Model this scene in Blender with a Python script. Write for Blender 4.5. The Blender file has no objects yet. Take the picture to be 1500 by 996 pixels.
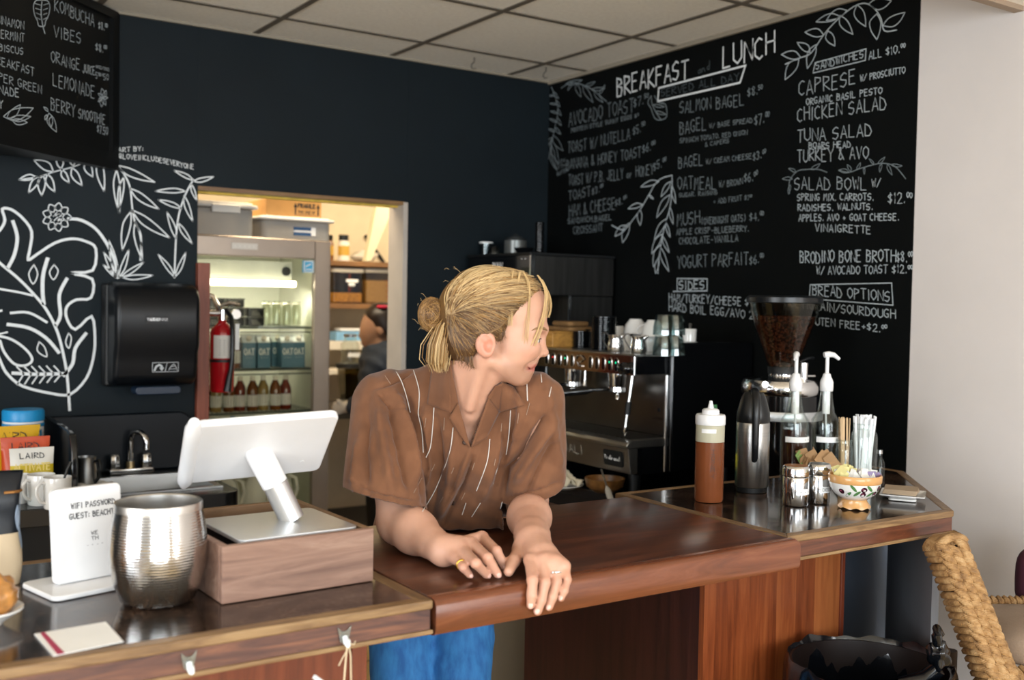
import bpy, bmesh, math, random
import numpy as np
from mathutils import Vector, Matrix
R_ = random.Random(7)
PI = math.pi
SC = bpy.context.scene
COL = SC.collection

# ------------------------------------------------------------------ camera
CAM = Vector((0.0, 0.0, 1.567))
FPX, YAW, PITCH, ROLL = 1544.8647, 0.59159, -0.0356, 0.0182
FW = Vector((math.sin(YAW)*math.cos(PITCH), math.cos(YAW)*math.cos(PITCH), math.sin(PITCH)))
_r0 = Vector((math.cos(YAW), -math.sin(YAW), 0)); _u0 = _r0.cross(FW)
RT = math.cos(ROLL)*_r0 + math.sin(ROLL)*_u0
UP = -math.sin(ROLL)*_r0 + math.cos(ROLL)*_u0
cd = bpy.data.cameras.new('camera'); cam = bpy.data.objects.new('camera', cd); COL.objects.link(cam)
cd.sensor_fit = 'HORIZONTAL'; cd.sensor_width = 36; cd.lens = FPX/1500*36
cd.clip_start = 0.05; cd.clip_end = 60
cam.matrix_world = Matrix(((RT.x, UP.x, -FW.x, CAM.x), (RT.y, UP.y, -FW.y, CAM.y), (RT.z, UP.z, -FW.z, CAM.z), (0, 0, 0, 1)))
cd.dof.use_dof = True; cd.dof.focus_distance = 2.45; cd.dof.aperture_fstop = 3.2
SC.camera = cam

# ------------------------------------------------------------------ world, lights, exposure
SC.view_settings.view_transform = 'Standard'; SC.view_settings.look = 'None'
SC.view_settings.gamma = 1; SC.view_settings.use_curve_mapping = False
SC.view_settings.exposure = 0.42
w = bpy.data.worlds.new('daylight'); SC.world = w; w.use_nodes = True
bg = w.node_tree.nodes['Background']; bg.inputs[0].default_value = (0.80, 0.90, 1.0, 1); bg.inputs[1].default_value = 0.6

def area(name, loc, target, sx, sy, power, col):
    l = bpy.data.lights.new(name, 'AREA'); l.shape = 'RECTANGLE'; l.size = sx; l.size_y = sy
    l.energy = power; l.color = col
    o = bpy.data.objects.new(name, l); COL.objects.link(o); o.location = loc
    o.rotation_euler = (Vector(target)-Vector(loc)).to_track_quat('-Z', 'Y').to_euler()
    return o
# daylight of the cafe's street windows (behind the camera) and a side window further down the right wall
area('window_daylight', (-0.6, -3.3, 1.55), (0.2, 1.5, 1.85), 3.6, 1.7, 165, (0.88, 0.95, 1.0))
area('window_daylight', (2.85, -2.4, 1.75), (1.0, 1.2, 1.2), 1.7, 1.7, 60, (0.95, 0.98, 1.0))
area('window_daylight', (-3.8, 0.6, 1.7), (1.0, 2.0, 1.3), 2.6, 1.6, 115, (0.92, 0.96, 1.0))
# the kitchen's fluorescent fitting, then an added fill lamp
area('kitchen_light_and_fill', (1.75, 4.72, 2.5), (2.9, 5.8, 1.3), 1.0, 0.3, 26, (1.0, 0.83, 0.58))
area('kitchen_light_and_fill', (3.35, 5.1, 2.5), (2.7, 5.9, 1.4), 0.9, 0.3, 16, (1.0, 0.84, 0.6))  # fill lamp added to brighten the food containers on the shelf

# ------------------------------------------------------------------ pixel -> point of the place
def ray(px, py): return FW + RT*((px-750)/FPX) + UP*((498-py)/FPX)
def aX(px, py, x): d = ray(px, py); return CAM + d*((x-CAM.x)/d.x)
def aY(px, py, y): d = ray(px, py); return CAM + d*((y-CAM.y)/d.y)
def aZ(px, py, z): d = ray(px, py); return CAM + d*((z-CAM.z)/d.z)
def aD(px, py, k): return CAM + ray(px, py)*k
def dep(p): return (Vector(p)-CAM).dot(FW)
def onplane(px, py, p0, n):
    d = ray(px, py); return CAM + d*((Vector(p0)-CAM).dot(n)/d.dot(n))

# ------------------------------------------------------------------ materials
def lin(c):
    if isinstance(c, str):
        c = tuple(int(c[i:i+2], 16)/255 for i in (0, 2, 4))
    return tuple(x/12.92 if x <= .04045 else ((x+.055)/1.055)**2.4 for x in c) + (1,)
MATS = {}
class NT:
    def __init__(s, name):
        s.m = bpy.data.materials.new(name); s.m.use_nodes = True; s.t = s.m.node_tree
        s.b = s.t.nodes['Principled BSDF']
    def n(s, ty, **k):
        nd = s.t.nodes.new(ty)
        for a, v in k.items(): setattr(nd, a, v)
        return nd
    def l(s, a, b): s.t.links.new(a, b)
    def coords(s, scale=(1, 1, 1), rot=(0, 0, 0), kind='Object'):
        tc = s.n('ShaderNodeTexCoord'); mp = s.n('ShaderNodeMapping')
        mp.inputs['Scale'].default_value = scale; mp.inputs['Rotation'].default_value = rot
        s.l(tc.outputs[kind], mp.inputs[0]); return mp.outputs[0]
    def noise(s, v, scale=5, detail=4, rough=.55, dist=0):
        nd = s.n('ShaderNodeTexNoise'); nd.inputs['Scale'].default_value = scale; nd.inputs['Detail'].default_value = detail
        nd.inputs['Roughness'].default_value = rough; nd.inputs['Distortion'].default_value = dist
        s.l(v, nd.inputs['Vector']); return nd.outputs['Fac']
    def ramp(s, fac, stops):
        r = s.n('ShaderNodeValToRGB'); e = r.color_ramp.elements
        while len(e) < len(stops): e.new(.5)
        for i, (p, c) in enumerate(stops): e[i].position = p; e[i].color = lin(c) if not (isinstance(c, tuple) and len(c) == 4) else c
        s.l(fac, r.inputs[0]); return r.outputs[0]
    def bump(s, h, strength=.2, dist=.01):
        b = s.n('ShaderNodeBump'); b.inputs['Strength'].default_value = strength; b.inputs['Distance'].default_value = dist
        s.l(h, b.inputs['Height']); s.l(b.outputs[0], s.b.inputs['Normal'])
    def set(s, **k):
        for a, v in k.items(): s.b.inputs[a.replace('_', ' ')].default_value = v
def M(name, col='808080', rough=.5, metal=0, spec=.5, trans=0, ior=1.45, emit=0, coat=0, var=0, vscale=8, stretch=(1, 1, 1), bump=0, bscale=60, alpha=1, sss=0, emitcol=None, bstretch=None):
    if name in MATS: return MATS[name]
    t = NT(name); c = lin(col)
    t.set(Roughness=rough, Metallic=metal, IOR=ior); t.b.inputs['Specular IOR Level'].default_value = spec
    t.b.inputs['Transmission Weight'].default_value = trans; t.b.inputs['Coat Weight'].default_value = coat
    t.b.inputs['Alpha'].default_value = alpha
    if sss:
        t.b.inputs['Subsurface Weight'].default_value = sss; t.b.inputs['Subsurface Radius'].default_value = (.012, .005, .003); t.b.inputs['Subsurface Scale'].default_value = 1.0
    if emit:
        t.b.inputs['Emission Color'].default_value = lin(emitcol or col); t.b.inputs['Emission Strength'].default_value = emit
    n = t.noise(t.coords(stretch), vscale, 5)
    v = max(var, .04)
    lo = tuple(x*(1-v) for x in c[:3])+(1,); hi = tuple(min(1, x*(1+v)) for x in c[:3])+(1,)
    t.l(t.ramp(n, [(.3, lo), (.7, hi)]), t.b.inputs['Base Color'])
    if bump: t.bump(t.noise(t.coords(bstretch or stretch), bscale, 3), bump, .004)
    MATS[name] = t.m; return t.m
def thin_glass(name, tint='fafcfb', refl=.08, rough=.02, dirt=0):
    """thin clear wall: lets light straight through, mirrors more at grazing angles"""
    if name in MATS: return MATS[name]
    t = NT(name); tr = t.n('ShaderNodeBsdfTransparent'); tr.inputs[0].default_value = lin(tint); lw = t.n('ShaderNodeLayerWeight'); lw.inputs[0].default_value = .5
    pw = t.n('ShaderNodeMath', operation='POWER'); t.l(lw.outputs['Facing'], pw.inputs[0]); pw.inputs[1].default_value = 3
    mr = t.n('ShaderNodeMapRange'); t.l(pw.outputs[0], mr.inputs[0]); mr.inputs[3].default_value = refl*.5; mr.inputs[4].default_value = .55+refl
    gl = t.n('ShaderNodeBsdfGlossy'); gl.inputs['Roughness'].default_value = rough; gl.inputs[0].default_value = lin('e8eeee'); nz = t.noise(t.coords(), 60, 2); bp = t.n('ShaderNodeBump'); bp.inputs['Strength'].default_value = .06; bp.inputs['Distance'].default_value = .001; t.l(nz, bp.inputs['Height']); t.l(bp.outputs[0], gl.inputs['Normal'])
    mx = t.n('ShaderNodeMixShader'); t.l(mr.outputs[0], mx.inputs[0]); t.l(tr.outputs[0], mx.inputs[1]); t.l(gl.outputs[0], mx.inputs[2])
    out = mx.outputs[0]
    if dirt:
        df = t.n('ShaderNodeMixShader'); df.inputs[0].default_value = dirt; t.b.inputs['Base Color'].default_value = lin('b8bab4'); t.l(out, df.inputs[1]); t.l(t.b.outputs[0], df.inputs[2]); out = df.outputs[0]
    t.l(out, t.t.nodes['Material Output'].inputs[0]); MATS[name] = t.m; return t.m
def wood(name, stops, stretch=(1, 12, 12), scale=3, rough=.4, coat=0, bump=.1, dist=.6):
    if name in MATS: return MATS[name]
    t = NT(name); v = t.coords(stretch)
    n = t.noise(v, scale, 6, .6, dist)
    t.l(t.ramp(n, stops), t.b.inputs['Base Color']); t.set(Roughness=rough); t.b.inputs['Coat Weight'].default_value = coat
    t.b.inputs['Coat Roughness'].default_value = .15
    n2 = t.noise(v, scale*6, 3); t.bump(n2, bump, .002)
    MATS[name] = t.m; return t.m

# ------------------------------------------------------------------ mesh builder
class MB:
    def __init__(s): s.v = []; s.f = []
    def add(s, vs, fs):
        o = len(s.v); s.v += [tuple(x) for x in vs]; s.f += [tuple(i+o for i in f) for f in fs]; return s
    def box(s, x0, y0, z0, x1, y1, z1, T=None):
        vs = [Vector((x, y, z)) for z in (z0, z1) for y in (y0, y1) for x in (x0, x1)]
        if T is not None: vs = [T @ q for q in vs]
        return s.add(vs, [(0, 2, 3, 1), (4, 5, 7, 6), (0, 1, 5, 4), (1, 3, 7, 5), (3, 2, 6, 7), (2, 0, 4, 6)])
    def bc(s, c, sz, T=None):
        return s.box(c[0]-sz[0]/2, c[1]-sz[1]/2, c[2]-sz[2]/2, c[0]+sz[0]/2, c[1]+sz[1]/2, c[2]+sz[2]/2, T)
    def lathe(s, prof, n=28, c=(0, 0, 0), T=None, a0=0, a1=2*PI):
        full = abs(a1-a0-2*PI) < 1e-6; k = n if full else n+1
        vs = []; fs = []; m = len(prof)
        for i in range(k):
            a = a0+(a1-a0)*i/n; ca, sa = math.cos(a), math.sin(a)
            for r, z in prof:
                q = Vector((c[0]+r*ca, c[1]+r*sa, c[2]+z)); vs.append(T @ q if T is not None else q)
        for i in range(n):
            j = (i+1) % k
            for q in range(m-1):
                fs.append((i*m+q, j*m+q, j*m+q+1, i*m+q+1))
        return s.add(vs, fs)
    def cyl(s, a, b, r, r2=None, n=16, cap=True):
        return s.tube([a, b], [r, r if r2 is None else r2], n, cap)
    def tube(s, pts, r, n=8, cap=True, closed=False, sq=1.0):
        pts = [Vector(p) for p in pts]; m = len(pts)
        if not hasattr(r, '__len__'): r = [r]*m
        up = None; vs = []; fs = []
        for i in range(m):
            if closed: t = pts[(i+1) % m]-pts[i-1]
            else: t = pts[min(i+1, m-1)]-pts[max(i-1, 0)]
            if t.length < 1e-9: t = Vector((0, 0, 1))
            t.normalize()
            if up is None:
                up = Vector((0, 0, 1)) if abs(t.z) < .9 else Vector((1, 0, 0))
            up = (up - t*up.dot(t))
            if up.length < 1e-6: up = t.orthogonal()
            up.normalize(); sd = t.cross(up)
            for k in range(n):
                a = 2*PI*k/n; vs.append(pts[i]+(up*math.cos(a)*sq+sd*math.sin(a))*r[i])
        for i in range(m if closed else m-1):
            j = (i+1) % m
            for k in range(n): fs.append((i*n+k, i*n+(k+1) % n, j*n+(k+1) % n, j*n+k))
        if cap and not closed:
            fs.append(tuple(range(n-1, -1, -1))); fs.append(tuple((m-1)*n+k for k in range(n)))
        return s.add(vs, fs)
    def ell(s, c, r, nu=16, nv=10, T=None):
        if not hasattr(r, '__len__'): r = (r, r, r)
        vs = []; fs = []
        for j in range(nv+1):
            ph = PI*j/nv
            for i in range(nu):
                th = 2*PI*i/nu
                q = Vector((r[0]*math.sin(ph)*math.cos(th), r[1]*math.sin(ph)*math.sin(th), r[2]*math.cos(ph)))
                if T is not None: q = T @ q
                vs.append(q+Vector(c))
        for j in range(nv):
            for i in range(nu): fs.append((j*nu+i, (j+1)*nu+i, (j+1)*nu+(i+1) % nu, j*nu+(i+1) % nu))
        return s.add(vs, fs)
    def prism(s, poly, z0, z1, T=None):
        n = len(poly); vs = [Vector((x, y, z0)) for x, y in poly]+[Vector((x, y, z1)) for x, y in poly]
        if T is not None: vs = [T @ q for q in vs]
        return s.add(vs, [tuple(range(n-1, -1, -1)), tuple(range(n, 2*n))]+[(i, (i+1) % n, n+(i+1) % n, n+i) for i in range(n)])
    def torus(s, c, R, r, T=None, n=24, k=8):
        pts = [Vector((R*math.cos(2*PI*i/n), R*math.sin(2*PI*i/n), 0)) for i in range(n)]
        pts = [(T @ q if T is not None else q)+Vector(c) for q in pts]
        return s.tube(pts, r, k, False, True)
    def quad(s, a, b, c, d): return s.add([a, b, c, d], [(0, 1, 2, 3)])
    def build(s, name, m, parent=None, smooth=None, bevel=0, seg=2, label=None, subd=0, solid=0, loc=None):
        me = bpy.data.meshes.new(name)
        vs = s.v; base = None
        if parent is None:
            xs = [q[0] for q in vs]; ys = [q[1] for q in vs]; zs = [q[2] for q in vs]
            base = Vector(((min(xs)+max(xs))/2, (min(ys)+max(ys))/2, min(zs)))
            vs = [(q[0]-base.x, q[1]-base.y, q[2]-base.z) for q in vs]
        me.from_pydata([tuple(q) for q in vs], [], s.f); me.update()
        return finish(name, me, m, parent, smooth, bevel, seg, label, subd, solid, base)
def finish(name, me, m, parent=None, smooth=None, bevel=0, seg=2, label=None, subd=0, solid=0, base=None):
    bm = bmesh.new(); bm.from_mesh(me)
    bmesh.ops.remove_doubles(bm, verts=bm.verts, dist=1e-6)
    bmesh.ops.recalc_face_normals(bm, faces=bm.faces)
    bm.to_mesh(me); bm.free()
    if m is not None:
        for q in (m if isinstance(m, (list, tuple)) else [m]): me.materials.append(q)
    if smooth is not None:
        me.polygons.foreach_set('use_smooth', [True]*len(me.polygons)); me.set_sharp_from_angle(angle=math.radians(smooth))
    o = bpy.data.objects.new(name, me); COL.objects.link(o)
    if base is not None: o.location = base
    if parent is not None: o.parent = parent
    if bevel:
        b = o.modifiers.new('bevel', 'BEVEL'); b.width = bevel; b.segments = seg; b.limit_method = 'ANGLE'; b.angle_limit = math.radians(40)
        if smooth is None:
            me.polygons.foreach_set('use_smooth', [True]*len(me.polygons)); me.set_sharp_from_angle(angle=math.radians(35))
            b.harden_normals = True
    if solid:
        b = o.modifiers.new('solid', 'SOLIDIFY'); b.thickness = solid; b.offset = 0
    if subd:
        b = o.modifiers.new('sub', 'SUBSURF'); b.levels = subd; b.render_levels = subd
    if label: o['label'] = label
    return o
def thing(name, label, cat, loc=(0, 0, 0), rz=0, group=None):
    o = bpy.data.objects.new(name, None); COL.objects.link(o); o.empty_display_size = .05
    o.location = loc; o.rotation_euler = (0, 0, rz); return tag(o, label, cat, group)
def tag(o, label, cat, group=None, kind=None):
    o['label'] = label; o['category'] = cat
    if group: o['group'] = group
    if kind: o['kind'] = kind
    return o
def struct(o, label=None, cat='structure'):
    o['kind'] = 'structure'
    if label: o['label'] = label
    o['category'] = cat
    return o
def kids(o): return [c for c in COL.objects if c.parent == o]
def dup(o, loc, rz=0, label=None, group=None):
    c = o.copy(); COL.objects.link(c); c.location = loc; c.rotation_euler = (0, 0, rz)
    if label: c['label'] = label
    if group: c['group'] = group
    for ch in kids(o):
        d = ch.copy(); COL.objects.link(d); d.parent = c
        for g in kids(ch):
            e = g.copy(); COL.objects.link(e); e.parent = d
    return c
def arc(cx, cy, r, a0, a1, n): return [(cx+r*math.cos(math.radians(a0+(a1-a0)*i/n)), cy+r*math.sin(math.radians(a0+(a1-a0)*i/n))) for i in range(n+1)]
def rrect(x0, y0, x1, y1, r, n=5):
    return arc(x1-r, y0+r, r, -90, 0, n)+arc(x1-r, y1-r, r, 0, 90, n)+arc(x0+r, y1-r, r, 90, 180, n)+arc(x0+r, y0+r, r, 180, 270, n)
def catmull(pts, k=5):
    pts = [Vector(p) for p in pts]; out = []
    for i in range(len(pts)-1):
        p0 = pts[max(i-1, 0)]; p1 = pts[i]; p2 = pts[i+1]; p3 = pts[min(i+2, len(pts)-1)]
        for j in range(k):
            t = j/k
            out.append(.5*((2*p1)+(p2-p0)*t+(2*p0-5*p1+4*p2-p3)*t*t+(3*p1-p0-3*p2+p3)*t**3))
    out.append(pts[-1]); return out
# axis frames: columns u, v, n  (poly drawn in u,v, extruded along n)
def frame(o, u, v, n):
    u, v, n = Vector(u), Vector(v), Vector(n)
    return Matrix(((u.x, v.x, n.x, o[0]), (u.y, v.y, n.y, o[1]), (u.z, v.z, n.z, o[2]), (0, 0, 0, 1)))

# ------------------------------------------------------------------ single-stroke lettering
FONT = {'A': "00 39 60|13 53", 'B': "00 09 48 56 05 54 52 40 00", 'C': "58 39 07 02 30 51", 'D': "00 09 47 63 40 00", 'E': "59 09 00 50|05 45",
 'F': "59 09 00|05 45", 'G': "58 39 07 02 30 51 54 34", 'H': "00 09|60 69|05 65", 'I': "30 39", 'J': "59 52 30 02", 'K': "00 09|59 04 60", 'L': "09 00 50",
 'M': "00 19 34 59 60", 'N': "00 09 60 69", 'O': "39 07 03 30 63 67 39", 'P': "00 09 58 56 04", 'Q': "39 07 03 30 63 67 39|42 60", 'R': "00 09 58 56 04 60",
 'S': "58 39 07 05 54 52 30 01", 'T': "09 69|39 30", 'U': "09 02 30 62 69", 'V': "09 30 69", 'W': "09 20 37 50 69", 'X': "00 69|09 60", 'Y': "09 35 69|35 30",
 'Z': "09 69 00 60", '0': "39 07 03 30 63 67 39", '1': "17 39 30", '2': "07 29 58 55 00 60", '3': "08 39 57 35 53 30 01", '4': "40 49 03 63", '5': "59 09 05 45 53 30 01",
 '6': "49 05 02 30 52 54 35 04", '7': "09 69 20", '8': "39 07 35 52 30 02 35 57 39", '9': "55 35 07 39 57 20", '$': "57 38 06 53 31 02|39 30", '&': "60 17 29 38 01 20 52",
 '/': "00 69", '.': "30 31", ',': "31 10", '(': "49 26 23 40", ')': "29 46 43 20", '+': "32 36|14 54", ':': "31 32|35 36", '-': "14 54", '@': "53 35 13 31 55 58 29 05 02 30 61",
 "'": "39 37", '*': "38 39", ' ': "", 'o': "34 13 11 30 51 53 34", 'w': "04 10 23 40 64", 'a': "54 13 11 30 51 54 60", 'n': "00 04|02 24 43 50", 'd': "54 13 11 30 51|59 50", 'u': '04 01 20 50 54', 'r': '00 04|02 34', 'e': '02 52 34 13 11 30 51', 'p': '04 00|04 34 52 30 01', 'h': '09 00|03 34 50', 'i': '30 34|36 37', 's': '54 23 12 31 20', 't': '39 30|16 56', 'm': '00 04 23 20|23 44 50'}
def strokes(s, ls=.22, jit=0, rnd=None, cw=.62):
    """polylines of a line of writing, unit cap height, and its width"""
    out = []; x = 0; sup = False
    for ch in s:
        if ch == '^': sup = not sup; continue
        g = FONT.get(ch, FONT.get(ch.upper(), "")); k = .5 if sup else 1; yo = .5 if sup else 0
        dx = (rnd.uniform(-jit, jit) if rnd else 0); dy = (rnd.uniform(-jit, jit) if rnd else 0); sl = (rnd.uniform(-jit, jit) if rnd else 0)
        wid = (.25 if ch in "I.,:'1*" else (.35 if ch == ' ' else cw))*k
        for st in g.split('|'):
            if not st: continue
            pl = []
            for t in st.split():
                u = int(t[0])/6; v = int(t[1])/9
                if ch in "I.,:'*": u = .5
                pl.append((x+u*wid+dx*.3+sl*v*.5, yo+v*k+dy))
            if len(pl) == 2 and ch in ".:": pl[1] = (pl[1][0]+.02, pl[1][1])
            out.append(pl)
        x += wid+ls*k
    return out, max(x-ls, .1)
def ribbon(mb, pts, wd, nrm, closed=False):
    pts = [Vector(p) for p in pts]; m = len(pts)
    if m < 2: return
    ws = wd if hasattr(wd, '__len__') else [wd]*m
    L = []; Rr = []
    for i in range(m):
        a = pts[i]-pts[i-1] if (i > 0 or closed) else pts[1]-pts[0]
        b = pts[(i+1) % m]-pts[i] if (i < m-1 or closed) else pts[-1]-pts[-2]
        if a.length < 1e-9: a = b
        if b.length < 1e-9: b = a
        sa = nrm.cross(a.normalized()); sb = nrm.cross(b.normalized()); mt = sa+sb
        if mt.length < .5: mt = sa*1
        mt.normalize(); k = 1/max(.6, mt.dot(sa))
        e = Vector((0, 0, 0))
        if not closed and i == 0: e = -a.normalized()*ws[i]*.4
        if not closed and i == m-1: e = a.normalized()*ws[i]*.4
        L.append(pts[i]+mt*(ws[i]/2*k)+e); Rr.append(pts[i]-mt*(ws[i]/2*k)+e)
    n = m if closed else m-1
    mb.add(L+Rr, [(i, (i+1) % m, m+(i+1) % m, m+i) for i in range(n)])
def write(mb, s, o, u, v, h, width=None, wd=None, jit=0, rnd=None, ls=.22, align='l', bold=.1):
    """lettering in the plane u,v from point o; h = cap height; width = total width if given"""
    st, W = strokes(s, ls, jit, rnd); u = Vector(u); v = Vector(v); n = u.cross(v).normalized(); o = Vector(o)
    k = (width/W) if width else h
    off = {'l': 0, 'c': -W/2, 'r': -W}[align]
    for pl in st:
        ribbon(mb, [o+u*((x+off)*k)+v*(y*h) for x, y in pl], wd or h*bold, n)

# ================================================================== STRUCTURE
YB, XR, ZC, ZT = 4.136, 2.97, 2.628, 1.07
BW = M('dark wall paint', '10191e', .6, spec=.22, var=.12, vscale=3, bump=.25, bscale=18)
BW2 = M('black wall paint', '050707', .7, spec=.12, var=.15, vscale=3, bump=.12, bscale=30)
WW = M('white wall paint', 'd3ccc8', .7, var=.03, vscale=2, bump=.08, bscale=40)
JAMB = M('grey beige jamb paint', 'b5aba0', .5, var=.06, vscale=9)
KW = M('kitchen wall paint', 'c7b698', .7, var=.06)
def wallbox(name, boxes, m):
    b = MB()
    for q in boxes: b.box(*q)
    return struct(b.build(name, m))
DX0, DX1, DZ = 1.284, 2.194, 1.998
TH = .115
o = wallbox('wall_back', [(-4.2, YB, 0, DX0, YB+TH, ZC+.05), (DX1, YB, 0, XR+.15, YB+TH, ZC+.05), (DX0, YB, DZ, DX1, YB+TH, ZC+.05)], BW)
b = MB()   # right wall: black menu wall above the worktops, white plaster nearer the windows
b.box(XR, 2.112, .84, XR+.12, YB+.02, ZC+.05); o = struct(b.build('wall_right', BW2))
b = MB(); b.box(XR+.001, -3.7, 0, XR+.12, 2.112, ZC+.4); b.box(XR+.001, 2.112, 0, XR+.12, YB+.02, .84); o = struct(b.build('wall_side', WW))
# floor
t = NT('floor tile'); v = t.coords((1, 1, 1))
br = t.n('ShaderNodeTexBrick'); br.offset = 0; br.inputs['Color1'].default_value = lin('b79a68'); br.inputs['Color2'].default_value = lin('c2a672'); br.inputs['Mortar'].default_value = lin('3a3128')
br.inputs['Scale'].default_value = 1; br.inputs['Mortar Size'].default_value = .006; br.inputs['Brick Width'].default_value = .305; br.inputs['Row Height'].default_value = .305
t.l(v, br.inputs['Vector']); t.l(br.outputs['Color'], t.b.inputs['Base Color']); t.set(Roughness=.35); FT = t.m
b = MB(); b.box(-4.2, -3.7, -.05, 4.2, 6.4, 0); struct(b.build('floor', FT))
# suspended ceiling
CT = M('ceiling tile', 'fbf4e8', .9, spec=.1, var=.05, vscale=60, bump=.5, bscale=260)
CG = M('ceiling grid metal', '6d655a', .6, var=.1)  # shadow along the narrow bars is put into this darker tone
b = MB(); b.box(-4.2, -3.7, ZC, XR+.1, YB+TH, ZC+.06); struct(b.build('ceiling', CT))
b = MB()
for k in range(-9, 3):
    x = 2.118+.61*k; b.box(x-.012, -3.6, ZC-.004, x+.012, YB, ZC+.01)
for k in range(-10, 2):
    y = 3.248+.59*k; b.box(-4.1, y-.012, ZC-.0042, XR, y+.012, ZC+.01)
struct(b.build('trim_1', CG))
b = MB(); b.box(XR-.012, 2.1, ZC-.018, XR, YB, ZC-.001); b.box(-4, YB-.012, ZC-.012, XR, YB, ZC-.001); struct(b.build('trim_2', M('wall angle', '8d8475', .6)))
# door reveals
b = MB(); b.box(DX1-.004, YB-.003, 0, DX1+.018, YB+TH+.02, DZ); struct(b.build('trim_3', JAMB))
b = MB(); b.box(DX0, YB-.002, DZ-.012, DX1, YB+.05, DZ+.003); struct(b.build('trim_4', wood('raw header', [(.3, '6a4a2c'), (.7, '8d6b42')], (1, 8, 8), 4)))
b = MB(); b.box(DX0, YB+.05, DZ-.02, DX1, YB+.085, DZ+.003); struct(b.build('trim_5', M('yellow foam strip', 'd3b24c', .8, var=.2, vscale=30)))
RW = wood('red brown jamb', [(.3, '6e3526'), (.7, '8e4c36')], (14, 14, 1.2), 3, .45)
b = MB(); b.box(DX0-.006, YB-.03, 0, DX0+.042, YB+TH, 1.70); struct(b.build('trim_6', RW, bevel=.003))
b = MB(); b.box(1.7, .9, 2.462, XR, 1.78, ZC); struct(b.build('trim_8', CT)); b = MB(); b.box(1.7, 1.765, 2.447, XR, 1.795, 2.475); struct(b.build('trim_9', M('soffit edge', '9a8672', .6)))
# wall panel seams
b = MB(); b.box(DX0-.002, YB-.0008, DZ, DX0+.002, YB, ZC-.012); b.box(DX1+.012, YB-.0008, 0, DX1+.015, YB, ZC-.012); struct(b.build('trim_7', BW))
for px, py, nm in ((695, 84, 'small bent wire hook in the ceiling nearer the doorway'), (800, 98, 'small bent wire hook in the ceiling nearest the wall corner')):
    q = aZ(px, py, ZC); b = MB(); b.tube([(q.x, q.y, ZC), (q.x, q.y, ZC-.02), (q.x-.012, q.y, ZC-.03), (q.x-.016, q.y, ZC-.042), (q.x-.006, q.y, ZC-.052), (q.x+.008, q.y, ZC-.046)], .0022, 6)
    tag(b.build('ceiling_hook', M('hook wire', '6b655c', .4, .7), smooth=60), nm, 'hook')
# kitchen shell behind the doorway
wallbox('wall_kitchen', [(.6, 6.2, 0, 4.1, 6.3, 2.75), (.55, YB+TH, 0, .65, 6.3, 2.75), (4.0, YB+TH, 0, 4.1, 6.3, 2.75)], KW)
b = MB(); b.box(.55, YB+TH, 2.62, 4.1, 6.3, 2.7); struct(b.build('ceiling_kitchen', M('kitchen ceiling', 'a08c6c', .8)))
# cafe shell behind the camera: left wall with a window opening, street front with wide glazing bars
b = MB(); b.box(-4.2, -3.7, 0, -4.1, YB, .8); b.box(-4.2, 2.0, .8, -4.1, YB, ZC); b.box(-4.2, -3.7, 2.5, -4.1, 2.1, ZC); struct(b.build('wall_left', WW))
b = MB(); b.box(-4.2, -3.7, 0, XR+.1, -3.6, .75); b.box(-4.2, -3.7, 2.62, XR+.1, -3.6, ZC+.05); b.box(1.4, -3.7, .7, XR+.1, -3.6, ZC); struct(b.build('wall_front', WW))

# ================================================================== COUNTERS
t = NT('granite laminate'); v = t.coords()
n1 = t.noise(v, 9, 6, .7, .5); n2 = t.noise(v, 120, 4, .7)
mx = t.n('ShaderNodeMath', operation='MULTIPLY'); t.l(n1, mx.inputs[0]); t.l(n2, mx.inputs[1])
t.l(t.ramp(mx.outputs[0], [(.16, '0c0a09'), (.27, '2a1f19'), (.36, '5c4535')]), t.b.inputs['Base Color']); t.set(Roughness=.09); t.b.inputs['Specular IOR Level'].default_value = .6
rr = t.n('ShaderNodeMapRange'); t.l(n1, rr.inputs[0]); rr.inputs[3].default_value = .05; rr.inputs[4].default_value = .2; t.l(rr.outputs[0], t.b.inputs['Roughness']); GRAN = t.m
OAK = wood('worn oak edge', [(.2, '3f2c1c'), (.45, '7a5d3d'), (.75, '9c7f58')], (1.5, 14, 14), 5, .45, bump=.2)
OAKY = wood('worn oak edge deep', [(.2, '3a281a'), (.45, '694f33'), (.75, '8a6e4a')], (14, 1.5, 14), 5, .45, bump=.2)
APR = wood('mahogany apron', [(.25, '32180e'), (.5, '5a2f1d'), (.75, '78472d')], (1.5, 14, 14), 4, .35, coat=.3)
APL = wood('worn mahogany apron', [(.25, '33242a'), (.5, '5c3d35'), (.8, '8a5c44')], (1.2, 9, 9), 5, .4, coat=.2, dist=1.2)
MAH = wood('mahogany panel', [(.25, '4a1f12'), (.5, '6b301b'), (.8, '84442a')], (14, 14, .9), 3, .35, coat=.25)
SHADEMAH = wood('shade toned mahogany panel', [(.25, '220f0b'), (.5, '351711'), (.8, '45211a')], (14, 14, .9), 3, .4)  # mahogany darkened in colour to stand for shade on the cabinet side
TEAK = wood('bar top wood', [(.2, '2c170f'), (.45, '442416'), (.62, '58301d'), (.85, '6f4028')], (1.0, 9, 9), 3.0, .28, coat=.35, bump=.06, dist=1.0)
TEAKF = TEAK
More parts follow.
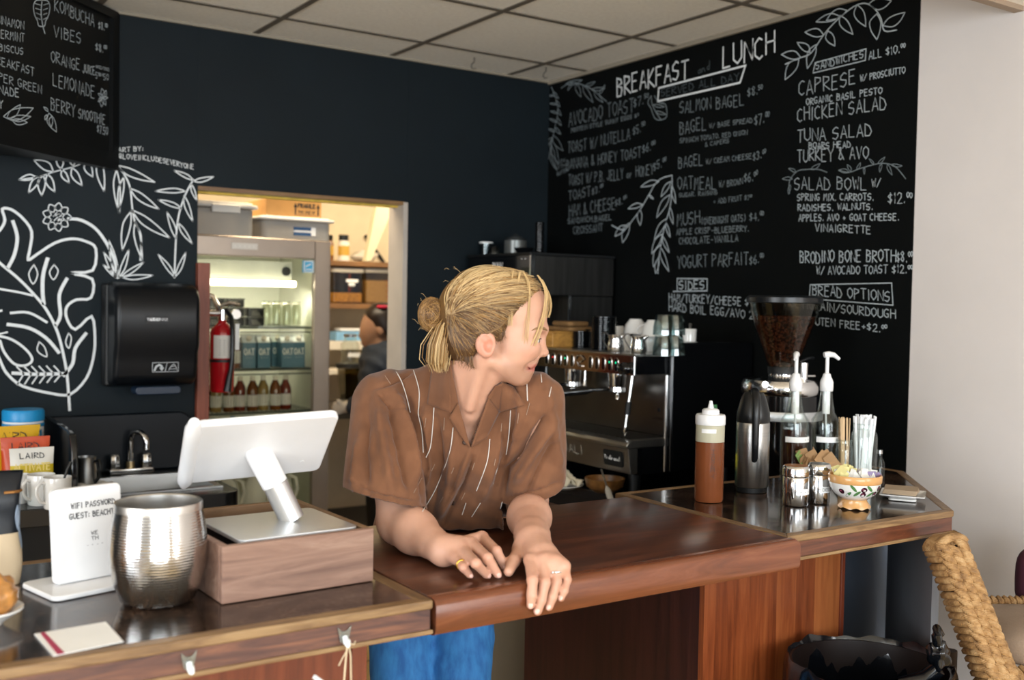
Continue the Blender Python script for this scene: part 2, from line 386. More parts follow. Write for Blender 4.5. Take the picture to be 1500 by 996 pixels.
# vertical strips of differing mahogany on the cabinet front
t = NT('mahogany strips'); v = t.coords()
sx = t.n('ShaderNodeSeparateXYZ'); t.l(v, sx.inputs[0]); mm = t.n('ShaderNodeMath', operation='MULTIPLY'); mm.inputs[1].default_value = 14.2; t.l(sx.outputs[0], mm.inputs[0])
fl = t.n('ShaderNodeMath', operation='FLOOR'); t.l(mm.outputs[0], fl.inputs[0]); wn = t.n('ShaderNodeTexWhiteNoise', noise_dimensions='1D'); t.l(fl.outputs[0], wn.inputs['W'])
g = t.noise(t.coords((16, 16, 1)), 3, 5, .6, .6); ad = t.n('ShaderNodeMath', operation='MULTIPLY_ADD'); ad.inputs[1].default_value = .5; t.l(wn.outputs['Value'], ad.inputs[0]); t.l(g, ad.inputs[2])
t.l(t.ramp(ad.outputs[0], [(.35, '57260f'), (.65, '7c3e1e'), (1.0, '9c5b30')]), t.b.inputs['Base Color']); t.set(Roughness=.35); STRIP = t.m

def trimmed_top(name, label, poly, ap, edgew=.026, h=.058, deep=None):
    """a counter top: stone slab, oak edging round it, wooden apron below the edging"""
    th = thing(name, label, 'counter', (sum(p[0] for p in poly)/len(poly), sum(p[1] for p in poly)/len(poly), ZT-h))
    L = th.location; pl = [(x-L.x, y-L.y) for x, y in poly]; n = len(pl)
    def inset(d):
        out = []
        for i in range(n):
            a, b2, c = Vector(pl[i-1]), Vector(pl[i]), Vector(pl[(i+1) % n])
            d1 = (b2-a).normalized(); d2 = (c-b2).normalized(); n1 = Vector((-d1.y, d1.x)); n2 = Vector((-d2.y, d2.x))
            m = (n1+n2).normalized(); out.append(tuple(b2+m*(d/max(.3, m.dot(n1)))))
        return out
    ins = inset(edgew)
    MB().prism(ins, h-.02, h-.0008).build('slab', GRAN, th)
    for i in range(n):
        j = (i+1) % n; q = [pl[i], pl[j], ins[j], ins[i]]
        dx, dy = pl[j][0]-pl[i][0], pl[j][1]-pl[i][1]
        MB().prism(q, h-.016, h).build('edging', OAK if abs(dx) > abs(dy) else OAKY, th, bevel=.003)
    ins2 = inset(.004); ins3 = inset(.03)
    for i in range(n):
        j = (i+1) % n
        MB().prism([ins2[i], ins2[j], ins3[j], ins3[i]], .008, h-.0165).build('apron', ap, th)
    b = MB()
    for i in range(n):
        j = (i+1) % n; ins0 = inset(.0); q = [ins0[i], ins0[j], ins3[j], ins3[i]]; b.prism(q, 0, .0078)
    b.build('bead', OAK, th, bevel=.002)
    return th
rc = trimmed_top('coffee_counter', 'dark stone topped counter end with oak edging holding the syrups and shakers', [(1.769, 1.549), (2.371, 1.545), (2.81, 2.004), (2.81, 2.13), (1.773, 2.14)], APR)
DG_ = M('dark grey panel paint', '77787c', .6, var=.06)
MB().prism([(2.345, 1.562), (2.783, 2.015), (2.771, 2.027), (2.333, 1.574)], -1.012, -.0005, Matrix.Translation((-rc.location.x, -rc.location.y, 0))).build('end_panel', DG_, rc)
MB().box(2.27-rc.location.x, 2.07-rc.location.y, -1.012, 2.845-rc.location.x, 2.085-rc.location.y, -.0005).build('back_panel', M('dark blue grey panel paint', '5b6472', .6, var=.06), rc)
lc = trimmed_top('register_counter', 'dark stone topped counter with worn oak edging under the card reader stand', [(-.75, 1.523), (.868, 1.512), (.868, 2.115), (-.75, 2.115)], APL)
# lift-up bar between them
th = thing('bar_flap', 'thick brown wooden bar top the man leans on', 'bar top', (1.318, 1.8, ZT-.062))
prof = [(-.292, .010), (-.288, .002), (-.28, 0), (.285, 0), (.285, .062), (-.277, .062), (-.287, .058), (-.292, .050)]
MB().prism([(y, z) for y, z in prof], -.447, .447, frame((0, 0, 0), (0, 1, 0), (0, 0, 1), (1, 0, 0))).build('top_board', TEAK, th, bevel=.003)
FRO = wood('bar nosing', [(.2, '4c2616'), (.5, '6c3a21'), (.8, '875134')], (1.0, 9, 9), 3.0, .26, coat=.4, bump=.05, dist=1.2)
MB().prism([(-.2925, .011), (-.2885, .0025), (-.281, -.0006), (-.262, -.0006), (-.262, .0005), (-.28, .0005), (-.2875, .003), (-.2915, .011), (-.2915, .050), (-.2865, .0575), (-.277, .0615), (-.262, .0619), (-.262, .0627), (-.277, .0627), (-.2875, .0588), (-.2928, .0505)], -.4472, .4472, frame((0, 0, 0), (0, 1, 0), (0, 0, 1), (1, 0, 0))).build('front_nosing', FRO, th, smooth=40)
# cabinets under the counters
th = thing('front_cabinet', 'reddish strip fronted cabinet under the coffee counter with a side panel coloured as shaded', 'cabinet', (2.006, 2.15, 0))
MB().box(-.248, -.35, 0, .238, .0, ZT-.059).build('carcass', SHADEMAH, th)
MB().box(-.248, -.366, 0, .238, -.35, ZT-.059).build('front_panel', STRIP, th)
MB().box(.238, -.372, 0, .252, .0, ZT-.059).build('corner_post', MAH, th, bevel=.002)
th = thing('side_panel', 'wooden panel coloured as shaded closing the gap behind the reddish strip fronted cabinet', 'panel', (1.785, 2.345, 0))
MB().box(-.024, -.192, 0, .024, .18, ZT-.085).build('board', SHADEMAH, th)
th = thing('register_cabinet', 'reddish mahogany cabinet front under the register counter', 'cabinet', (0, 1.85, 0))
MB().box(-.7, -.2, 0, .77, .2, ZT-.059).build('carcass', SHADEMAH, th)
MB().box(-.7, -.222, 0, .775, -.2, ZT-.059).build('front_panel', MAH, th)
MB().box(.772, -.232, 0, .80, .2, ZT-.059).build('corner_post', MAH, th, bevel=.002)
BLK = M('black laminate', '0c1014', .35, var=.1)
BLKD = M('black worktop speckle', '15181b', .25, var=.5, vscale=160)
# worktop along the menu wall
th = thing('machine_worktop', 'black worktop along the menu wall under the espresso machine', 'worktop', (2.66, 3.15, 0))
MB().box(-.32, -.98, .86, .305, .98, .9).build('top', BLKD, th, bevel=.004)
MB().box(-.28, -.62, 0, .305, .98, .86).build('base', BLK, th)

th = thing('undercounter_cabinet', 'low taupe cabinet standing in the shade behind the lifted end of the bar', 'cabinet', (2.14, 3.1, 0))
MB().box(-.2, -.1, .06, .17, .3, .72).build('cabinet_body', M('taupe cabinet', '8a7c68', .6, var=.05), th, bevel=.004); MB().box(-.18, -.08, 0, .15, .28, .06).build('plinth', M('matte black plinth', '0d0f11', .5), th)
MB().box(.02, -.106, .12, .024, -.1, .68).build('door_gap', M('matte black plinth', '0d0f11', .5), th)

# ================================================================== CHALK MENU AND DRAWINGS
CH = M('chalk white', 'b4bdc1', .8, spec=.1, var=.12, vscale=90)
CHD = M('chalk thin', '7c8588', .8, spec=.1, var=.3, vscale=120)
CHX = M('chalk faint', '555d60', .8, spec=.1, var=.35, vscale=120)
CHW = M('chalk paint white', 'dfe3e4', .8, spec=.1, var=.06, vscale=60)
rnd = random.Random(3)
W2 = lambda px, py: aX(px, py, XR-.0012)
W1 = lambda px, py: aY(px, py, YB-.0012)
BD0, BDN = Vector((.95, 4.112, 0)), Vector((math.sin(math.radians(135.6)), math.cos(math.radians(135.6)), 0))
BDU = Vector((math.sin(math.radians(45.6)), math.cos(math.radians(45.6)), 0))
WB = lambda px, py: onplane(px, py, BD0+BDN*.0013, BDN)
NRM = {W2: Vector((-1, 0, 0)), W1: Vector((0, -1, 0)), WB: BDN}
def line(mb, F, s, xl, yl, xr, yr, h, wd=1.5, jit=.07):
    o = F(xl, yl); e = F(xr, yr); u = (e-o); W = u.length; u.normalize()
    v = F(xl, yl-h)-o; h1 = v.length; h2 = (F(xr, yr-h)-e).length
    v.normalize(); n = NRM[F]
    st, tw = strokes(s, .2, jit, rnd); px = dep(o)/FPX
    for pl in st:
        ribbon(mb, [o+u*(x/tw*W)+v*(y*(h1+(h2-h1)*x/tw)) for x, y in pl], wd*px*.72, n)
def draw(mb, F, pts, wd=2, k=4, closed=False, raw=False, off=(0, 0), sc=1):
    pts = [(off[0]+p[0]*sc, off[1]+p[1]*sc, 0) for p in pts]
    if not raw: pts = catmull(pts, k)
    q = [F(p[0], p[1]) for p in pts]; px = dep(q[0])/FPX
    ribbon(mb, q, wd*px*.8, NRM[F], closed)
def leaf(mb, F, a, b, bul, wd=1.5, off=(0, 0), sc=1, mid=False):
    a = Vector((off[0]+a[0]*sc, off[1]+a[1]*sc)); b = Vector((off[0]+b[0]*sc, off[1]+b[1]*sc)); d = b-a; n = Vector((-d.y, d.x))
    bul = bul*.75
    for sg in (1, -.55):
        draw(mb, F, [a, a+d*.3+n*bul*sg, a+d*.65+n*bul*sg*.85, b], wd)
    if mid: draw(mb, F, [a, a+d*.7], wd*.6)
def section(name, label, lines, F, m=CH, extra=None, wd=1.5, cat='chalk writing', group=None):
    p0 = F(lines[0][1], lines[0][2]); th = thing(name, label, cat, p0, 0, group)
    def part(nm, fill):
        b = MB(); fill(b); b.v = [tuple(Vector(q)-p0) for q in b.v]; b.build(nm, m, th)
    for q in lines: part('written_line', lambda b: line(b, F, *q[:6], wd=(q[6] if len(q) > 6 else wd)))
    if extra: part('drawn_box', extra)
    return th
G = 'chalk menu sections on the black wall'
def ex(b): draw(b, W2, [(965, 129), (1092, 96), (1084, 121), (963.5, 148.4), (965, 129)], 3.2, raw=True)
section('chalk_heading', 'large chalk heading BREAKFAST and LUNCH over a boxed SERVED ALL DAY', [('BREAKFAST', 904, 142, 1008, 113, 27, 2.8), ('LUNCH', 1059, 101, 1135, 78, 31, 3.2)], W2, CHW, ex, group=G)
section('chalk_heading', 'faint thin chalk words and plus SERVED ALL DAY inside the heading box', [('and', 1022, 108, 1040, 102, 13), ('SERVED ALL DAY', 968, 142, 1083, 117, 11)], W2, CHX, wd=1.2, group=G)
section('chalk_menu', 'chalk list of toasts from AVOCADO TOAST down to CROISSANT near the corner', [
 ('AVOCADO TOAST', 833, 185, 928, 163, 20), ('$7.^50', 928, 158, 949, 149, 13), ('PROTEIN STYLE SUNNY EGGS $^2', 837, 194, 935, 172, 6, 1.1),
 ('TOAST W/ NUTELLA', 832, 225, 923, 204, 16), ('$5.^50', 927, 199, 944, 190, 12), ('BANANA & HONEY TOAST', 830, 249, 939, 230, 15), ('$6.^00', 941, 226, 959, 217, 12),
 ('TOAST W/ P.B, JELLY or HONEY', 833, 272, 957, 256, 15), ('$5.^00', 957, 251, 975, 241, 12), ('TOAST', 833, 294, 865, 287, 14), ('$3.^00', 867, 286, 883, 279, 10),
 ('HAM & CHEESE', 834, 317, 901, 307, 17), ('$8.^00', 901, 303, 917, 296, 10), ('SANDWICH,BAGEL', 832, 328, 896, 322, 8), ('CROISSANT', 840, 343, 883, 338, 11),
 ('LOW', 816, 241, 828, 236, 5, .9), ('WITH', 814, 249, 829, 244, 5, .9), ('BUTTER', 816, 258, 831, 251, 5, .9)], W2, CHD, wd=1.3, group=G)
section('chalk_menu', 'chalk list of SALMON BAGEL, BAGEL, OATMEAL, MUSH and YOGURT PARFAIT', [
 ('SALMON BAGEL', 996, 166, 1090, 154, 17), ('$8.^50', 1095, 143, 1116, 136, 13), ('BAGEL', 996, 196, 1035, 190, 18), ('W/ BASE SPREAD', 1039, 188, 1102, 179, 7, 1.2), ('$7.^00', 1105, 184, 1126, 178, 15),
 ('SPINACH TOMATO, RED ONION', 996, 210, 1095, 197, 7, 1.1), ('& CAPERS', 1033, 215, 1068, 209, 6, 1.1), ('BAGEL', 994, 246, 1030, 242, 16), ('W/ CREAM CHEESE', 1034, 241, 1101, 232, 7.5, 1.2), ('$3.^00', 1103, 236, 1121, 230, 12),
 ('OATMEAL', 993, 278, 1049, 276, 18), ('W/ BROWN', 1053, 275, 1088, 270, 9, 1.2), ('$6.^00', 1090, 268, 1109, 263, 13), ('SUGAR, RAISINS', 995, 289, 1051, 285, 6, 1.1), ('+ ADD FRUIT $1^00', 1045, 299, 1101, 292, 7.5, 1.1),
 ('MUSH', 992, 331, 1025, 327, 18), ('(OVERNIGHT OATS)', 1027, 329, 1093, 324, 10, 1.3), ('$4.^00', 1098, 325, 1118, 321, 12), ('APPLE CRISP-BLUEBERRY.', 991, 344, 1097, 339, 8.5, 1.3), ('CHOCOLATE-VANILLA', 995, 358, 1081, 353, 9.5, 1.3),
 ('YOGURT PARFAIT', 992, 393, 1096, 388, 18), ('$6.^00', 1098, 388, 1118, 384, 13)], W2, CHD, group=G)
def ex(b): draw(b, W2, [(992, 426), (992, 408), (1036, 408.4), (1035.7, 426), (986, 427)], 1.8, raw=True)
section('chalk_menu', 'chalk sides list under a boxed SIDES beside the glass hopper', [('SIDES', 995, 424, 1032, 423, 12.5, 2), ('HAM/TURKEY/CHEESE $2', 980, 442, 1104, 448, 12), ('HARD BOIL EGG/AVO 2', 980, 455, 1104, 467, 12)], W2, CH, ex, group=G)
def ex(b): draw(b, W2, [(1191, 107), (1194, 92), (1268.6, 71.5), (1267.6, 88.4), (1191, 107)], 1.6, raw=True)
section('chalk_menu', 'chalk sandwich list under a boxed SANDWICHES ALL $10', [('SANDWICHES', 1195, 102, 1265, 85, 11), ('ALL $10.^00', 1273, 87, 1325, 75, 12), ('CAPRESE', 1170, 141, 1254, 123, 21), ('W/ PROSCIUTTO', 1260, 119, 1326, 107, 9.5),
 ('ORGANIC BASIL PESTO', 1181, 154, 1292, 137, 9.5), ('CHICKEN SALAD', 1168, 178, 1298, 160, 19), ('TUNA SALAD', 1168, 208, 1277, 199, 18), ('BOARS HEAD', 1185, 218, 1246, 216, 9), ('TURKEY & AVO', 1168, 237, 1272, 233, 18)], W2, CH, ex, wd=1.5, group=G)
section('chalk_menu', 'chalk lines for the SALAD BOWL at $12 with its ingredients', [('SALAD BOWL', 1164, 278, 1270, 278, 18, 1.3), ('W/', 1277, 275, 1290, 273, 12), ('SPRING MIX, CARROTS,', 1168, 294, 1280, 293, 10), ('$12.^00', 1301, 298, 1335, 297, 16), ('RADISHES, WALNUTS,', 1169, 309, 1279, 307, 9.5), ('APPLES, AVO + GOAT CHEESE,', 1170, 324, 1317, 323, 10), ('VINAIGRETTE', 1194, 339, 1276, 342, 11)], W2, CH, group=G)
section('chalk_menu', 'chalk lines for bone broth at $8 and with avocado toast at $12', [('BRODINO BONE BROTH', 1172, 385, 1312, 383, 17, 1.8), ('$8.^00', 1313, 384, 1336, 383, 15), ('W/ AVOCADO TOAST $12.^00', 1196, 402, 1336, 400, 12)], W2, CH, group=G)
def ex(b): draw(b, W2, [(1185.5, 436), (1187, 417), (1306, 414.5), (1308, 447), (1204, 439)], 1.6, raw=True)
section('chalk_menu', 'chalk list under a boxed BREAD OPTIONS right of the glass hopper', [('BREAD OPTIONS', 1190, 432, 1304, 441, 15), ('MULTIGRAIN/SOURDOUGH', 1150, 449, 1312, 467, 12.5), ('GLUTEN FREE+$2.^00', 1180, 474, 1298, 487, 11)], W2, CH, ex, group=G)
# --- leaves drawn on the menu wall
GL = 'chalk leaf drawings on the menu wall'
def sprig(name, label, F, lines, leaves, m=CH, wd=1.6, off=(0, 0), sc=1, group=GL):
    b = MB()
    for q in lines: draw(b, F, q, wd, off=off, sc=sc)
    for q in leaves: leaf(b, F, q[0], q[1], q[2], wd*.85, off, sc)
    return tag(b.build(name, m), label, 'chalk drawing', group)
k = .3214; of = (790, 60)
sprig('chalk_leaf_sprig', 'chalk fern frond hanging down the corner edge of the menu wall', W2, [[(55, 210), (75, 260), (85, 320), (70, 400), (55, 470), (60, 540), (80, 590)]],
 [((62, 230), (88, 262), .25), ((66, 250), (40, 250), .2), ((76, 270), (95, 300), .25), ((78, 290), (48, 285), .2), ((84, 310), (100, 340), .25), ((82, 330), (50, 320), .2), ((82, 350), (100, 385), .25), ((78, 370), (46, 355), .2), ((74, 395), (98, 425), .25), ((70, 415), (40, 400), .2), ((62, 430), (108, 500), .25), ((58, 440), (30, 480), .2), ((56, 450), (88, 560), .2), ((55, 460), (40, 540), .2), ((57, 480), (70, 580), .2)], CHD, 1.4, of, k)
sprig('chalk_leaf_sprig', 'chalk leaf sprig above the AVOCADO TOAST line', W2, [[(100, 215), (140, 190), (180, 195), (230, 215), (270, 245), (305, 275)]],
 [((120, 195), (195, 178), .2), ((150, 192), (130, 225), .2), ((170, 195), (190, 255), .25), ((200, 200), (245, 280), .2), ((210, 205), (255, 185), .2), ((240, 220), (300, 215), .2), ((250, 230), (290, 280), .2), ((270, 245), (300, 200), .15)], CHD, 1.5, of, k)
sprig('chalk_leaf_sprig', 'small chalk leaf below the SERVED ALL DAY box', W2, [[(510, 250), (515, 290), (535, 330), (555, 360)], [(510, 250), (495, 280), (510, 310), (525, 350), (550, 360), (580, 345), (575, 290), (545, 280), (525, 250)]], [((520, 290), (570, 300), .2), ((530, 320), (578, 335), .2)], CHD, 1.5, of, k)
sprig('chalk_leaf_sprig', 'bent chalk branch with long leaves left of the OATMEAL line', W2, [[(605, 612), (560, 625), (530, 650), (500, 700), (465, 760), (430, 810), (385, 860), (330, 840)], [(605, 612), (605, 680), (595, 760), (575, 830), (560, 900), (545, 990), (540, 1060)]],
 [((545, 640), (462, 665), .22), ((470, 745), (405, 765), .25), ((500, 700), (520, 720), .2), ((460, 770), (460, 840), .25), ((400, 840), (345, 890), .3), ((410, 830), (380, 920), .25), ((600, 640), (555, 710), .2), ((604, 660), (622, 740), .15), ((596, 700), (535, 805), .18), ((596, 760), (610, 835), .15), ((580, 810), (525, 905), .18), ((578, 830), (597, 895), .15), ((560, 880), (512, 970), .2), ((562, 890), (592, 965), .15), ((552, 930), (520, 1030), .2), ((552, 940), (590, 1050), .15), ((545, 990), (530, 1060), .2)], CH, 2.0, of, k)
k = .251; of = (1120, 0)
sprig('chalk_leaf_sprig', 'large chalk branch arching over the SANDWICHES box', W2, [[(120, 375), (200, 340), (270, 310), (340, 210), (400, 140), (470, 75), (540, 28), (600, 22), (650, 60), (680, 110), (700, 180), (770, 175)]],
 [((210, 335), (98, 318), .35), ((200, 345), (120, 465), .3), ((265, 305), (190, 248), .35), ((300, 260), (250, 400), .25), ((345, 205), (235, 188), .35), ((370, 180), (410, 268), .4), ((440, 95), (300, 128), .25), ((440, 90), (515, 200), .3), ((480, 60), (360, 120), .3), ((540, 28), (590, 155), .35), ((655, 80), (655, 232), .35), ((690, 150), (820, 72), .3), ((610, 22), (740, 5), .4)], CH, 1.9, of, k)
k = .281; of = (1120, 220)
sprig('chalk_leaf_sprig', 'thin chalk vine running behind the SALAD BOWL line', W2, [[(130, 225), (130, 160), (170, 110), (220, 100), (280, 100), (325, 115)], [(390, 105), (440, 115), (500, 95), (570, 75), (620, 68), (680, 85), (735, 148)]],
 [((145, 150), (92, 150), .25), ((135, 180), (125, 230), .2), ((165, 115), (125, 95), .25), ((240, 100), (290, 70), .25), ((440, 115), (385, 105), .3), ((450, 110), (430, 75), .3), ((480, 100), (500, 65), .25), ((520, 90), (520, 125), .2), ((570, 75), (545, 45), .2), ((590, 70), (628, 35), .2), ((610, 70), (600, 115), .2), ((640, 72), (665, 130), .2), ((660, 75), (718, 82), .2)], CHD, 1.4, of, k)
# --- white paint drawings on the blue black wall by the dispenser
k = .4215; of = (0, 200); GP = 'white plant drawings on the dark wall by the dispenser'
b = MB()
mon = [(-30, 355), (2, 322), (17, 290), (8, 252), (40, 254), (80, 285), (110, 330), (104, 390), (98, 428), (125, 412), (190, 370), (250, 355), (300, 365), (333, 390), (322, 465), (244, 474), (320, 495), (316, 560), (265, 567), (232, 592), (232, 632), (262, 670), (318, 625), (330, 700), (324, 770), (300, 840), (245, 895), (180, 893), (80, 868), (30, 830), (5, 790), (-30, 700)]
draw(b, W1, mon, 5, 3, off=of, sc=k)
for pts, wd in (([(-40, 400), (0, 440), (60, 490), (110, 540), (160, 600), (200, 680), (225, 780), (235, 850), (242, 950)], 5), ([(165, 425), (150, 480), (148, 540), (152, 580)], 6.5), ([(232, 495), (206, 550), (210, 620), (195, 655)], 6), ([(298, 685), (262, 735), (252, 790), (222, 830)], 6), ([(45, 295), (60, 350), (50, 410), (28, 455)], 6), ([(-30, 525), (60, 540), (112, 552)], 4), ([(38, 613), (100, 612), (162, 645)], 4.5), ([(28, 653), (100, 665), (160, 700), (204, 750)], 6), ([(45, 822), (120, 826), (225, 824)], 6),
    ([(-20, 690), (40, 705), (90, 740), (112, 775), (90, 795), (50, 790), (15, 750), (0, 710)], 4.5), ([(118, 445), (100, 478), (115, 512), (131, 478), (118, 445)], 2.2), ([(188, 445), (172, 472), (186, 497), (202, 468), (188, 445)], 2.2), ([(136, 713), (130, 745), (162, 765), (155, 732), (136, 713)], 2.2), ([(238, 683), (228, 715), (240, 735), (248, 700), (238, 683)], 2.2), ([(-20, 610), (5, 605)], 4), ([(-20, 690), (25, 680)], 3)):
    draw(b, W1, pts, wd, off=of, sc=k)
for i in range(6):
    x = 58+i*26; draw(b, W1, [(x, 800-i*.5), (x+24, 824)], 2.6, off=of, sc=k); draw(b, W1, [(x+24, 826), (x+2, 862-i*2)], 2.6, off=of, sc=k)
tag(b.build('painted_leaf', CHW), 'big white painted split leaf with midrib left of the paper towel dispenser', 'wall drawing', GP)
b = MB()
for i in range(9):
    a = 2*PI*i/9; c = (197+33*math.cos(a), 280+33*math.sin(a)); t = (197+50*math.cos(a), 280+50*math.sin(a))
    n = (-math.sin(a)*13, math.cos(a)*13)
    draw(b, W1, [(197+20*math.cos(a), 280+20*math.sin(a)), (c[0]+n[0], c[1]+n[1]), t, (c[0]-n[0], c[1]-n[1]), (197+20*math.cos(a), 280+20*math.sin(a))], 1.9, off=of, sc=k)
for i in range(12):
    a = rnd.uniform(0, 6.28); r = rnd.uniform(2, 17); draw(b, W1, [(197+r*math.cos(a), 280+r*math.sin(a)), (197+r*math.cos(a)+6, 280+r*math.sin(a)-5)], 1.6, off=of, sc=k)
draw(b, W1, [(238, 286), (280, 290), (330, 318), (370, 370), (398, 430), (410, 490)], 5.5, off=of, sc=k)
for q in (((400, 490), (360, 400), .12), ((404, 490), (378, 360), .12), ((402, 490), (358, 445), .12), ((412, 490), (448, 392), .12), ((420, 488), (500, 436), .12), ((425, 490), (532, 482), .12)): leaf(b, W1, q[0], q[1], q[2], 2.2, of, k)
tag(b.build('painted_flower', CHW), 'white painted daisy on a bent stem with grass tufts over the dispenser', 'wall drawing', GP)
b = MB()
draw(b, W1, [(322, 62), (290, 90), (245, 108), (190, 122), (140, 138), (68, 150)], 2, off=of, sc=k)
draw(b, W1, [(335, 65), (385, 85), (420, 115), (450, 170), (460, 250), (470, 300), (490, 345), (488, 430)], 3, off=of, sc=k)
for q in (((185, 122), (118, 82), .3), ((212, 112), (196, 62), .35), ((255, 102), (240, 60), .35), ((215, 115), (240, 160), .3), ((250, 108), (285, 170), .28), ((300, 85), (322, 140), .35), ((165, 130), (190, 192), .3), ((150, 135), (145, 205), .3), ((140, 138), (100, 195), .25), ((125, 140), (66, 150), .25),
    ((345, 75), (362, 190), .18), ((360, 78), (380, 100), .1), ((405, 100), (537, 158), .14), ((405, 115), (415, 265), .12), ((430, 140), (412, 260), .12), ((452, 180), (552, 252), .16), ((458, 255), (590, 352), .14), ((455, 260), (425, 395), .16), ((470, 295), (495, 430), .12)): leaf(b, W1, q[0], q[1], q[2], 2.4, of, k)
tag(b.build('painted_vine', CHW), 'white painted vine of drooping leaves under the hanging menu board', 'wall drawing', GP)
b = MB()
draw(b, W1, [(672, 150), (645, 200), (622, 270), (612, 350), (606, 490)], 3, off=of, sc=k)
for q in (((672, 152), (605, 118), .14), ((672, 155), (742, 140), .16), ((665, 165), (684, 222), .16), ((645, 190), (540, 190), .12), ((630, 250), (550, 220), .14), ((640, 205), (670, 295), .14), ((612, 355), (580, 262), .14), ((620, 300), (668, 372), .14), ((606, 488), (550, 410), .12), ((608, 488), (646, 402), .12)): leaf(b, W1, q[0], q[1], q[2], 2.2, of, k)
tag(b.build('painted_sprig', CHW), 'white painted upright leafy stem between the dispenser and the doorway', 'wall drawing', GP)
b = MB(); line(b, W1, 'ART BY:', 173.6, 222.8, 210, 221, 6.5, 1.4)
for (s, x0, y0, x1, y1) in (('@LOVEINCLU', 174.5, 232, 226, 236), ('DESEVERY', 228.5, 236.5, 268, 245), ('ONE', 269.5, 245.5, 284, 248.5)): line(b, W1, s, x0, y0, x1, y1, 7, 1.3)
tag(b.build('painted_signature', CHW), 'small white artist credit ART BY above the painted vine', 'wall writing')

# ================================================================== HANGING MENU BOARD (upper left)
th = thing('menu_board', 'black framed chalk drinks board hanging in the upper left', 'menu board', (BD0.x, BD0.y, 2.0))
def bl(u, d, z): return BD0-Vector((0, 0, 0))+BDU*u-BDN*d+Vector((0, 0, z))-th.location   # along, behind the face, height
zb0, zb1, ul, ur = 2.035, 2.60, -1.05, .035
FRM = M('black board frame', '07090a', .45)
b = MB(); pts = [bl(ul, .004, zb0+.05), bl(ur-.03, .004, zb0+.05), bl(ur-.03, .004, zb1), bl(ul, .004, zb1)]; q2 = [p-BDN*.012 for p in pts]
b.add(pts+q2, [(0, 1, 2, 3), (4, 7, 6, 5), (0, 4, 5, 1), (1, 5, 6, 2), (2, 6, 7, 3), (3, 7, 4, 0)]); b.build('panel', M('board black', '060808', .5), th)
b = MB()
def bar(u0, u1, z0, z1, d0=-.012, d1=.03):
    c = [bl(u, d, z) for z in (z0, z1) for d in (d0, d1) for u in (u0, u1)]
    b.add(c, [(0, 2, 3, 1), (4, 5, 7, 6), (0, 1, 5, 4), (1, 3, 7, 5), (3, 2, 6, 7), (2, 0, 4, 6)])
bar(ul, ur, zb0, zb0+.06); bar(ur-.04, ur, zb0+.06, zb1+.02); bar(ul, ul+.04, zb0+.06, zb1+.02); bar(ul, ur, zb1-.01, zb1+.02)
b.build('frame', FRM, th, bevel=.003)
b = MB(); tri = [bl(ul, .03, zb0-.01), bl(ur-.05, .03, zb0-.01), bl(ul, .70, zb0-.01)]
b.prism([(p.x, p.y) for p in tri], zb0+.012-2.0, 2.61-2.0, Matrix.Translation((0, 0, 0))); b.build('backing_box', FRM, th)
def onboard(b, nm):
    b.v = [tuple(Vector(q)-th.location) for q in b.v]; b.build(nm, CH, th)
for q in (('KOMBUCHA', 80, 15, 138, 40, 17), ('$8.^00', 144, 42, 157, 46, 11), ('VIBES', 79, 54, 119, 65, 16), ('$8.^00', 140, 73, 156, 78, 11), ('ORANGE', 75, 91, 117, 104, 16), ('JUICE', 121, 106, 139, 110, 12), ('5^50 4^50', 140, 115, 159, 118, 9, 1.1), ('16OZ/12OZ', 140, 99, 160, 104, 4, .9), ('LEMONADE', 78, 125, 139, 144, 18), ('BERRY', 75, 162, 110, 171, 18), ('SMOOTHIE', 115, 173, 154, 182, 14), ('$7.50', 142, 194, 158, 198, 11),
    ('CINNAMON', -14, 32, 35, 43, 12), ('PEPPERMINT', -26, 51, 36, 62, 12), ('HIBISCUS', -12, 72, 34, 81, 10), ('BREAKFAST', -12, 91, 50, 111, 12), ('SUPER GREEN', -18, 113, 61, 138, 12), ('LEMONADE', -34, 130, 28, 143, 12, 2), ('BERRY', -30, 152, 4, 160, 12, 2)):
    b = MB(); line(b, WB, *q[:6], wd=(q[6] if len(q) > 6 else 1.4)); onboard(b, 'written_line')
k = .251; b = MB()
draw(b, WB, [(245, 10), (240, 80), (250, 150), (262, 195)], 2.2, sc=k)
for s in (-1, 1):
    draw(b, WB, [(243, 0), (243+s*35, 5), (243+s*48, 40), (243+s*40, 90), (243+s*25, 120), (243+s*18, 150), (250, 155)], 1.7, sc=k)
    for i in range(4): draw(b, WB, [(245+s*8, 30+i*28), (243+s*(40-i*4), 20+i*28)], 1, sc=k)
onboard(b, 'drawn_leaf'); b = MB()
for q in (((20, 680), (195, 630), .3), ((40, 690), (120, 610), .3), ((60, 690), (180, 680), .25), ((70, 700), (160, 715), .3)): leaf(b, WB, q[0], q[1], q[2], 1.6, sc=k)
onboard(b, 'drawn_leaf'); b = MB()
for q in (((280, 650), (255, 625), .3), ((285, 660), (330, 770), .3), ((275, 670), (262, 700), .3), ((300, 680), (300, 740), .3)): leaf(b, WB, q[0], q[1], q[2], 1.6, sc=k)
onboard(b, 'drawn_berry'); b = MB()
for a in range(7):
    an = a*.9; leaf(b, WB, (600, 570), (600+30*math.cos(an), 570+55*math.sin(an)), .35, 1.4, sc=k)
onboard(b, 'drawn_citrus')

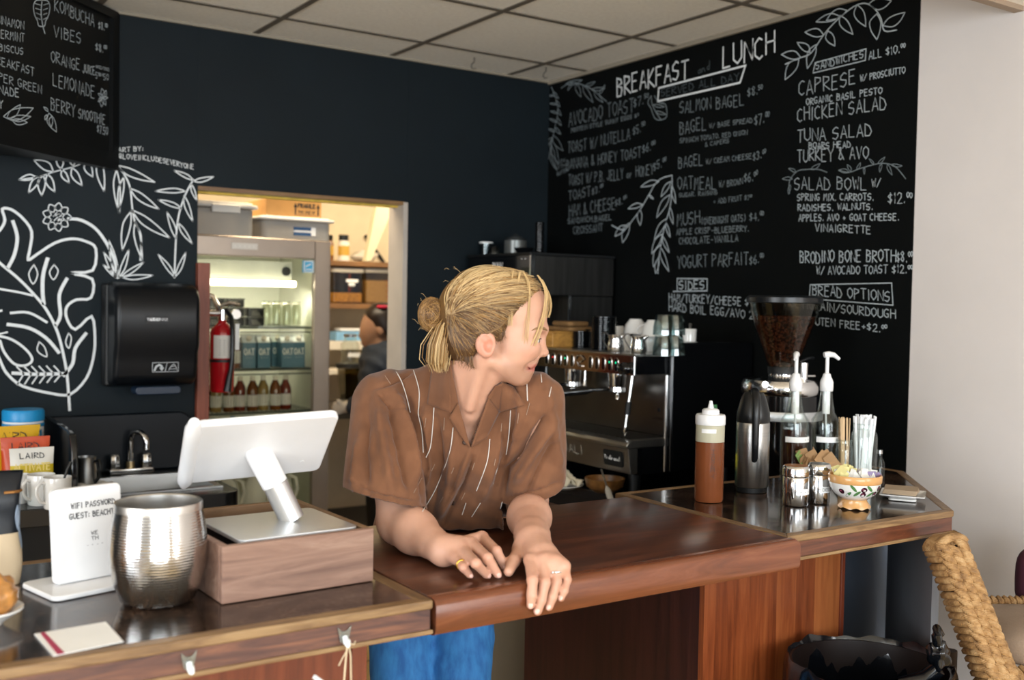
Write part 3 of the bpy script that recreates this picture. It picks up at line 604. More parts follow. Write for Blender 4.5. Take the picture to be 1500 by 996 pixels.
# ================================================================== LEFT: DISPENSER, SINK, THINGS ON THE WORKTOP
CHROME = M('chrome', 'dcdcdc', .12, 1, var=.02)
STEEL = M('brushed steel', 'b4b4b2', .28, 1, var=.08, vscale=4, stretch=(1, 1, 40), bump=.05, bscale=20, bstretch=(1, 1, 40))
STEELH = M('brushed sheet steel', '9f9d99', .33, 1, var=.1, vscale=4, stretch=(40, 1, 1))
BPL = M('black plastic', '101214', .3, var=.1)
BPM = M('matte black plastic', '0d0f11', .5)
WPL = M('white plastic', 'e9e9ea', .35, var=.01, coat=.2)
WCER = M('white ceramic', 'e6e4e0', .15, coat=.5, var=.02)
PAPER = M('white paper', 'ececea', .7, var=.02)
INK = M('dark ink', '26282c', .6)
# paper towel dispenser
th = thing('paper_towel_dispenser', 'black paper towel dispenser on the dark wall above the hand sink', 'dispenser', (1.085, YB-.002, 1.225))
pr = [(0, .0), (-.04, .0), (-.13, .012), (-.16, .03), (-.172, .09), (-.176, .13), (-.19, .16), (-.195, .26), (-.19, .335), (-.165, .375), (-.11, .39), (0, .39)]
T = frame((0, 0, 0), (0, 1, 0), (0, 0, 1), (1, 0, 0))
MB().prism(pr, -.155, .155, T).build('cover', M('glossy black cover', '090c10', .33, spec=.35), th, bevel=.022, seg=4)
MB().box(-.164, -.075, .003, .164, 0, .387).build('back_housing', BPM, th, bevel=.012, seg=3)
b = MB(); b.prism(rrect(-.08, 0, .085, .03, .012), 0, .07, frame((0, -.11, -.022), (1, 0, 0), (0, 0, 1), (0, -1, 0))); b.build('feed_lip', M('blue black plastic', '16263a', .35), th, bevel=.004)
# label plates follow the slope of the cover's face
b = MB(); b.prism(rrect(-.042, -.015, .042, .015, .004), 0, .003, frame((-.008, -.193, .255), (1, 0, 0), (0, .02, 1), (0, -1, 0))); o = b.build('name_plate', BPM, th)
b = MB(); write(b, 'WAUSAU', (-.044, -.1975, .251), (1, 0, 0), (0, 0, 1), .010, width=.042, bold=.22); write(b, 'PAPER', (.001, -.1975, .251), (1, 0, 0), (0, 0, 1), .009, width=.028, bold=.1); b.build('name_lettering', WPL, th)
b = MB(); yy = -.1768; n = Vector((0, -1, 0)); zz = .062
for a, c in (((-.02, 0), (.075, 0)), ((.075, 0), (.075, .034)), ((.075, .034), (-.02, .034)), ((-.02, .034), (-.02, 0)), ((.026, 0), (.034, .034))): ribbon(b, [(a[0], yy, zz+a[1]), (c[0], yy, zz+c[1])], .002, n)
ribbon(b, [(-.012, yy, zz+.006), (-.006, yy, zz+.02), (.006, yy, zz+.026), (.014, yy, zz+.02), (.014, yy, zz+.012)], .007, n); ribbon(b, [(.008, yy, zz+.014), (.014, yy, zz+.006), (.02, yy, zz+.014)], .004, n)
ribbon(b, [(.04, yy, zz+.006), (.048, yy, zz+.02), (.058, yy, zz+.028), (.066, yy, zz+.018), (.07, yy, zz+.006)], .0022, n); ribbon(b, [(.046, yy, zz+.01), (.066, yy, zz+.01)], .0018, n); ribbon(b, [(.05, yy, zz+.018), (.062, yy, zz+.02)], .0018, n)
b.build('hand_icon', M('label grey', 'b9bec2', .6), th)

# worktop with the hand sink
WZ = .9
th = thing('sink_worktop', 'black speckled worktop with rounded end and a steel hand sink basin', 'worktop', (.5, 3.83, WZ-.045))
poly = [(-.9, -.31), (.69, -.31)]+arc(.69, -.25, .06, -90, 0, 5)+[(.75, .295), (-.9, .295)]
hole = (.28, -.20, .70, .13)
b = MB()   # slab in four pieces round the basin opening
z0, z1 = 0, .045
b.prism([(-.9, -.31), (hole[0], -.31), (hole[0], .295), (-.9, .295)], z0, z1)
b.prism([(hole[0], -.31), (.69, -.31)]+arc(.69, -.25, .06, -90, 0, 5)+[(.75, hole[1]), (hole[0], hole[1])], z0, z1)
b.prism([(hole[0], hole[3]), (.75, hole[3]), (.75, .295), (hole[0], .295)], z0, z1)
b.prism([(hole[2], hole[1]), (.75, hole[1]), (.75, hole[3]), (hole[2], hole[3])], z0, z1)
b.build('top', BLKD, th)
MB().prism([(-.9, -.316), (.69, -.316)]+arc(.69, -.25, .066, -90, 0, 6)+[(.756, .295), (.745, .295), (.745, -.25)]+arc(.69, -.25, .055, 0, -90, 6)+[(-.9, -.305)], -.012, .0445).build('edge_band', M('black edge band', '07080a', .3, coat=.3), th, bevel=.003)
b = MB(); b.box(-.88, -.25, -.85, .69, .29, -.11); b.box(-.88, -.25, -.11, .69, -.23, 0); b.box(-.88, -.23, -.11, -.86, .29, 0); b.box(.67, -.23, -.11, .69, .29, 0); b.build('base_cabinet', BLK, th)
# backsplash with a rounded top corner
th0 = th; th = thing('sink_backsplash', 'black laminate backsplash with rounded corner and side guard round the hand sink', 'backsplash', th0.location)
sp = [(-.9, 0), (.752-.0, 0)]+arc(.705, .17, .05, 0, 90, 6)+[(-.9, .22)]
MB().prism(sp, 0, .03, frame((0, .298, .0455), (1, 0, 0), (0, 0, 1), (0, -1, 0))).build('backsplash', M('blue black splashback', '0a1118', .4, spec=.3), th, bevel=.008)
gd = [(0, 0), (.47, 0), (.47, .16), (.44, .205), (.40, .215), (0, .222)]
MB().prism(gd, -.01, .012, frame((.235, .298, .0455), (0, -1, 0), (0, 0, 1), (1, 0, 0))).build('splash_guard', M('glossy black guard', '0a0d11', .12, coat=.4), th, bevel=.006)
th = th0
b = MB(); x0, y0, x1, y1 = hole; g = .004
inner = [(x0+.02, y0+.02), (x1-.02, y0+.02), (x1-.02, y1-.02), (x0+.02, y1-.02)]; rim = [(x0-.018, y0-.018), (x1+.018, y0-.018), (x1+.018, y1+.018), (x0-.018, y1+.018)]
vs = [(x, y, .052) for x, y in rim]+[(x, y, .052) for x, y in [(x0+.006, y0+.006), (x1-.006, y0+.006), (x1-.006, y1-.006), (x0+.006, y1-.006)]]+[(x, y, -.09) for x, y in inner]+[(x, y, .046) for x, y in rim]
fs = [(i, (i+1) % 4, 4+(i+1) % 4, 4+i) for i in range(4)]+[(4+i, 4+(i+1) % 4, 8+(i+1) % 4, 8+i) for i in range(4)]+[(8, 9, 10, 11)]+[(i, 12+i, 12+(i+1) % 4, (i+1) % 4) for i in range(4)]
b.add(vs, fs); b.build('basin', M('sink steel', 'a8a9a8', .35, 1, var=.06), th)
# faucet
fp = aZ(186, 689, WZ+.004); th = thing('faucet', 'chrome gooseneck faucet with two knobs behind the hand sink', 'faucet', (fp.x, 4.062, WZ+.0005))
MB().prism(rrect(-.085, -.028, .085, .028, .012), 0, .022).build('deck_plate', CHROME, th, bevel=.005)
MB().tube([(0, 0, .02), (0, 0, .12)]+[(.0+(.035-.035*math.cos(math.radians(a)))*.55, -(.035-.035*math.cos(math.radians(a))), .12+.038*math.sin(math.radians(a))) for a in range(15, 181, 15)]+[(.0385, -.07, .095)], [.011]*14+[.012], 12).build('spout', CHROME, th, smooth=50)
MB().lathe([(0, .045), (.016, .045), (.017, .022), (.015, .02)], 16).build('spout_base', M('brassy base', 'b9a27a', .3, 1), th, smooth=40)
for sx in (-.058, .058): MB().lathe([(0, .075), (.014, .075), (.020, .068), (.0235, .03), (.022, .022), (0, .022)], 8, (sx, 0, 0)).build('knob', CHROME, th, bevel=.002)

# metal jugs and shaker by the guard
def jug(loc, h, r, label, name='milk_pitcher', handle=True, hm=None, ha=-.8):
    th = thing(name, label, 'pitcher', loc)
    MB().lathe([(0, 0), (r, 0), (r*1.02, h*.1), (r*1.0, h*.6), (r*.92, h*.85), (r*.97, h), (r*.9, h), (r*.86, h*.85), (r*.9, h*.12), (0, h*.1)], 24).build('body', STEEL, th, smooth=40)
    if handle:
        c, s = math.cos(ha), math.sin(ha)
        MB().tube([(c*q*r, s*q*r, z*h) for q, z in ((.9, .85), (1.45, .9), (1.62, .7), (1.5, .35), (1.0, .15))], .006, 8).build('handle', hm or STEEL, th, smooth=60)
    return th
p = aZ(126, 713, WZ+.0005); jug((p.x, p.y, WZ+.0005), .105, .034, 'steel milk pitcher with a dark handle right of the black splash guard', hm=BPL)
p = aZ(124, 700, WZ+.0005); th = thing('cocktail_shaker', 'small lidded steel shaker behind the milk pitcher at the sink', 'shaker', (p.x+.03, p.y+.14, WZ+.0005))
MB().lathe([(0, 0), (.036, 0), (.042, .1), (.04, .102), (0, .102)], 20).build('cup', STEEL, th, smooth=40); MB().lathe([(.041, .1), (.04, .112), (.024, .135), (.022, .16), (.012, .168), (0, .168)], 20).build('lid', STEEL, th, smooth=40)
p = aZ(140, 716, WZ+.0005); b = MB()
N = 14
for i in range(N):
    for j in range(9): b.v.append((p.x-.06+.13*i/(N-1), p.y-.03+.09*j/8, WZ+.005+.009*math.sin(i*.9+j*.5)*math.sin(j*.7+.5)+.006))
b.f = [(i*9+j, (i+1)*9+j, (i+1)*9+j+1, i*9+j+1) for i in range(N-1) for j in range(8)]
tag(b.build('bar_towel', M('white cloth', 'd8d6d0', .9), smooth=80, solid=.004), 'crumpled white cloth lying at the sink edge below the pitcher', 'cloth')

# tub with a blue lid
p = aZ(34, 724, WZ+.0005); q = aY(34, 636, 3.96)
th = thing('powder_tub', 'white round tub with a bright blue lid and blue label', 'tub', (q.x, 3.96, WZ+.0005))
MB().lathe([(0, 0), (.062, 0), (.066, .01), (.066, .2), (.06, .205), (.0, .205)], 36).build('tub_body', WPL, th, smooth=40)
MB().lathe([(.0, .232), (.064, .232), (.068, .226), (.068, .2), (.064, .196), (.0, .197)], 36).build('lid', M('sky blue lid', '1f8fca', .35), th, smooth=40)
MB().lathe([(.0672, .182), (.0676, .187), (.0672, .192)], 36).build('seal_ring', M('sky blue lid', '1f8fca', .35), th, smooth=60)
BLUE = M('label blue', '2a7fae', .5)
MB().lathe([(.0668, .03), (.0668, .172)], 12, a0=math.radians(-108), a1=math.radians(-38)).build('front_label', BLUE, th, smooth=60)
MB().lathe([(.0668, .03), (.0668, .165)], 8, a0=math.radians(-178), a1=math.radians(-130)).build('side_label', BLUE, th, smooth=60)
b = MB()
for s, z in (('LOOK & FEEL', .15), ('YOUR BEST', .128)):
    st, Wd = strokes(s, .2)
    for pl in st: ribbon(b, [(.0675*math.sin(math.radians(18+(x/Wd-.5)*50)), -.0675*math.cos(math.radians(18+(x/Wd-.5)*50)), z+y*.014) for x, y in pl], .0022, Vector((.3, -.95, 0)))
for i in range(4): ribbon(b, [(.0675*math.sin(math.radians(a)), -.0675*math.cos(math.radians(a)), .15-i*.02) for a in range(-84, -45, 6)], .003, Vector((-.9, -.4, 0)))
b.build('label_lettering', WPL, th)

for o in kids(th): o.scale = (1, 1, 1.15)

def pouch(loc, w, h, d, rz, cols, label, txt, txt2=None, lean=.12, tilt=0):
    """a stand-up bag: full at the bottom, flat sealed at the top"""
    th = thing('stand_up_pouch', label, 'bag', loc, rz); b = MB(); nu, nv = 13, 13
    def S(u, v, s):
        th2 = (1-v)**.75*math.sqrt(max(0, 1-(2*u-1)**2))*d/2*(.35+.65*min(1, (v+.15)*2.2)) if v < .9 else .0012
        wob = .004*math.sin(u*9+v*5)*(1-v)
        return Vector(((u-.5)*w*(1-.05*math.sin(PI*v))+tilt*v*h, lean*h*v*.5+s*(th2+.0012)+wob, v*h))
    for s in (-1, 1):
        o = len(b.v); b.v += [tuple(S(i/(nu-1), j/(nv-1), s)) for i in range(nu) for j in range(nv)]
        b.f += [(o+i*nv+j, o+(i+1)*nv+j, o+(i+1)*nv+j+1, o+i*nv+j+1) for i in range(nu-1) for j in range(nv-1)]
    n = nu*nv
    b.f += [(i*nv+nv-1, (i+1)*nv+nv-1, n+(i+1)*nv+nv-1, n+i*nv+nv-1) for i in range(nu-1)]+[(i*nv, (i+1)*nv, n+(i+1)*nv, n+i*nv) for i in range(nu-1)]+[(j, j+1, n+j+1, n+j) for j in range(nv-1)]+[((nu-1)*nv+j, (nu-1)*nv+j+1, n+(nu-1)*nv+j+1, n+(nu-1)*nv+j) for j in range(nv-1)]
    o = b.build('bag_body', [M('bag '+c, c, .35, var=.03) for c in cols], th, smooth=60)
    if len(cols) > 1:
        for f in o.data.polygons: f.material_index = 1 if f.center.z > h*.70 else 0
    b = MB(); 
    def put(s, v0, hh, wf, u0=.5, bold=.16):
        st, Wd = strokes(s, .2)
        for pl in st:
            q = [S(u0+(x/Wd-.5)*wf, v0+y*hh, -1)+Vector((0, -.0015, 0)) for x, y in pl]
            ribbon(b, q, hh*h*bold, Vector((0, -1, 0)))
    put(txt, .80, .10, .55); o2 = b.build('lettering', INK, th)
    if txt2:
        b = MB(); put(txt2, .56, .13, .84, bold=.2); b.build('product_lettering', M('yellow ink', 'e8d27a', .6), th)
    return th
q = aY(38, 690, 3.72); pouch((q.x-.05, 3.82, WZ+.0005), .19, .225, .07, .12, ['d8a911'], 'bright yellow bag leaning behind the orange bag on the worktop', 'LAIRD', tilt=.1)
q = aY(50, 690, 3.66); pouch((q.x-.01, 3.755, WZ+.0005), .15, .195, .06, -.05, ['c4471c'], 'orange bag standing between the yellow bag and the white topped bag', 'LAIRD')
q = aY(58, 690, 3.60); pouch((q.x-.005, 3.70, WZ+.0005), .135, .165, .03, 0, ['c9b01c', 'e3e0d8'], 'white topped yellow bag in front of the orange bag', 'LAIRD', 'ACTIVATE')

def mug(loc, r, h, ha, label, group=None, m=None, name='coffee_mug', hr=1):
    th = thing(name, label, 'mug', loc, 0, group)
    MB().lathe([(0, 0), (r*.88, 0), (r*.95, h*.04), (r, h*.98), (r*.985, h), (r*.93, h*.985), (r*.88, h*.08), (0, h*.07)], 32).build('cup', m or WCER, th, smooth=40)
    c, s = math.cos(ha), math.sin(ha)
    MB().tube([(c*r*q, s*r*q, h*z) for q, z in ((.93, .82), (1.3, .87), (1.62, .72), (1.62, .5), (1.35, .28), (.93, .2))], h*.055, 8).build('handle', m or WCER, th, smooth=60)
    return th
GM = 'white mugs at the sink worktop'
p = aZ(84, 744, WZ+.0005); front = mug((p.x, p.y, WZ+.0005), .042, .098, math.radians(200), 'frontmost white mug with a spoon standing in it on the black worktop', GM)
th = thing('spoon', 'dark handled spoon standing in the frontmost white mug', 'spoon', (p.x, p.y, WZ+.012))
MB().tube([(-.01, 0, 0), (.018, .004, .07), (.03, .008, .105), (.042, .012, .128)], [.003, .003, .005, .006], 8).build('spoon_handle', BPL, th, smooth=50); MB().ell((-.012, 0, .004), (.009, .012, .006), 10, 6).build('bowl', STEEL, th, smooth=60)
mug((front.location.x-.032, front.location.y+.088, WZ+.0005), .042, .096, math.radians(210), 'second white mug just behind the one holding a spoon', GM)
mug((front.location.x-.092, front.location.y+.150, WZ+.0005), .037, .09, math.radians(150), 'white mug furthest back in front of the bags', GM)
p = aZ(10, 748, WZ+.0005); th = thing('glass_jar', 'small clear jar half hidden by the dark bag on the worktop', 'jar', (p.x, p.y, WZ+.0005))
GLASS = thin_glass('clear glass')
MB().lathe([(0, 0), (.03, 0), (.033, .01), (.033, .05), (.026, .062), (.024, .062), (.03, .048), (.03, .008), (0, .006)], 20).build('jar_body', GLASS, th, smooth=40); MB().lathe([(.0, .075), (.026, .075), (.027, .06), (0, .06)], 20).build('lid', M('tan lid', 'b8a37c', .5), th, smooth=40)

# ================================================================== ON THE REGISTER COUNTER
# wooden tray box with the card reader stand
p0, p1 = aZ(325, 886, ZT), aZ(547, 851, ZT)
ux = (p1-p0); LW = ux.length; rz = math.atan2(ux.y, ux.x)
th = thing('wooden_tray_box', 'low weathered wooden box carrying the card reader stand', 'box', (p0.x, p0.y, ZT), rz)
BOXW = wood('weathered walnut', [(.2, '5c4238'), (.5, '8a6a5a'), (.8, 'a98b78')], (1.2, 12, 12), 3, .6, bump=.2, dist=1.2)
BOXI = wood('walnut rim', [(.2, '59402c'), (.8, '8f6f4d')], (1.2, 12, 12), 4, .5)
DB, HB, tk = .325, .094, .014
MB().box(0, 0, 0, LW, tk, HB).build('front_board', BOXW, th, bevel=.002); MB().box(0, DB-tk, 0, LW, DB, HB).build('rear_board', BOXI, th, bevel=.002)
MB().box(0, tk+.0005, 0, tk, DB-tk-.0005, HB).build('end_board', BOXW, th, bevel=.002); MB().box(LW-tk, tk+.0005, 0, LW, DB-tk-.0005, HB).build('end_board', BOXI, th, bevel=.002)
MB().box(tk, tk, 0, LW-tk, DB-tk, .062).build('inner_tray', M('dark tray wood', '3a2219', .4, var=.2, stretch=(2, 12, 1)), th)
BT = thing('card_reader_stand', 'white tablet register on an angled metal neck seen from behind', 'register', (p0.x, p0.y, ZT+.0635), rz)
SILV = M('satin aluminium', 'd3d5d7', .3, .75, var=.01)
# base plate: corners taken from its visible outline
zp = ZT+.0985
cr = [aZ(396, 796, zp), aZ(499, 771, zp), aZ(436, 737, zp), aZ(296, 757, zp)]
Li = Matrix.Translation(BT.location).to_4x4() @ Matrix.Rotation(rz, 4, 'Z'); Li = Li.inverted()
lc_ = [Li @ q for q in cr]
cx = sum(q.x for q in lc_)/4; cy = sum(q.y for q in lc_)/4
BWD, BDP = .205, .215
MB().prism(rrect(cx-.11, cy-.1, cx+.11, cy+.1, .014), .026, .033).build('base_plate', SILV, BT, bevel=.0015)
MB().prism(rrect(cx-.10, cy-.09, cx+.10, cy+.09, .01), 0, .0258).build('rubber_foot', BPM, BT)
ctr = Vector((cx, cy, 0))
def toL(v): return Li @ v
foot = Vector((cx+.035, cy+.012, .033))
# neck from the plate up to the back of the tablet enclosure
d0 = dep(Li.inverted() @ foot)
k_ = d0/FPX; da = d0-.03
tc_ = [aD(260, 708, da+22*k_), aD(456, 690, da+102*k_), aD(510, 606, da-22*k_), aD(298, 624, da-102*k_)]   # lower left, lower right, upper right, upper left
nk0 = toL(aD(428, 757, d0)); nk1 = toL(aD(378, 662, da+.012)); nkm = nk0.lerp(nk1, .5)
nk0.z = .033
MB().cyl(nk0, nkm, .0225, .0225, 28).build('neck', SILV, BT, smooth=40)
MB().cyl(nkm, nk1+(nk1-nk0).normalized()*.02, .0235, .0245, 28).build('neck_sleeve', WPL, BT, smooth=40, bevel=.002)
# tablet enclosure: seen from behind; long edge rises to the right
o_ = (tc_[0]+tc_[1]+tc_[2]+tc_[3])/4
u_ = ((tc_[1]-tc_[0])+(tc_[2]-tc_[3])).normalized(); v_ = ((tc_[3]-tc_[0])+(tc_[2]-tc_[1])); v_ = (v_-u_*v_.dot(u_)).normalized(); n_ = u_.cross(v_).normalized()
if n_.dot(CAM-o_) < 0: n_ = -n_
ww = ((tc_[1]-tc_[0]).length+(tc_[2]-tc_[3]).length)/2; hh = ((tc_[3]-tc_[0]).length+(tc_[2]-tc_[1]).length)/2
Rz = Matrix.Rotation(-rz, 3, 'Z'); F = frame(toL(o_), Rz @ u_, Rz @ v_, Rz @ n_)
MB().prism(rrect(-ww/2, -hh/2, ww/2, hh/2, .016, 6), -.012, .002, F).build('tablet_case', WPL, BT, bevel=.004, seg=3)
b = MB(); b.prism(rrect(-ww/2+.012, -hh/2+.012, ww/2-.012, hh/2-.012, .006), -.0128, -.0121, F); b.build('screen', M('dark screen', '0a0c10', .1), BT)
b = MB(); pts = [F @ Vector((-ww/2-.002, -hh/2-.008+(hh+.022)*i/10, .001)) for i in range(11)]
b.tube(pts, [.007]+[.014]*9+[.009], 16, sq=1.0); b.build('card_reader', WPL, BT, smooth=50)
MB().prism([(-.004, -.003), (.004, -.003), (0, .004)], .002, .0026, frame(F @ Vector((ww/2-.04, -hh/2+.05, 0)), F.to_3x3() @ Vector((1, 0, 0)), F.to_3x3() @ Vector((0, 1, 0)), F.to_3x3() @ Vector((0, 0, 1)))).build('logo_mark', PAPER, BT)

# hammered steel tumbler
p = aZ(236, 884, ZT); th = thing('steel_canister', 'barrel shaped hammered steel canister open at the top', 'canister', (p.x-.0, p.y+.018, ZT))
r0 = 69*dep(th.location)/FPX
t = NT('ribbed polished steel'); t.set(Metallic=1, Roughness=.16); t.b.inputs['Base Color'].default_value = lin('c9c7c4')
wv = t.n('ShaderNodeTexWave', wave_type='BANDS', bands_direction='Z'); wv.inputs['Scale'].default_value = 70; wv.inputs['Distortion'].default_value = 2.2; wv.inputs['Detail'].default_value = 2; wv.inputs['Detail Scale'].default_value = 2
t.l(t.coords(), wv.inputs['Vector']); t.bump(wv.outputs['Fac'], .14, .002); RIB = t.m
hc = .162
MB().lathe([(0, .0), (r0*.68, 0), (r0*.76, .006), (r0*.9, .032), (r0*.985, .066), (r0*1.0, .092), (r0*.97, .122), (r0*.905, .152)], 48).build('body', RIB, th, smooth=60)
MB().lathe([(r0*.905, .152), (r0*.9, hc), (r0*.89, hc+.002), (r0*.865, hc), (r0*.86, .15), (r0*.94, .08), (r0*.7, .006), (0, .005)], 48).build('rim', M('polished steel', 'd8d5d0', .3, 1), th, smooth=40)

# wifi sign: white card holder on a flat base
p = aZ(125, 868, ZT); q = aZ(62, 872, ZT); dd = dep(p)
th = thing('wifi_sign', 'white plastic stand with the wifi password printed on it', 'sign', (p.x+.01, p.y+.05, ZT), math.radians(14))
MB().prism(rrect(-.085, -.07, .075, .06, .015), 0, .009).build('base', WPL, th, bevel=.003)
ht = 148*dd/FPX; FS = frame((0, .0, .009), (1, 0, 0), (0, .10, .995), (0, -.995, .10))
MB().prism(rrect(-.054, 0, .068, ht-.009, .010), -.009, .009, FS).build('panel', WPL, th, bevel=.004)
b = MB()
for s, v, hh2, w0 in (('WIFI PASSWORD', .108, .009, .078), ('GUEST: BEACHTO', .093, .009, .085), ('WE', .066, .006, .012), ('TH', .058, .006, .012), ('- - - -', .050, .003, .03)):
    write(b, s, FS @ Vector((.012-w0/2+.004, v*ht/.147, .0095)), FS.to_3x3() @ Vector((1, 0, 0)), FS.to_3x3() @ Vector((0, 1, 0)), hh2, width=w0, bold=.17)
b.build('lettering', INK, th)
# laminated card lying on the counter
cs = [aZ(50, 930, ZT), aZ(155, 912, ZT), aZ(181, 941, ZT), aZ(78, 962, ZT)]; c0 = sum(cs, Vector())/4
th = thing('laminated_card', 'white laminated card with a red strip lying on the register counter', 'card', (c0.x, c0.y, ZT))
lc2 = [(q.x-c0.x, q.y-c0.y) for q in cs]
MB().prism([lc2[3], lc2[2], lc2[1], lc2[0]], .0004, .0016).build('card', PAPER, th)
a, bq, c, d = [Vector(q) for q in lc2]
MB().prism([tuple(a.lerp(c, .03).lerp(bq, 0.05)), tuple(a.lerp(bq, .14)), tuple(d.lerp(c, .16)), tuple(d.lerp(c, .06))][::-1], .0016, .0019).build('red_strip', M('crimson ink', 'a8224a', .5), th)
# dark coffee bag and pastry plate at the left edge
p = aZ(-8, 855, ZT)
th = thing('coffee_bag', 'kraft bottomed coffee bag with a dark blue printed top at the left edge', 'bag', (p.x, p.y, ZT))
dd = dep(th.location); k = dd/FPX; hb = 165*k; b = MB(); nu, nv = 17, 15
def S(u, v):
    a = 2*PI*u; e = .5; cx = math.copysign(abs(math.cos(a))**e, math.cos(a)); sy = math.copysign(abs(math.sin(a))**e, math.sin(a))
    pin = max(0, (v-.72)/.28)
    return Vector((cx*33*k*(1+.08*math.sin(v*7)+.12*pin), sy*26*k*(1-.9*pin**1.3)+.004*math.sin(v*12+u*9), v*hb))
b.v = [tuple(S(i/24, j/nv)) for i in range(24) for j in range(nv+1)]
b.f = [(i*(nv+1)+j, ((i+1) % 24)*(nv+1)+j, ((i+1) % 24)*(nv+1)+j+1, i*(nv+1)+j+1) for i in range(24) for j in range(nv)]+[tuple(i*(nv+1) for i in range(24)), tuple(i*(nv+1)+nv for i in range(24))[::-1]]
o = b.build('bag_body', [M('kraft paper', 'c8b394', .7), M('dark bag print', '15191f', .45)], th, smooth=60)
for f in o.data.polygons: f.material_index = 1 if f.center.z > hb*(.42+.05*math.sin(f.center.x*60)) else 0
b = MB()
for (x, v, rx, rv, m) in ((26, .66, 10, .15, 0), (8, .60, 12, .12, 1), (18, .42, 11, .10, 0)):
    n = 16; vs = [S(.905+((x-18)/33*.10)+rx/33*.09*math.cos(2*PI*i/n), v+rv*math.sin(2*PI*i/n))*1.0+Vector((.0015, -.002, 0)) for i in range(n)]; b.add(vs, [tuple(range(n))])
b.build('printed_ovals', M('grey blue print', '8a97a8', .5), th)
MB().tube([S(u, .83)+Vector((.001, -.002, 0)) for u in (.76, .82, .88, .94, .99)], .0025, 6).build('gold_tie', M('copper tie', '9a6a36', .4, .6), th)
p = aZ(-20, 915, ZT); k = dep(p)/FPX
th = thing('pastry_plate', 'white plate holding a glazed pastry at the left edge', 'plate', (p.x, p.y, ZT))
MB().lathe([(0, .0), (22*k, 0), (26*k, .006), (50*k, .022), (50*k, .025), (27*k, .011), (0, .009)], 40).build('plate', WCER, th, smooth=50)
th2 = thing('pastry', 'brown glazed pastry on the white plate at the left edge', 'pastry', (p.x, p.y, ZT+.012))
b = MB(); b.ell((.004, 0, .03), (38*k, 34*k, .036), 28, 16)
for i, q in enumerate(b.v):
    r = 1+.07*math.sin(q[0]*260)*math.sin(q[1]*220+1)+.05*math.sin(q[2]*400); b.v[i] = (q[0]*r, q[1]*r, max(.0, q[2]*r))
b.build('crust', M('glazed crust', 'b07a3f', .3, coat=.4, var=.45, vscale=60, bump=.4, bscale=120), th2, smooth=70)
# clear hooks on the apron, the second with a string and a pen end
GLS = thin_glass('clear plastic', 'e6eeee', .2, dirt=.15)
for i, (px, py) in enumerate(((277, 968), (505, 930))):
    p = aY(px, py, 1.512); th = thing('adhesive_hook', ['clear plastic hook on the counter apron holding nothing', 'clear plastic hook on the counter apron with a looped string'][i], 'hook', (p.x, 1.5145, p.z), 0, 'clear hooks on the counter apron')
    MB().prism([(-.012, .014), (-.007, -.012), (.007, -.012), (.012, .014), (.004, .006), (-.004, .006)], 0, .003, frame((0, 0, 0), (1, 0, 0), (0, 0, 1), (0, -1, 0))).build('backplate', GLS, th, bevel=.001)
    MB().tube([(0, -.003, -.002), (0, -.008, -.010), (0, -.014, -.012), (0, -.016, -.004)], [.004, .005, .005, .003], 10).build('hook_arm', M('clear white plastic', 'e8f0f2', .1), th, smooth=60)
hp = aY(505, 930, 1.512); b = MB(); y = 1.498
b.tube([(hp.x, y+.002, hp.z-.008), (hp.x-.004, y, hp.z-.03), (hp.x-.009, y, hp.z-.1), (hp.x-.014, y, hp.z-.22)], .0016, 6)
b.tube([(hp.x, y+.002, hp.z-.008), (hp.x+.004, y, hp.z-.03), (hp.x+.006, y, hp.z-.1), (hp.x+.008, y, hp.z-.22)], .0016, 6)
b.tube([(hp.x-.002, y, hp.z-.02), (hp.x-.012, y-.004, hp.z-.03), (hp.x-.016, y, hp.z-.042)], .001, 5)
b.tube([(hp.x+.002, y, hp.z-.01), (hp.x+.008, y-.003, hp.z-.012), (hp.x+.012, y, hp.z-.008)], .0009, 5)
tag(b.build('hanging_string', M('cotton string', 'cdbb9c', .8), smooth=60), 'pale string looped over the clear hook near the bar flap', 'string')
p = aY(460, 991, 1.49); b = MB(); b.tube([(p.x, 1.49, p.z), (p.x+.016, 1.49, p.z-.014), (p.x+.06, 1.49, p.z-.06)], [.0035, .004, .004], 10)
b.tube([(p.x+.06, 1.49, p.z-.06), (hp.x-.014, y, hp.z-.22)], .0012, 6)
tag(b.build('pen', WPL, smooth=50), 'white pen hanging in front of the register cabinet', 'pen')

# ================================================================== KITCHEN BEHIND THE DOORWAY
FY = 4.60                                   # fridge front plane
fl, fr_ = 1.36, 2.058
th = thing('display_fridge', 'glass door fridge with grey metal frame and lit shelves of drinks', 'fridge', (1.709, FY+.30, 0))
FRG = M('fridge grey metal', 'a99c90', .32, .7, var=.05)
FIN = M('fridge white liner', 'e3e4d6', .5)
hw = .349; fz = 1.838
b = MB(); b.box(-hw, -.26, 0, -hw+.03, .30, fz); b.box(hw-.03, -.26, 0, hw, .30, fz); b.box(-hw+.03, .27, .12, hw-.03, .30, fz); b.box(-hw+.03, -.26, fz-.04, hw-.03, .27, fz); b.box(-hw+.03, -.26, 0, hw-.03, .27, .12)
b.build('cabinet', FRG, th)
b = MB(); b.box(-hw+.031, .255, .121, hw-.031, .269, fz-.041); b.box(-hw+.031, -.22, .121, -hw+.036, .255, fz-.041); b.box(hw-.036, -.22, .121, hw-.031, .255, fz-.041); b.box(-hw+.036, -.22, fz-.05, hw-.036, .255, fz-.042); b.box(-hw+.036, -.22, .121, hw-.036, .255, .126); b.build('liner', FIN, th)
dr = MB(); st, hd = .078, .088
dr.box(-hw, -.30, 0, -hw+.05, -.262, fz); dr.box(hw-st, -.30, 0, hw, -.262, fz)
dr.box(-hw+.05, -.30, fz-hd, hw-st, -.262, fz); dr.box(-hw+.05, -.30, 0, hw-st, -.262, .14)
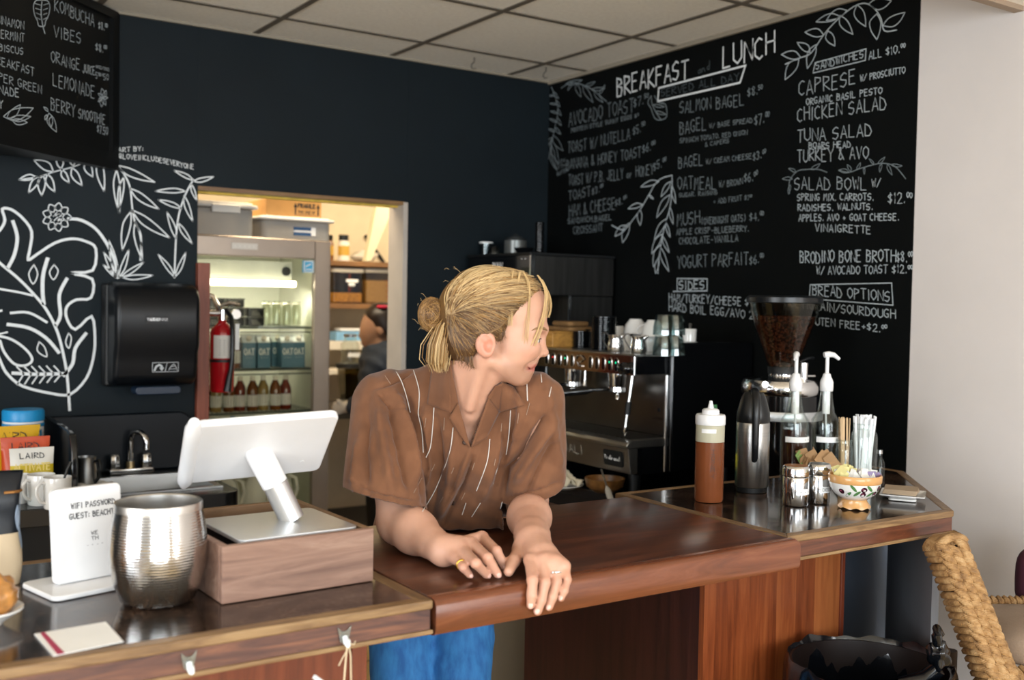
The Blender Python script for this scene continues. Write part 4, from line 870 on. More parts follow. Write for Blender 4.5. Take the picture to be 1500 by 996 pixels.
d = dr.build('door', FRG, th, bevel=.006)
MB().box(-hw+.05, -.283, .14, hw-st, -.279, fz-hd).build('pane', thin_glass('door glass', 'f8f8f2', .03), d)
MB().box(-.13, -.304, fz-.055, -.01, -.3005, fz-.028).build('badge', M('pale badge', 'cfcac2', .4, .4), d)
b = MB(); write(b, '- - - - -', (-.118, -.3045, fz-.047), (1, 0, 0), (0, 0, 1), .011, width=.095, bold=.2); b.build('badge_lettering', M('badge ink', 'efece6', .5), d)
MB().box(hw-st-.06, -.3, fz-hd-.062, hw-st-.008, -.285, fz-hd-.006).build('energy_sticker', M('sticker blue', '4aa5d0', .5), d)
b = MB(); x0, z0 = hw-st-.06, fz-hd-.062
for q in (((x0+.004, z0+.003), (x0+.048, z0+.003)), ((x0+.004, z0+.053), (x0+.048, z0+.053)), ((x0+.004, z0+.003), (x0+.004, z0+.053)), ((x0+.048, z0+.003), (x0+.048, z0+.053)), ((x0+.01, z0+.014), (x0+.042, z0+.014)), ((x0+.012, z0+.028), (x0+.036, z0+.04))): ribbon(b, [(q[0][0], -.3008, q[0][1]), (q[1][0], -.3008, q[1][1])], .004, Vector((0, -1, 0)))
b.build('sticker_lines', PAPER, d)
b = MB(); b.box(-hw+.04, -.12, 1.655, hw-.12, -.04, 1.74); b.build('fan_panel', M('fridge fan panel', 'c9ccc4', .5, var=.1), th)
MB().cyl((hw-.15, -.125, 1.695), (hw-.15, -.12, 1.695), .022, n=20).build('fan_vent', BPM, th)
MB().cyl((-hw+.05, -.16, 1.635), (hw-.12, -.16, 1.635), .015, n=14).build('lamp_tube', M('fluorescent tube', 'fff6dc', .4, emit=5, emitcol='fff4d8'), th, smooth=50)
l = bpy.data.lights.new('fridge_tube', 'AREA'); l.shape = 'RECTANGLE'; l.size = .5; l.size_y = .03; l.energy = 3.0; l.color = (1, .95, .8)
lo = bpy.data.objects.new('fridge_tube_light', l); COL.objects.link(lo); lo.location = (1.69, FY+.13, 1.61); lo.rotation_euler = (math.radians(12), 0, 0)
WIRE = M('grey shelf wire', '5f655f', .35, .6)
SHZ = [1.43, 1.235, 1.035, .83, .52]
for z in SHZ:
    b = MB(); x0, x1, y0, y1 = -hw+.038, hw-.038, -.20, .25
    b.cyl((x0, y0, z), (x1, y0, z), .006, n=8); b.cyl((x0, y1, z), (x1, y1, z), .005, n=8); b.cyl((x0, y0-.002, z-.022), (x1, y0-.002, z-.022), .003, n=6)
    for i in range(30): b.cyl((x0+(x1-x0)*i/29, y0, z+.002), (x0+(x1-x0)*i/29, y1, z+.002), .0018, n=5)
    b.build('wire_shelf', WIRE, th)
FX, FYC = 1.709, FY+.30
def fx(px, z): q = aY(px, 500, FY+.12); return q.x
# contents. one of each kind, then copies along the shelves
def clear_bottle(loc, r, h, liq, lab, cap, label, group, name='juice_bottle'):
    th = thing(name, label, 'bottle', loc, 0, group)
    MB().lathe([(0, 0), (r*.95, 0), (r, h*.03), (r, h*.58), (r*.92, h*.68), (r*.5, h*.84), (r*.42, h*.9), (r*.42, h*.96), (0, h*.96)], 16).build('bottle_body', liq, th, smooth=45)
    MB().lathe([(0, h), (r*.46, h), (r*.48, h*.91), (r*.3, h*.905)], 14).build('cap', cap, th, smooth=40)
    if lab: MB().lathe([(r*1.015, h*.14), (r*1.015, h*.48)], 14).build('label', lab, th, smooth=60)
    return th
AMB = M('amber juice', '6a3c17', .12, coat=.4, var=.2); AMB2 = M('pale juice', '8d7440', .12, coat=.4, var=.2); AMB3 = M('red juice', '6b2716', .12, coat=.4)
CAPW = M('pale cap', 'd9d2bf', .4); LABW = M('pale bottle label', 'dcdcd4', .6)
G1 = 'juice bottles on the lower fridge shelf'
xs = [1.395+.056*i for i in range(11)]
base = {}
for row, y in ((0, FY+.135), (1, FY+.21)):
    for i, x in enumerate(xs[:11-row]):
        if (row == 0 and (i < 3 or i > 9)) or i < 2: continue
        k = (i*3+row*5) % 4; m = [AMB, AMB2, AMB, AMB3][k]; key = (k,)
        loc = (x+row*.028, y+(i % 2)*.012, SHZ[2]+.007)
        lb = 'white labelled juice bottle on the lower lit shelf of the glass fridge'
        if key in base: dup(base[key], loc, 0, lb)
        else: base[key] = clear_bottle(loc, .026, .155, m, LABW, CAPW, lb, G1)
tag(clear_bottle((1.425, FY+.14, SHZ[2]+.007), .022, .165, M('green glass', '1f5a2c', .08, trans=.6), None, CAPW, 'tall green bottle at the left end of the lower fridge shelf', None, 'green_bottle'), 'tall green bottle at the left end of the lower fridge shelf', 'bottle')
tag(clear_bottle((1.478, FY+.125, SHZ[2]+.007), .024, .165, M('white bottle', 'd8dad2', .3), None, CAPW, 'x', None, 'milk_bottle'), 'plain white bottle beside the tall green one in the fridge', 'bottle')
# second shelf: bottles left, oat cartons right
G2 = 'bottles on the middle fridge shelf'; bb = None
for i, x in enumerate((1.47, 1.515, 1.56, 1.60, 1.64)):
    lb = 'pale capped bottle left of the blue grey cartons in the fridge'; loc = (x, FY+.12+(i % 2)*.05, SHZ[1]+.007)
    if bb: dup(bb, loc, 0, lb)
    else: bb = clear_bottle(loc, .026, .17, AMB, LABW, CAPW, lb, G2, 'syrup_bottle')
clear_bottle((1.43, FY+.15, SHZ[1]+.007), .032, .13, M('dark jar contents', '3d2413', .2, coat=.3), None, M('orange cap', 'b0482a', .4), 'dark jar with an orange cap at the left of the middle fridge shelf', None, 'sauce_jar')
G3 = 'oat drink cartons in the fridge'; CB = M('carton blue grey', '4a6f80', .45, var=.05)
def carton(loc, label):
    th = thing('oat_carton', label, 'carton', loc, 0, G3)
    MB().box(-.031, -.031, 0, .031, .031, .118).build('box_body', CB, th, bevel=.002)
    MB().prism([(-.031, 0), (.031, 0), (.004, .026), (.004, .036), (-.004, .036), (-.004, .026)], -.031, .031, frame((0, 0, .118), (0, 1, 0), (0, 0, 1), (1, 0, 0))).build('gable', M('carton gable', 'c9cfcc', .5), th)
    MB().cyl((0, -.016, .130), (0, -.028, .143), .012, n=12).build('cap', CAPW, th)
    b = MB(); write(b, 'OAT', (-.024, -.0316, .062), (1, 0, 0), (0, 0, 1), .028, width=.048, bold=.16); write(b, '- - -', (-.016, -.0316, .044), (1, 0, 0), (0, 0, 1), .009, width=.032, bold=.16); b.build('lettering', LABW, th)
    return th
c0 = carton((1.70, FY+.125, SHZ[1]+.007), 'blue grey oat carton on the middle lit shelf of the glass fridge')
for x, y in ((1.77, .12), (1.885, .12), (1.945, .13), (1.735, .20), (1.80, .20), (1.87, .205), (1.94, .205)): dup(c0, (x, FY+y, SHZ[1]+.007), 0)
# top shelf: black tubs, jars
G4 = 'stacked black tubs on the top fridge shelf'; TB = M('black tub', '16140f', .3); t0 = None
def tub(loc):
    th = thing('food_tub', 'small black lidded tub stacked on the top fridge shelf', 'tub', loc, 0, G4)
    MB().prism(rrect(-.04, -.035, .04, .035, .008), 0, .034).build('tub_body', TB, th, bevel=.003); MB().prism(rrect(-.043, -.038, .043, .038, .009), .0345, .041).build('lid', M('smoky lid', '3b3a30', .2), th, bevel=.001)
    b = MB()
    for i in range(3): ribbon(b, [(-.02, -.0356, .009+i*.008), (.02-.008*i, -.0356, .009+i*.008)], .003, Vector((0, -1, 0)))
    b.build('label_print', M('faint print', '9a978a', .6), th); return th
for cx, n in ((1.455, 3), (1.545, 3), (1.64, 3), (1.735, 2)):
    for k in range(n):
        loc = (cx, FY+.14, SHZ[0]+.007+k*.0425)
        if t0: dup(t0, loc, 0)
        else: t0 = tub(loc)
G5 = 'clear jars on the top fridge shelf'; j0 = None
for i, x in enumerate((1.80, 1.85, 1.90, 1.95)):
    loc = (x, FY+.15, SHZ[0]+.007)
    if j0: dup(j0, loc, 0)
    else:
        j0 = thing('clear_jar', 'clear empty jar at the right of the top fridge shelf', 'jar', loc, 0, G5)
        MB().lathe([(0, 0), (.021, 0), (.023, .01), (.023, .085), (.019, .1), (.019, .115), (.016, .115), (.016, .1), (.02, .08), (.02, .008), (0, .006)], 16).build('jar_body', thin_glass('jar glass', 'f0f2ea', .15), j0, smooth=45); MB().lathe([(.0195, .108), (.0195, .102)], 16).build('rim_band', CAPW, j0)
# fourth shelf: red topped bottles; bottom: milk jugs
G6 = 'red capped bottles on the dim fridge shelf'; r0_ = None
for i in range(9):
    loc = (1.43+.062*i, FY+.13, SHZ[3]+.007)
    if r0_: dup(r0_, loc, 0)
    else: r0_ = clear_bottle(loc, .026, .16, AMB3, LABW, M('red cap', 'a03028', .4), 'red capped bottle on the fridge shelf above the milk jugs', G6, 'soda_bottle')
o = clear_bottle((1.66, FY+.20, SHZ[3]+.007), .026, .175, AMB, LABW, M('blue cap', '2f6fa8', .4), 'single blue capped bottle among red capped ones in the fridge', None, 'water_bottle')
G7 = 'milk jugs at the bottom of the fridge'; m0 = None
for x in (1.62, 1.75, 1.88):
    loc = (x, FY+.15, SHZ[4]+.008)
    if m0: dup(m0, loc, 0)
    else:
        m0 = thing('milk_jug', 'white plastic milk jug at the bottom of the glass fridge', 'jug', loc, 0, G7)
        MB().lathe([(0, 0), (.055, 0), (.06, .01), (.06, .13), (.045, .18), (.02, .215), (.02, .235), (0, .235)], 20).build('jug_body', M('milk plastic', 'e6e6df', .4), m0, smooth=45)
        MB().lathe([(0, .252), (.022, .252), (.022, .236), (0, .236)], 16).build('cap', M('milk cap', 'c9cdd0', .4), m0); MB().tube([(.03, -.03, .2), (.055, -.05, .19), (.062, -.055, .14), (.05, -.045, .09)], .008, 8).build('handle', M('milk plastic', 'e6e6df', .4), m0, smooth=60)
# tubs and box on top of the fridge
def bin_(name, loc, w, d, h, label, lab=False, rz=0, clip=False):
    th = thing(name, label, 'storage bin', loc, rz)
    MB().prism(rrect(-w/2+.02, -d/2+.02, w/2-.02, d/2-.02, .03), 0, h*.8).build('bin_body', M('cloudy plastic', 'b9b6b0', .35, trans=.35, ior=1.2, var=.06), th, bevel=.006)
    b = MB(); b.prism(rrect(-w/2, -d/2, w/2, d/2, .035), h*.82, h*.93); b.prism(rrect(-w/2+.02, -d/2+.02, w/2-.02, d/2-.02, .03), h*.931, h); b.build('lid', M('white bin lid', 'd9d5ce', .45), th, bevel=.005)
    if lab:
        MB().box(-.02, -d/2-.001+.02-.003, h*.22, .09, -d/2+.0195, h*.58).build('paper_label', PAPER, th)
        b = MB()
        for q, c in ((h*.27, 0), (h*.5, 1)): ribbon(b, [(-.015, -d/2+.0155, q), (.06, -d/2+.0155, q)], .016, Vector((0, -1, 0)))
        b.build('label_print', M('label print blue', '35557c', .6), th)
    if clip: MB().box(-.06, -d/2-.012, h*.66, .07, -d/2+.003, h*.9).build('clip', M('white bin lid', 'd9d5ce', .45), th, bevel=.006)
    return th
q = aY(330, 345, FY+.14); bin_('storage_bin', (q.x-.045, FY+.20, fz+.001), .33, .36, .155, 'frosted bin with a clipped lid at the left on top of the fridge', clip=True)
b2 = bin_('storage_bin', (aY(425, 352, FY+.16).x-.005, FY+.22, fz+.001), .38, .36, .108, 'wide frosted bin with a paper label under the cardboard box', lab=True)
th = thing('cardboard_box', 'flat brown cardboard box printed FRAGILE THIS SIDE UP on the wide bin', 'box', (b2.location.x-.012, FY+.22, fz+.11))
CARD = M('cardboard', 'b98a50', .75, var=.06, vscale=20)
MB().box(-.135, -.15, 0, .135, .15, .078).build('carton', CARD, th, bevel=.002)
b = MB(); n = Vector((0, -1, 0)); yy = -.1512
write(b, 'FRAGILE', (.018, yy, .045), (1, 0, 0), (0, 0, 1), .017, width=.085, bold=.28); write(b, 'THIS SIDE UP', (.018, yy, .018), (1, 0, 0), (0, 0, 1), .012, width=.085, bold=.2)
for x in (.005, .118): ribbon(b, [(x, yy, .012), (x, yy, .05)], .007, n); b.add([(x-.009, yy, .045), (x+.009, yy, .045), (x, yy, .066)], [(0, 1, 2)])
ribbon(b, [(.012, yy, .011), (.11, yy, .011)], .002, n); b.build('printing', INK, th)
# fire extinguisher on the jamb
q = aY(320, 500, 4.18); EX = thing('fire_extinguisher', 'red fire extinguisher with black hose hanging in the doorway', 'extinguisher', (q.x+.012, 4.17, aY(320, 574, 4.17).z))
RED = M('extinguisher red', 'a5121b', .2, coat=.5)
er = 17.5*dep(EX.location)/FPX; eh = 100*dep(EX.location)/FPX
MB().lathe([(0, 0), (er*.9, 0), (er, er*.12), (er, eh*.86), (er*.9, eh*.93), (er*.5, eh*.99), (er*.35, eh*1.02), (er*.35, eh*1.06), (0, eh*1.06)], 28).build('cylinder', RED, EX, smooth=45)
b = MB(); b.cyl((0, 0, eh*1.05), (0, 0, eh*1.2), er*.38, n=12); b.cyl((-er*1.3, 0, eh*1.15), (er*.3, 0, eh*1.15), er*.28, n=10); b.build('valve', CHROME, EX, smooth=45)
b = MB(); b.tube([(-er*.3, -.005, eh*1.25), (er*.5, -.01, eh*1.3), (er*1.4, -.01, eh*1.27)], er*.16, 8); b.tube([(-er*.2, -.005, eh*1.18), (-er*.9, -.01, eh*1.4), (-er*1.3, -.01, eh*1.42)], er*.2, 8); b.build('lever', CHROME, EX, smooth=45)
MB().cyl((er*.9, -.02, eh*1.14), (er*.9, -.04, eh*1.14), er*.4, n=14).build('gauge', CHROME, EX)
MB().tube([(er*.2, -er*.3, eh*1.2), (er*.4, -er*1.0, eh*1.1), (er*.42, -er*1.35, eh*.9), (er*.4, -er*1.35, eh*.5), (er*.3, -er*1.35, eh*.33)], er*.2, 10).build('hose', BPL, EX, smooth=60)
MB().tube([(er*.3, -er*1.35, eh*.34), (er*.2, -er*1.35, eh*.27), (er*.0, -er*1.35, eh*.02)], [er*.2, er*.24, er*.34], 10).build('nozzle', BPL, EX, smooth=60)
MB().lathe([(er*1.02, eh*.5), (er*1.02, eh*.83)], 12, a0=math.radians(-150), a1=math.radians(-40)).build('instruction_label', M('extinguisher label', 'd5d0c8', .5), EX, smooth=60)
MB().lathe([(er*1.04, eh*.44), (er*1.04, eh*.48)], 28).build('strap', BPM, EX, smooth=60)
b = MB(); b.box(er*.8, -er*.9, eh*.62, er*1.15, -er*.88, eh*1.0); b.build('inspection_tag', PAPER, EX)
b = MB()
for i in range(7): ribbon(b, [(-er*.55, -er*.88, eh*(.55+i*.035)), (-er*.1, -er*1.04, eh*(.55+i*.035))], .0016, Vector((-.3, -1, 0)))
b.build('label_print', M('label grey ink', '6d6a66', .6), EX)

# shelves and stores on the far wall
SW = wood('kitchen shelf wood', [(.3, '6b4a2a'), (.7, '8a6238')], (1.2, 10, 10), 3, .5)
def shelf(y0, y1, x0, x1, z, label, m=SW, t=.03):
    b = MB(); b.box(x0, y0, z-t, x1, y1, z); return tag(b.build('wall_shelf', m, bevel=.002), label, 'shelf')
KY = 5.85
zs1 = aY(530, 383, KY).z; zs2 = aY(530, 445, KY).z; zs3 = aY(500, 500, KY).z; zs4 = aY(500, 540, KY).z
shelf(KY, 6.2, 2.3, 3.9, zs1, 'upper wooden shelf holding spice jars in the kitchen')
shelf(KY, 6.2, 2.3, 3.9, zs2, 'wooden shelf holding the pasta and oat containers')
WSH = M('white shelf edge', 'd8cfbf', .5)
shelf(KY, 6.2, 2.3, 3.9, zs3, 'pale shelf holding the blue glove box', WSH, .05)
shelf(KY-.05, 6.2, 2.3, 3.9, zs4, 'pale lower shelf behind the kitchen worker', WSH, .03)
MS = M('shaker wall', 'a08c6a', .7)
# diagonal board propped up to the ceiling
b = MB(); a0, a1, a2, a3 = aY(530, 302, 5.75), aY(549, 304, 5.75), aY(522, 384, 5.75), aY(514, 384, 5.75)
T_ = frame((0, 5.55, 0), (1, 0, 0), (0, 0, 1), (0, 1, 0)); b.prism([(a3.x, a3.z), (a2.x, a2.z), (a1.x, a1.z-.06), (a1.x, a1.z), (a0.x, a0.z)], .0, .05, T_)
o = tag(b.build('shelf_bracket', M('cream bracket', 'd9cba9', .6), bevel=.004), 'large cream slanting bracket board above the spice jars', 'bracket')
a0, a1 = aY(535, 345, 6.19), aY(562, 384, 6.19); b = MB(); b.cyl(a0, a1, .012, n=8); tag(b.build('strut_rod', BPM), 'thin dark diagonal rod on the far kitchen wall', 'rod')
def spice(px, py, top, label, m, capm):
    q = aY(px, py, KY+.05); k = dep(q)/FPX; h = (py-top)*k; r = 8.5*k
    th = thing('spice_jar', label, 'jar', (q.x, KY+.06, zs1+.001))
    MB().lathe([(0, 0), (r, 0), (r, h*.68), (r*.8, h*.76), (r*.8, h*.8), (0, h*.8)], 18).build('jar_body', m, th, smooth=45); MB().lathe([(0, h), (r*.85, h), (r*.85, h*.78), (0, h*.78)], 18).build('cap', capm, th, smooth=45)
    MB().lathe([(r*1.02, h*.2), (r*1.02, h*.58)], 12, a0=PI, a1=2*PI).build('label', M('yellow jar label', 'c59a3c', .5), th, smooth=60)
spice(504, 382, 344, 'white spice jar with a yellow label and black cap on the upper kitchen shelf', M('white jar', 'd8d2c6', .4), BPL)
spice(481, 380, 343, 'amber spice jar half hidden behind the fridge edge', M('amber jar', '7a4a1f', .2), BPL)
q = aY(535, 384, KY+.06); b = MB(); b.ell((q.x, KY+.08, zs1+.035), (.09, .05, .035), 22, 12)
for i, v in enumerate(b.v): r = 1+.18*math.sin(v[0]*60)*math.sin(v[2]*90+v[1]*40); b.v[i] = (q.x+(v[0]-q.x)*r, v[1], max(zs1+.001, zs1+(v[2]-zs1)*r))
tag(b.build('plastic_bag', M('crumpled bag', 'cfc5b4', .4, trans=.2, var=.1), smooth=60), 'crumpled pale plastic bag beside the white spice jar', 'bag')
def food_box(px0, px1, top, label, fill, ff, strip):
    a = aY(px0, 445, KY+.04); c = aY(px1, 445, KY+.04); h = (445-top)*dep(a)/FPX; w = c.x-a.x
    th = thing('food_container', label, 'container', ((a.x+c.x)/2, KY+.14, zs2+.001))
    MB().prism(rrect(-w/2, -.1, w/2, .1, .02), 0, h*.88).build('tub_body', thin_glass('clear food tub', 'cdbfa6', .08, .1), th, bevel=.004)
    MB().prism(rrect(-w/2-.004, -.104, w/2+.004, .104, .02), h*.885, h).build('lid', M('white tub lid', 'e0d8c8', .45), th, bevel=.003)
    b = MB(); nn = 9; hh = h*ff
    b.prism(rrect(-w/2+.006, -.094, w/2-.006, .094, .015), .004, hh); b.build('contents', fill, th, bevel=.01)
    if strip:
        MB().box(-w*.08, -.103, h*.60, w*.3, -.1005, h*.69).build('tape_label', PAPER, th); MB().box(0, -.103, h*.50, w*.2, -.1005, h*.58).build('tape_label', PAPER, th)
        MB().box(w*.02, -.1025, h*.3, w*.035, -.1005, h*.85).build('red_scale', M('red scale', '9a3b2c', .6), th)
    else:
        for i in range(4): MB().box(w*.1, -.103, h*(.2+.15*i), w*.25, -.1005, h*(.215+.15*i)).build('red_scale', M('red scale', '9a3b2c', .6), th)
food_box(487, 533, 393, 'clear square container of yellow pasta on the kitchen shelf', M('pasta', 'e0b04e', .6, var=.35, vscale=90, bump=.8, bscale=90), .30, True)
food_box(536, 584, 393, 'clear square container full of oats on the kitchen shelf', M('oats', 'd3b98a', .8, var=.12, vscale=120), .66, False)
q = aY(520, 497, KY+.05); th = thing('glove_box', 'white and blue box of gloves on the pale kitchen shelf', 'box', (q.x, KY+.12, zs3+.001))
MB().box(-.12, -.06, 0, .12, .06, .055).build('carton', M('glove box blue', '7fb0d6', .5, var=.2, vscale=14), th, bevel=.003); MB().box(-.09, -.055, .056, .1, .055, .075).build('glove_tuft', PAPER, th, bevel=.01)
# work table with blender base and glass jar in front of the worker
TZ = aY(510, 600, 5.45).z; TY = 5.2
th = thing('kitchen_table', 'dark kitchen work table under the blender', 'table', (2.6, 5.68, 0))
MB().box(-.45, -.33, TZ-.04, .9, .3, TZ).build('table_top', M('worn steel top', '6d675f', .4, .6), th); 
for x in (-.42, .86):
    for y in (-.28, .25): MB().box(x-.02, y-.02, 0, x+.02, y+.02, TZ-.04).build('leg', STEEL, th)
MB().box(-.44, -.32, .25, .89, .28, .28).build('under_shelf', M('dark shelf', '2b2926', .5), th)
q = aY(511, 598, 5.5); k = dep(q)/FPX; th = thing('blender', 'clear blender jug with a dark lid beside the kitchen worker', 'blender', (q.x, 5.5, TZ))
MB().box(-17*k, -15*k, 0, 17*k, 15*k, 14*k).build('base', M('blender base', '4d4a42', .4), th, bevel=.006)
MB().lathe([(14*k, 14*k), (19*k, 60*k), (18*k, 60*k), (13*k, 15*k), (0, 15*k)], 4, a0=PI/4, a1=PI/4+2*PI).build('jug', thin_glass('blender jug', 'b5ac90', .12, .1), th, bevel=.004)
MB().lathe([(0, 66*k), (20*k, 66*k), (21*k, 60*k), (0, 60*k)], 20).build('lid', BPM, th, smooth=40)
th = thing('mason_jar', 'clear glass jar standing on the lid of the blender', 'jar', (q.x+1*k, 5.5, TZ+66.3*k))
MB().lathe([(0, 0), (12*k, 0), (13.5*k, 2*k), (13.5*k, 28*k), (9*k, 34*k), (9*k, 39*k), (8*k, 39*k), (8*k, 34*k), (12*k, 27*k), (12*k, 2*k), (0, 1.4*k)], 20).build('jar_body', GLASS, th, smooth=45); MB().lathe([(0, 43*k), (9.6*k, 43*k), (9.6*k, 38.5*k), (0, 39.2*k)], 20).build('lid', STEEL, th, smooth=40)
MB().box(-10*k, -14.2*k, 10*k, 9*k, -13.4*k, 16*k).build('paper_label', PAPER, th)
# counter-top white fixture at left of jar

# ================================================================== BREWER AND ESPRESSO MACHINE ALONG THE MENU WALL
DKST = M('dark brushed steel', '5a5a59', .38, 1, var=.25, vscale=3, stretch=(14, 14, 1), bump=.03, bscale=12, bstretch=(30, 30, 1))
GLB = M('gloss black', '07080a', .1, coat=.3)
MX, MY, MZ = 2.40, 2.80, .9
# --- coffee brewer
th = thing('coffee_brewer', 'tall black and dark steel coffee brewer in the corner behind the espresso machine', 'coffee brewer', (2.51, 3.6, MZ))
W_, D_, H_ = .49, .44, .878
MB().box(.0, .0, .70, D_, W_, H_-.012).build('head_shell', DKST, th, bevel=.003)
MB().box(-.006, .0, .695, .0, W_, H_-.012).build('front_fascia', GLB, th, bevel=.002)
MB().box(-.01, -.004, H_-.0118, D_+.005, W_+.004, H_).build('top_cover', BPM, th, bevel=.003)
MB().box(.205, .004, .03, D_, W_-.004, .699).build('column', DKST, th, bevel=.003)
MB().box(-.0, .0, 0, D_, W_, .03).build('base', BPM, th, bevel=.004)
MB().box(-.010, -.007, .70, .012, -.0005, H_-.013).build('corner_strip', CHROME, th); MB().box(.196, -.002, .035, .208, .0035, .699).build('corner_strip', CHROME, th)
b = MB(); write(b, 'BUNN', (-.0075, .285, .812), (0, -1, 0), (0, 0, 1), .026, width=.075, bold=.16); b.build('name_lettering', PAPER, th)
b = MB(); write(b, '- -', (-.0075, .07, .845), (0, -1, 0), (0, 0, 1), .012, width=.04, bold=.2); b.build('small_print', PAPER, th)
MB().box(-.012, .105, .70, -.0065, .14, .80).build('switch_plate', M('switch grey', '2c2e30', .7, spec=.2), th, bevel=.002)
MB().cyl((-.0125, .128, .74), (-.016, .128, .74), .006, n=12).build('indicator_light', M('amber lamp', 'ff9a2a', .4, emit=6, emitcol='ff8a1a'), th)
MB().lathe([(0, 0), (.075, 0), (.08, -.02), (.05, -.09), (0, -.09)], 24, (.10, .25, .693)).build('brew_funnel', BPM, th, smooth=45)
cr_ = thing('glass_carafe', 'dark glass carafe under the brewer head', 'carafe', (2.612, 3.70, MZ+.031))
MB().lathe([(0, 0), (.07, 0), (.08, .02), (.085, .08), (.06, .15), (.05, .19), (.055, .2), (.045, .19), (.07, .1), (.07, .01), (0, .008)], 24).build('glass_body', M('smoked glass', '22262a', .05, coat=.5), cr_, smooth=45)
MB().tube([(-.05, -.02, .19), (-.1, -.03, .18), (-.11, -.035, .1), (-.08, -.03, .05)], .01, 8).build('handle', BPL, cr_, smooth=60)
b = MB(); b.box(.02, .005, .36, .19, .03, .62)
bz = MZ+H_+.0005
# things on the brewer
q = aZ(714, 366, bz); 
def onbrew(px): 
    return aX(px, 366, 2.62)
q = aX(712, 366, 2.60); th = thing('glass_cup', 'clear glass at the far left on top of the brewer', 'glass', (2.60, q.y, bz)); k = dep(th.location)/FPX
DG = thin_glass('dim glass', 'c9cfd0', .12); 
MB().lathe([(0, 0), (9*k, 0), (10*k, 20*k), (9*k, 20*k), (8*k, 1.5*k), (0, 1.5*k)], 20).build('glass_body', DG, th, smooth=45); MB().lathe([(10.2*k, 18*k), (10.2*k, 20*k), (9*k, 20.2*k)], 20).build('rim', PAPER, th)
q = aX(725, 366, 2.58); th = thing('glass_dome', 'small clear dome cup between the glass and the grey canister on the brewer', 'glass', (2.575, q.y, bz))
MB().lathe([(9*k, 0), (9*k, 6*k), (7*k, 12*k), (3*k, 14*k), (0, 14.5*k)], 20).build('dome', DG, th, smooth=60)
q = aX(755, 366, 2.66); th = thing('canister', 'grey canister with a domed lid on top of the brewer', 'canister', (2.66, q.y, bz))
MB().lathe([(0, 0), (16*k, 0), (16*k, 21*k), (0, 21*k)], 24).build('body', M('grey canister', '6f7270', .3, .5), th, smooth=45); MB().lathe([(16*k, 21.2*k), (13*k, 25*k), (5*k, 28*k), (2*k, 31*k), (0, 31*k)], 24).build('lid', M('grey lid', '565a5b', .2, .6), th, smooth=60)
q = aX(770, 366, 2.56); th = thing('black_dish', 'low black dish at the front edge of the brewer top', 'dish', (2.552, q.y, bz)); MB().lathe([(0, 0), (10*k, 0), (14*k, 7*k), (13*k, 7*k), (9*k, 1*k), (0, 1*k)], 24).build('dish', GLB, th, smooth=45)
def lid_stack(name, label, group, x, y, z, r, h, n):
    """takeaway lids: each its own thing"""
    p0 = None; st = h/n
    for i in range(n):
        loc = (x+rnd.uniform(-.001, .001), y+rnd.uniform(-.001, .001), z+i*st)
        if p0: dup(p0, loc, 0)
        else:
            bb = MB(); bb.lathe([(0, .0), (r*.92, .0), (r, st*.25), (r, st*.5), (r*.95, st*.62), (r*.9, st*.97), (0, st*.97)], 24)
            p0 = bb.build(name, GLB, None, smooth=30); p0.location = loc; tag(p0, label, 'lid', group)
q = aX(794, 364, 2.62); lid_stack('cup_lid', 'black takeaway lid in the tall stack on top of the brewer', 'lids stacked on the brewer', 2.62, q.y+.02, bz, 6.5*dep(q)/FPX*1.1, 46*dep(q)/FPX, 14)

# --- espresso machine: local x into the wall, local y along it
th = EM = thing('espresso_machine', 'black and steel two group espresso machine along the menu wall', 'espresso machine', (MX, MY, MZ))
ML = .74
MIR = M('mirror steel', 'a08f80', .12, 1, var=.03)
SPL = M('splash steel', '6d6a66', .3, 1, var=.15, vscale=5)
b = MB(); b.box(.16, .0, .07, .55, ML, .47); b.build('body', GLB, th, bevel=.004)
sd = [(.155, .07), (.56, .07), (.56, .535), (.19, .535), (.17, .53), (.158, .515), (.152, .49)]
for y0 in (-.022, ML+.001): MB().prism(sd, y0, y0+.021, frame((0, 0, 0), (1, 0, 0), (0, 0, 1), (0, 1, 0))).build('side_panel', GLB, th, bevel=.009, seg=4)
MB().box(.0, .0, .422, .159, ML, .486).build('head_box', GLB, th, bevel=.003)
MB().box(-.004, .018, .420, -.0005, ML-.018, .488).build('control_panel', MIR, th, bevel=.001)
MB().box(-.008, -.004, .418, .004, .017, .489).build('panel_end', CHROME, th, bevel=.003)
MB().box(.0, .0, .4865, .55, ML, .493).build('cup_deck', STEEL, th)
MB().box(.1545, .012, .20, .1595, ML-.012, .420).build('splash_plate', SPL, th)
MB().tube([(.148, .0, .075), (.148, .0, .418)], .008, 10).build('corner_post', CHROME, th, smooth=50)
MB().prism([(-.035, .175), (-.028, .188), (-.01, .195), (.16, .195), (.16, .165), (-.03, .165)], -.004, ML, frame((0, 0, 0), (1, 0, 0), (0, 0, 1), (0, 1, 0))).build('drip_tray', STEELH, th, bevel=.004)
b = MB()
for i in range(24): b.box(-.005, .02+i*.0295, .1955, .145, .034+i*.0295, .1985)
b.build('drip_grate', M('dark grate', '3b3a38', .4, .8), th)
MB().prism([(-.012, .075), (-.024, .164), (.02, .164), (.02, .075)], .0, ML, frame((0, 0, 0), (1, 0, 0), (0, 0, 1), (0, 1, 0))).build('lower_panel', STEELH, th, bevel=.002)
MB().box(.021, .001, .07, .159, ML, .164).build('lower_body', GLB, th)
for y in (.05, ML-.05):
    for x in (.05, .48): MB().cyl((x, y, 0), (x, y, .07), .02, .024, 14).build('foot', BPM, th, smooth=45)
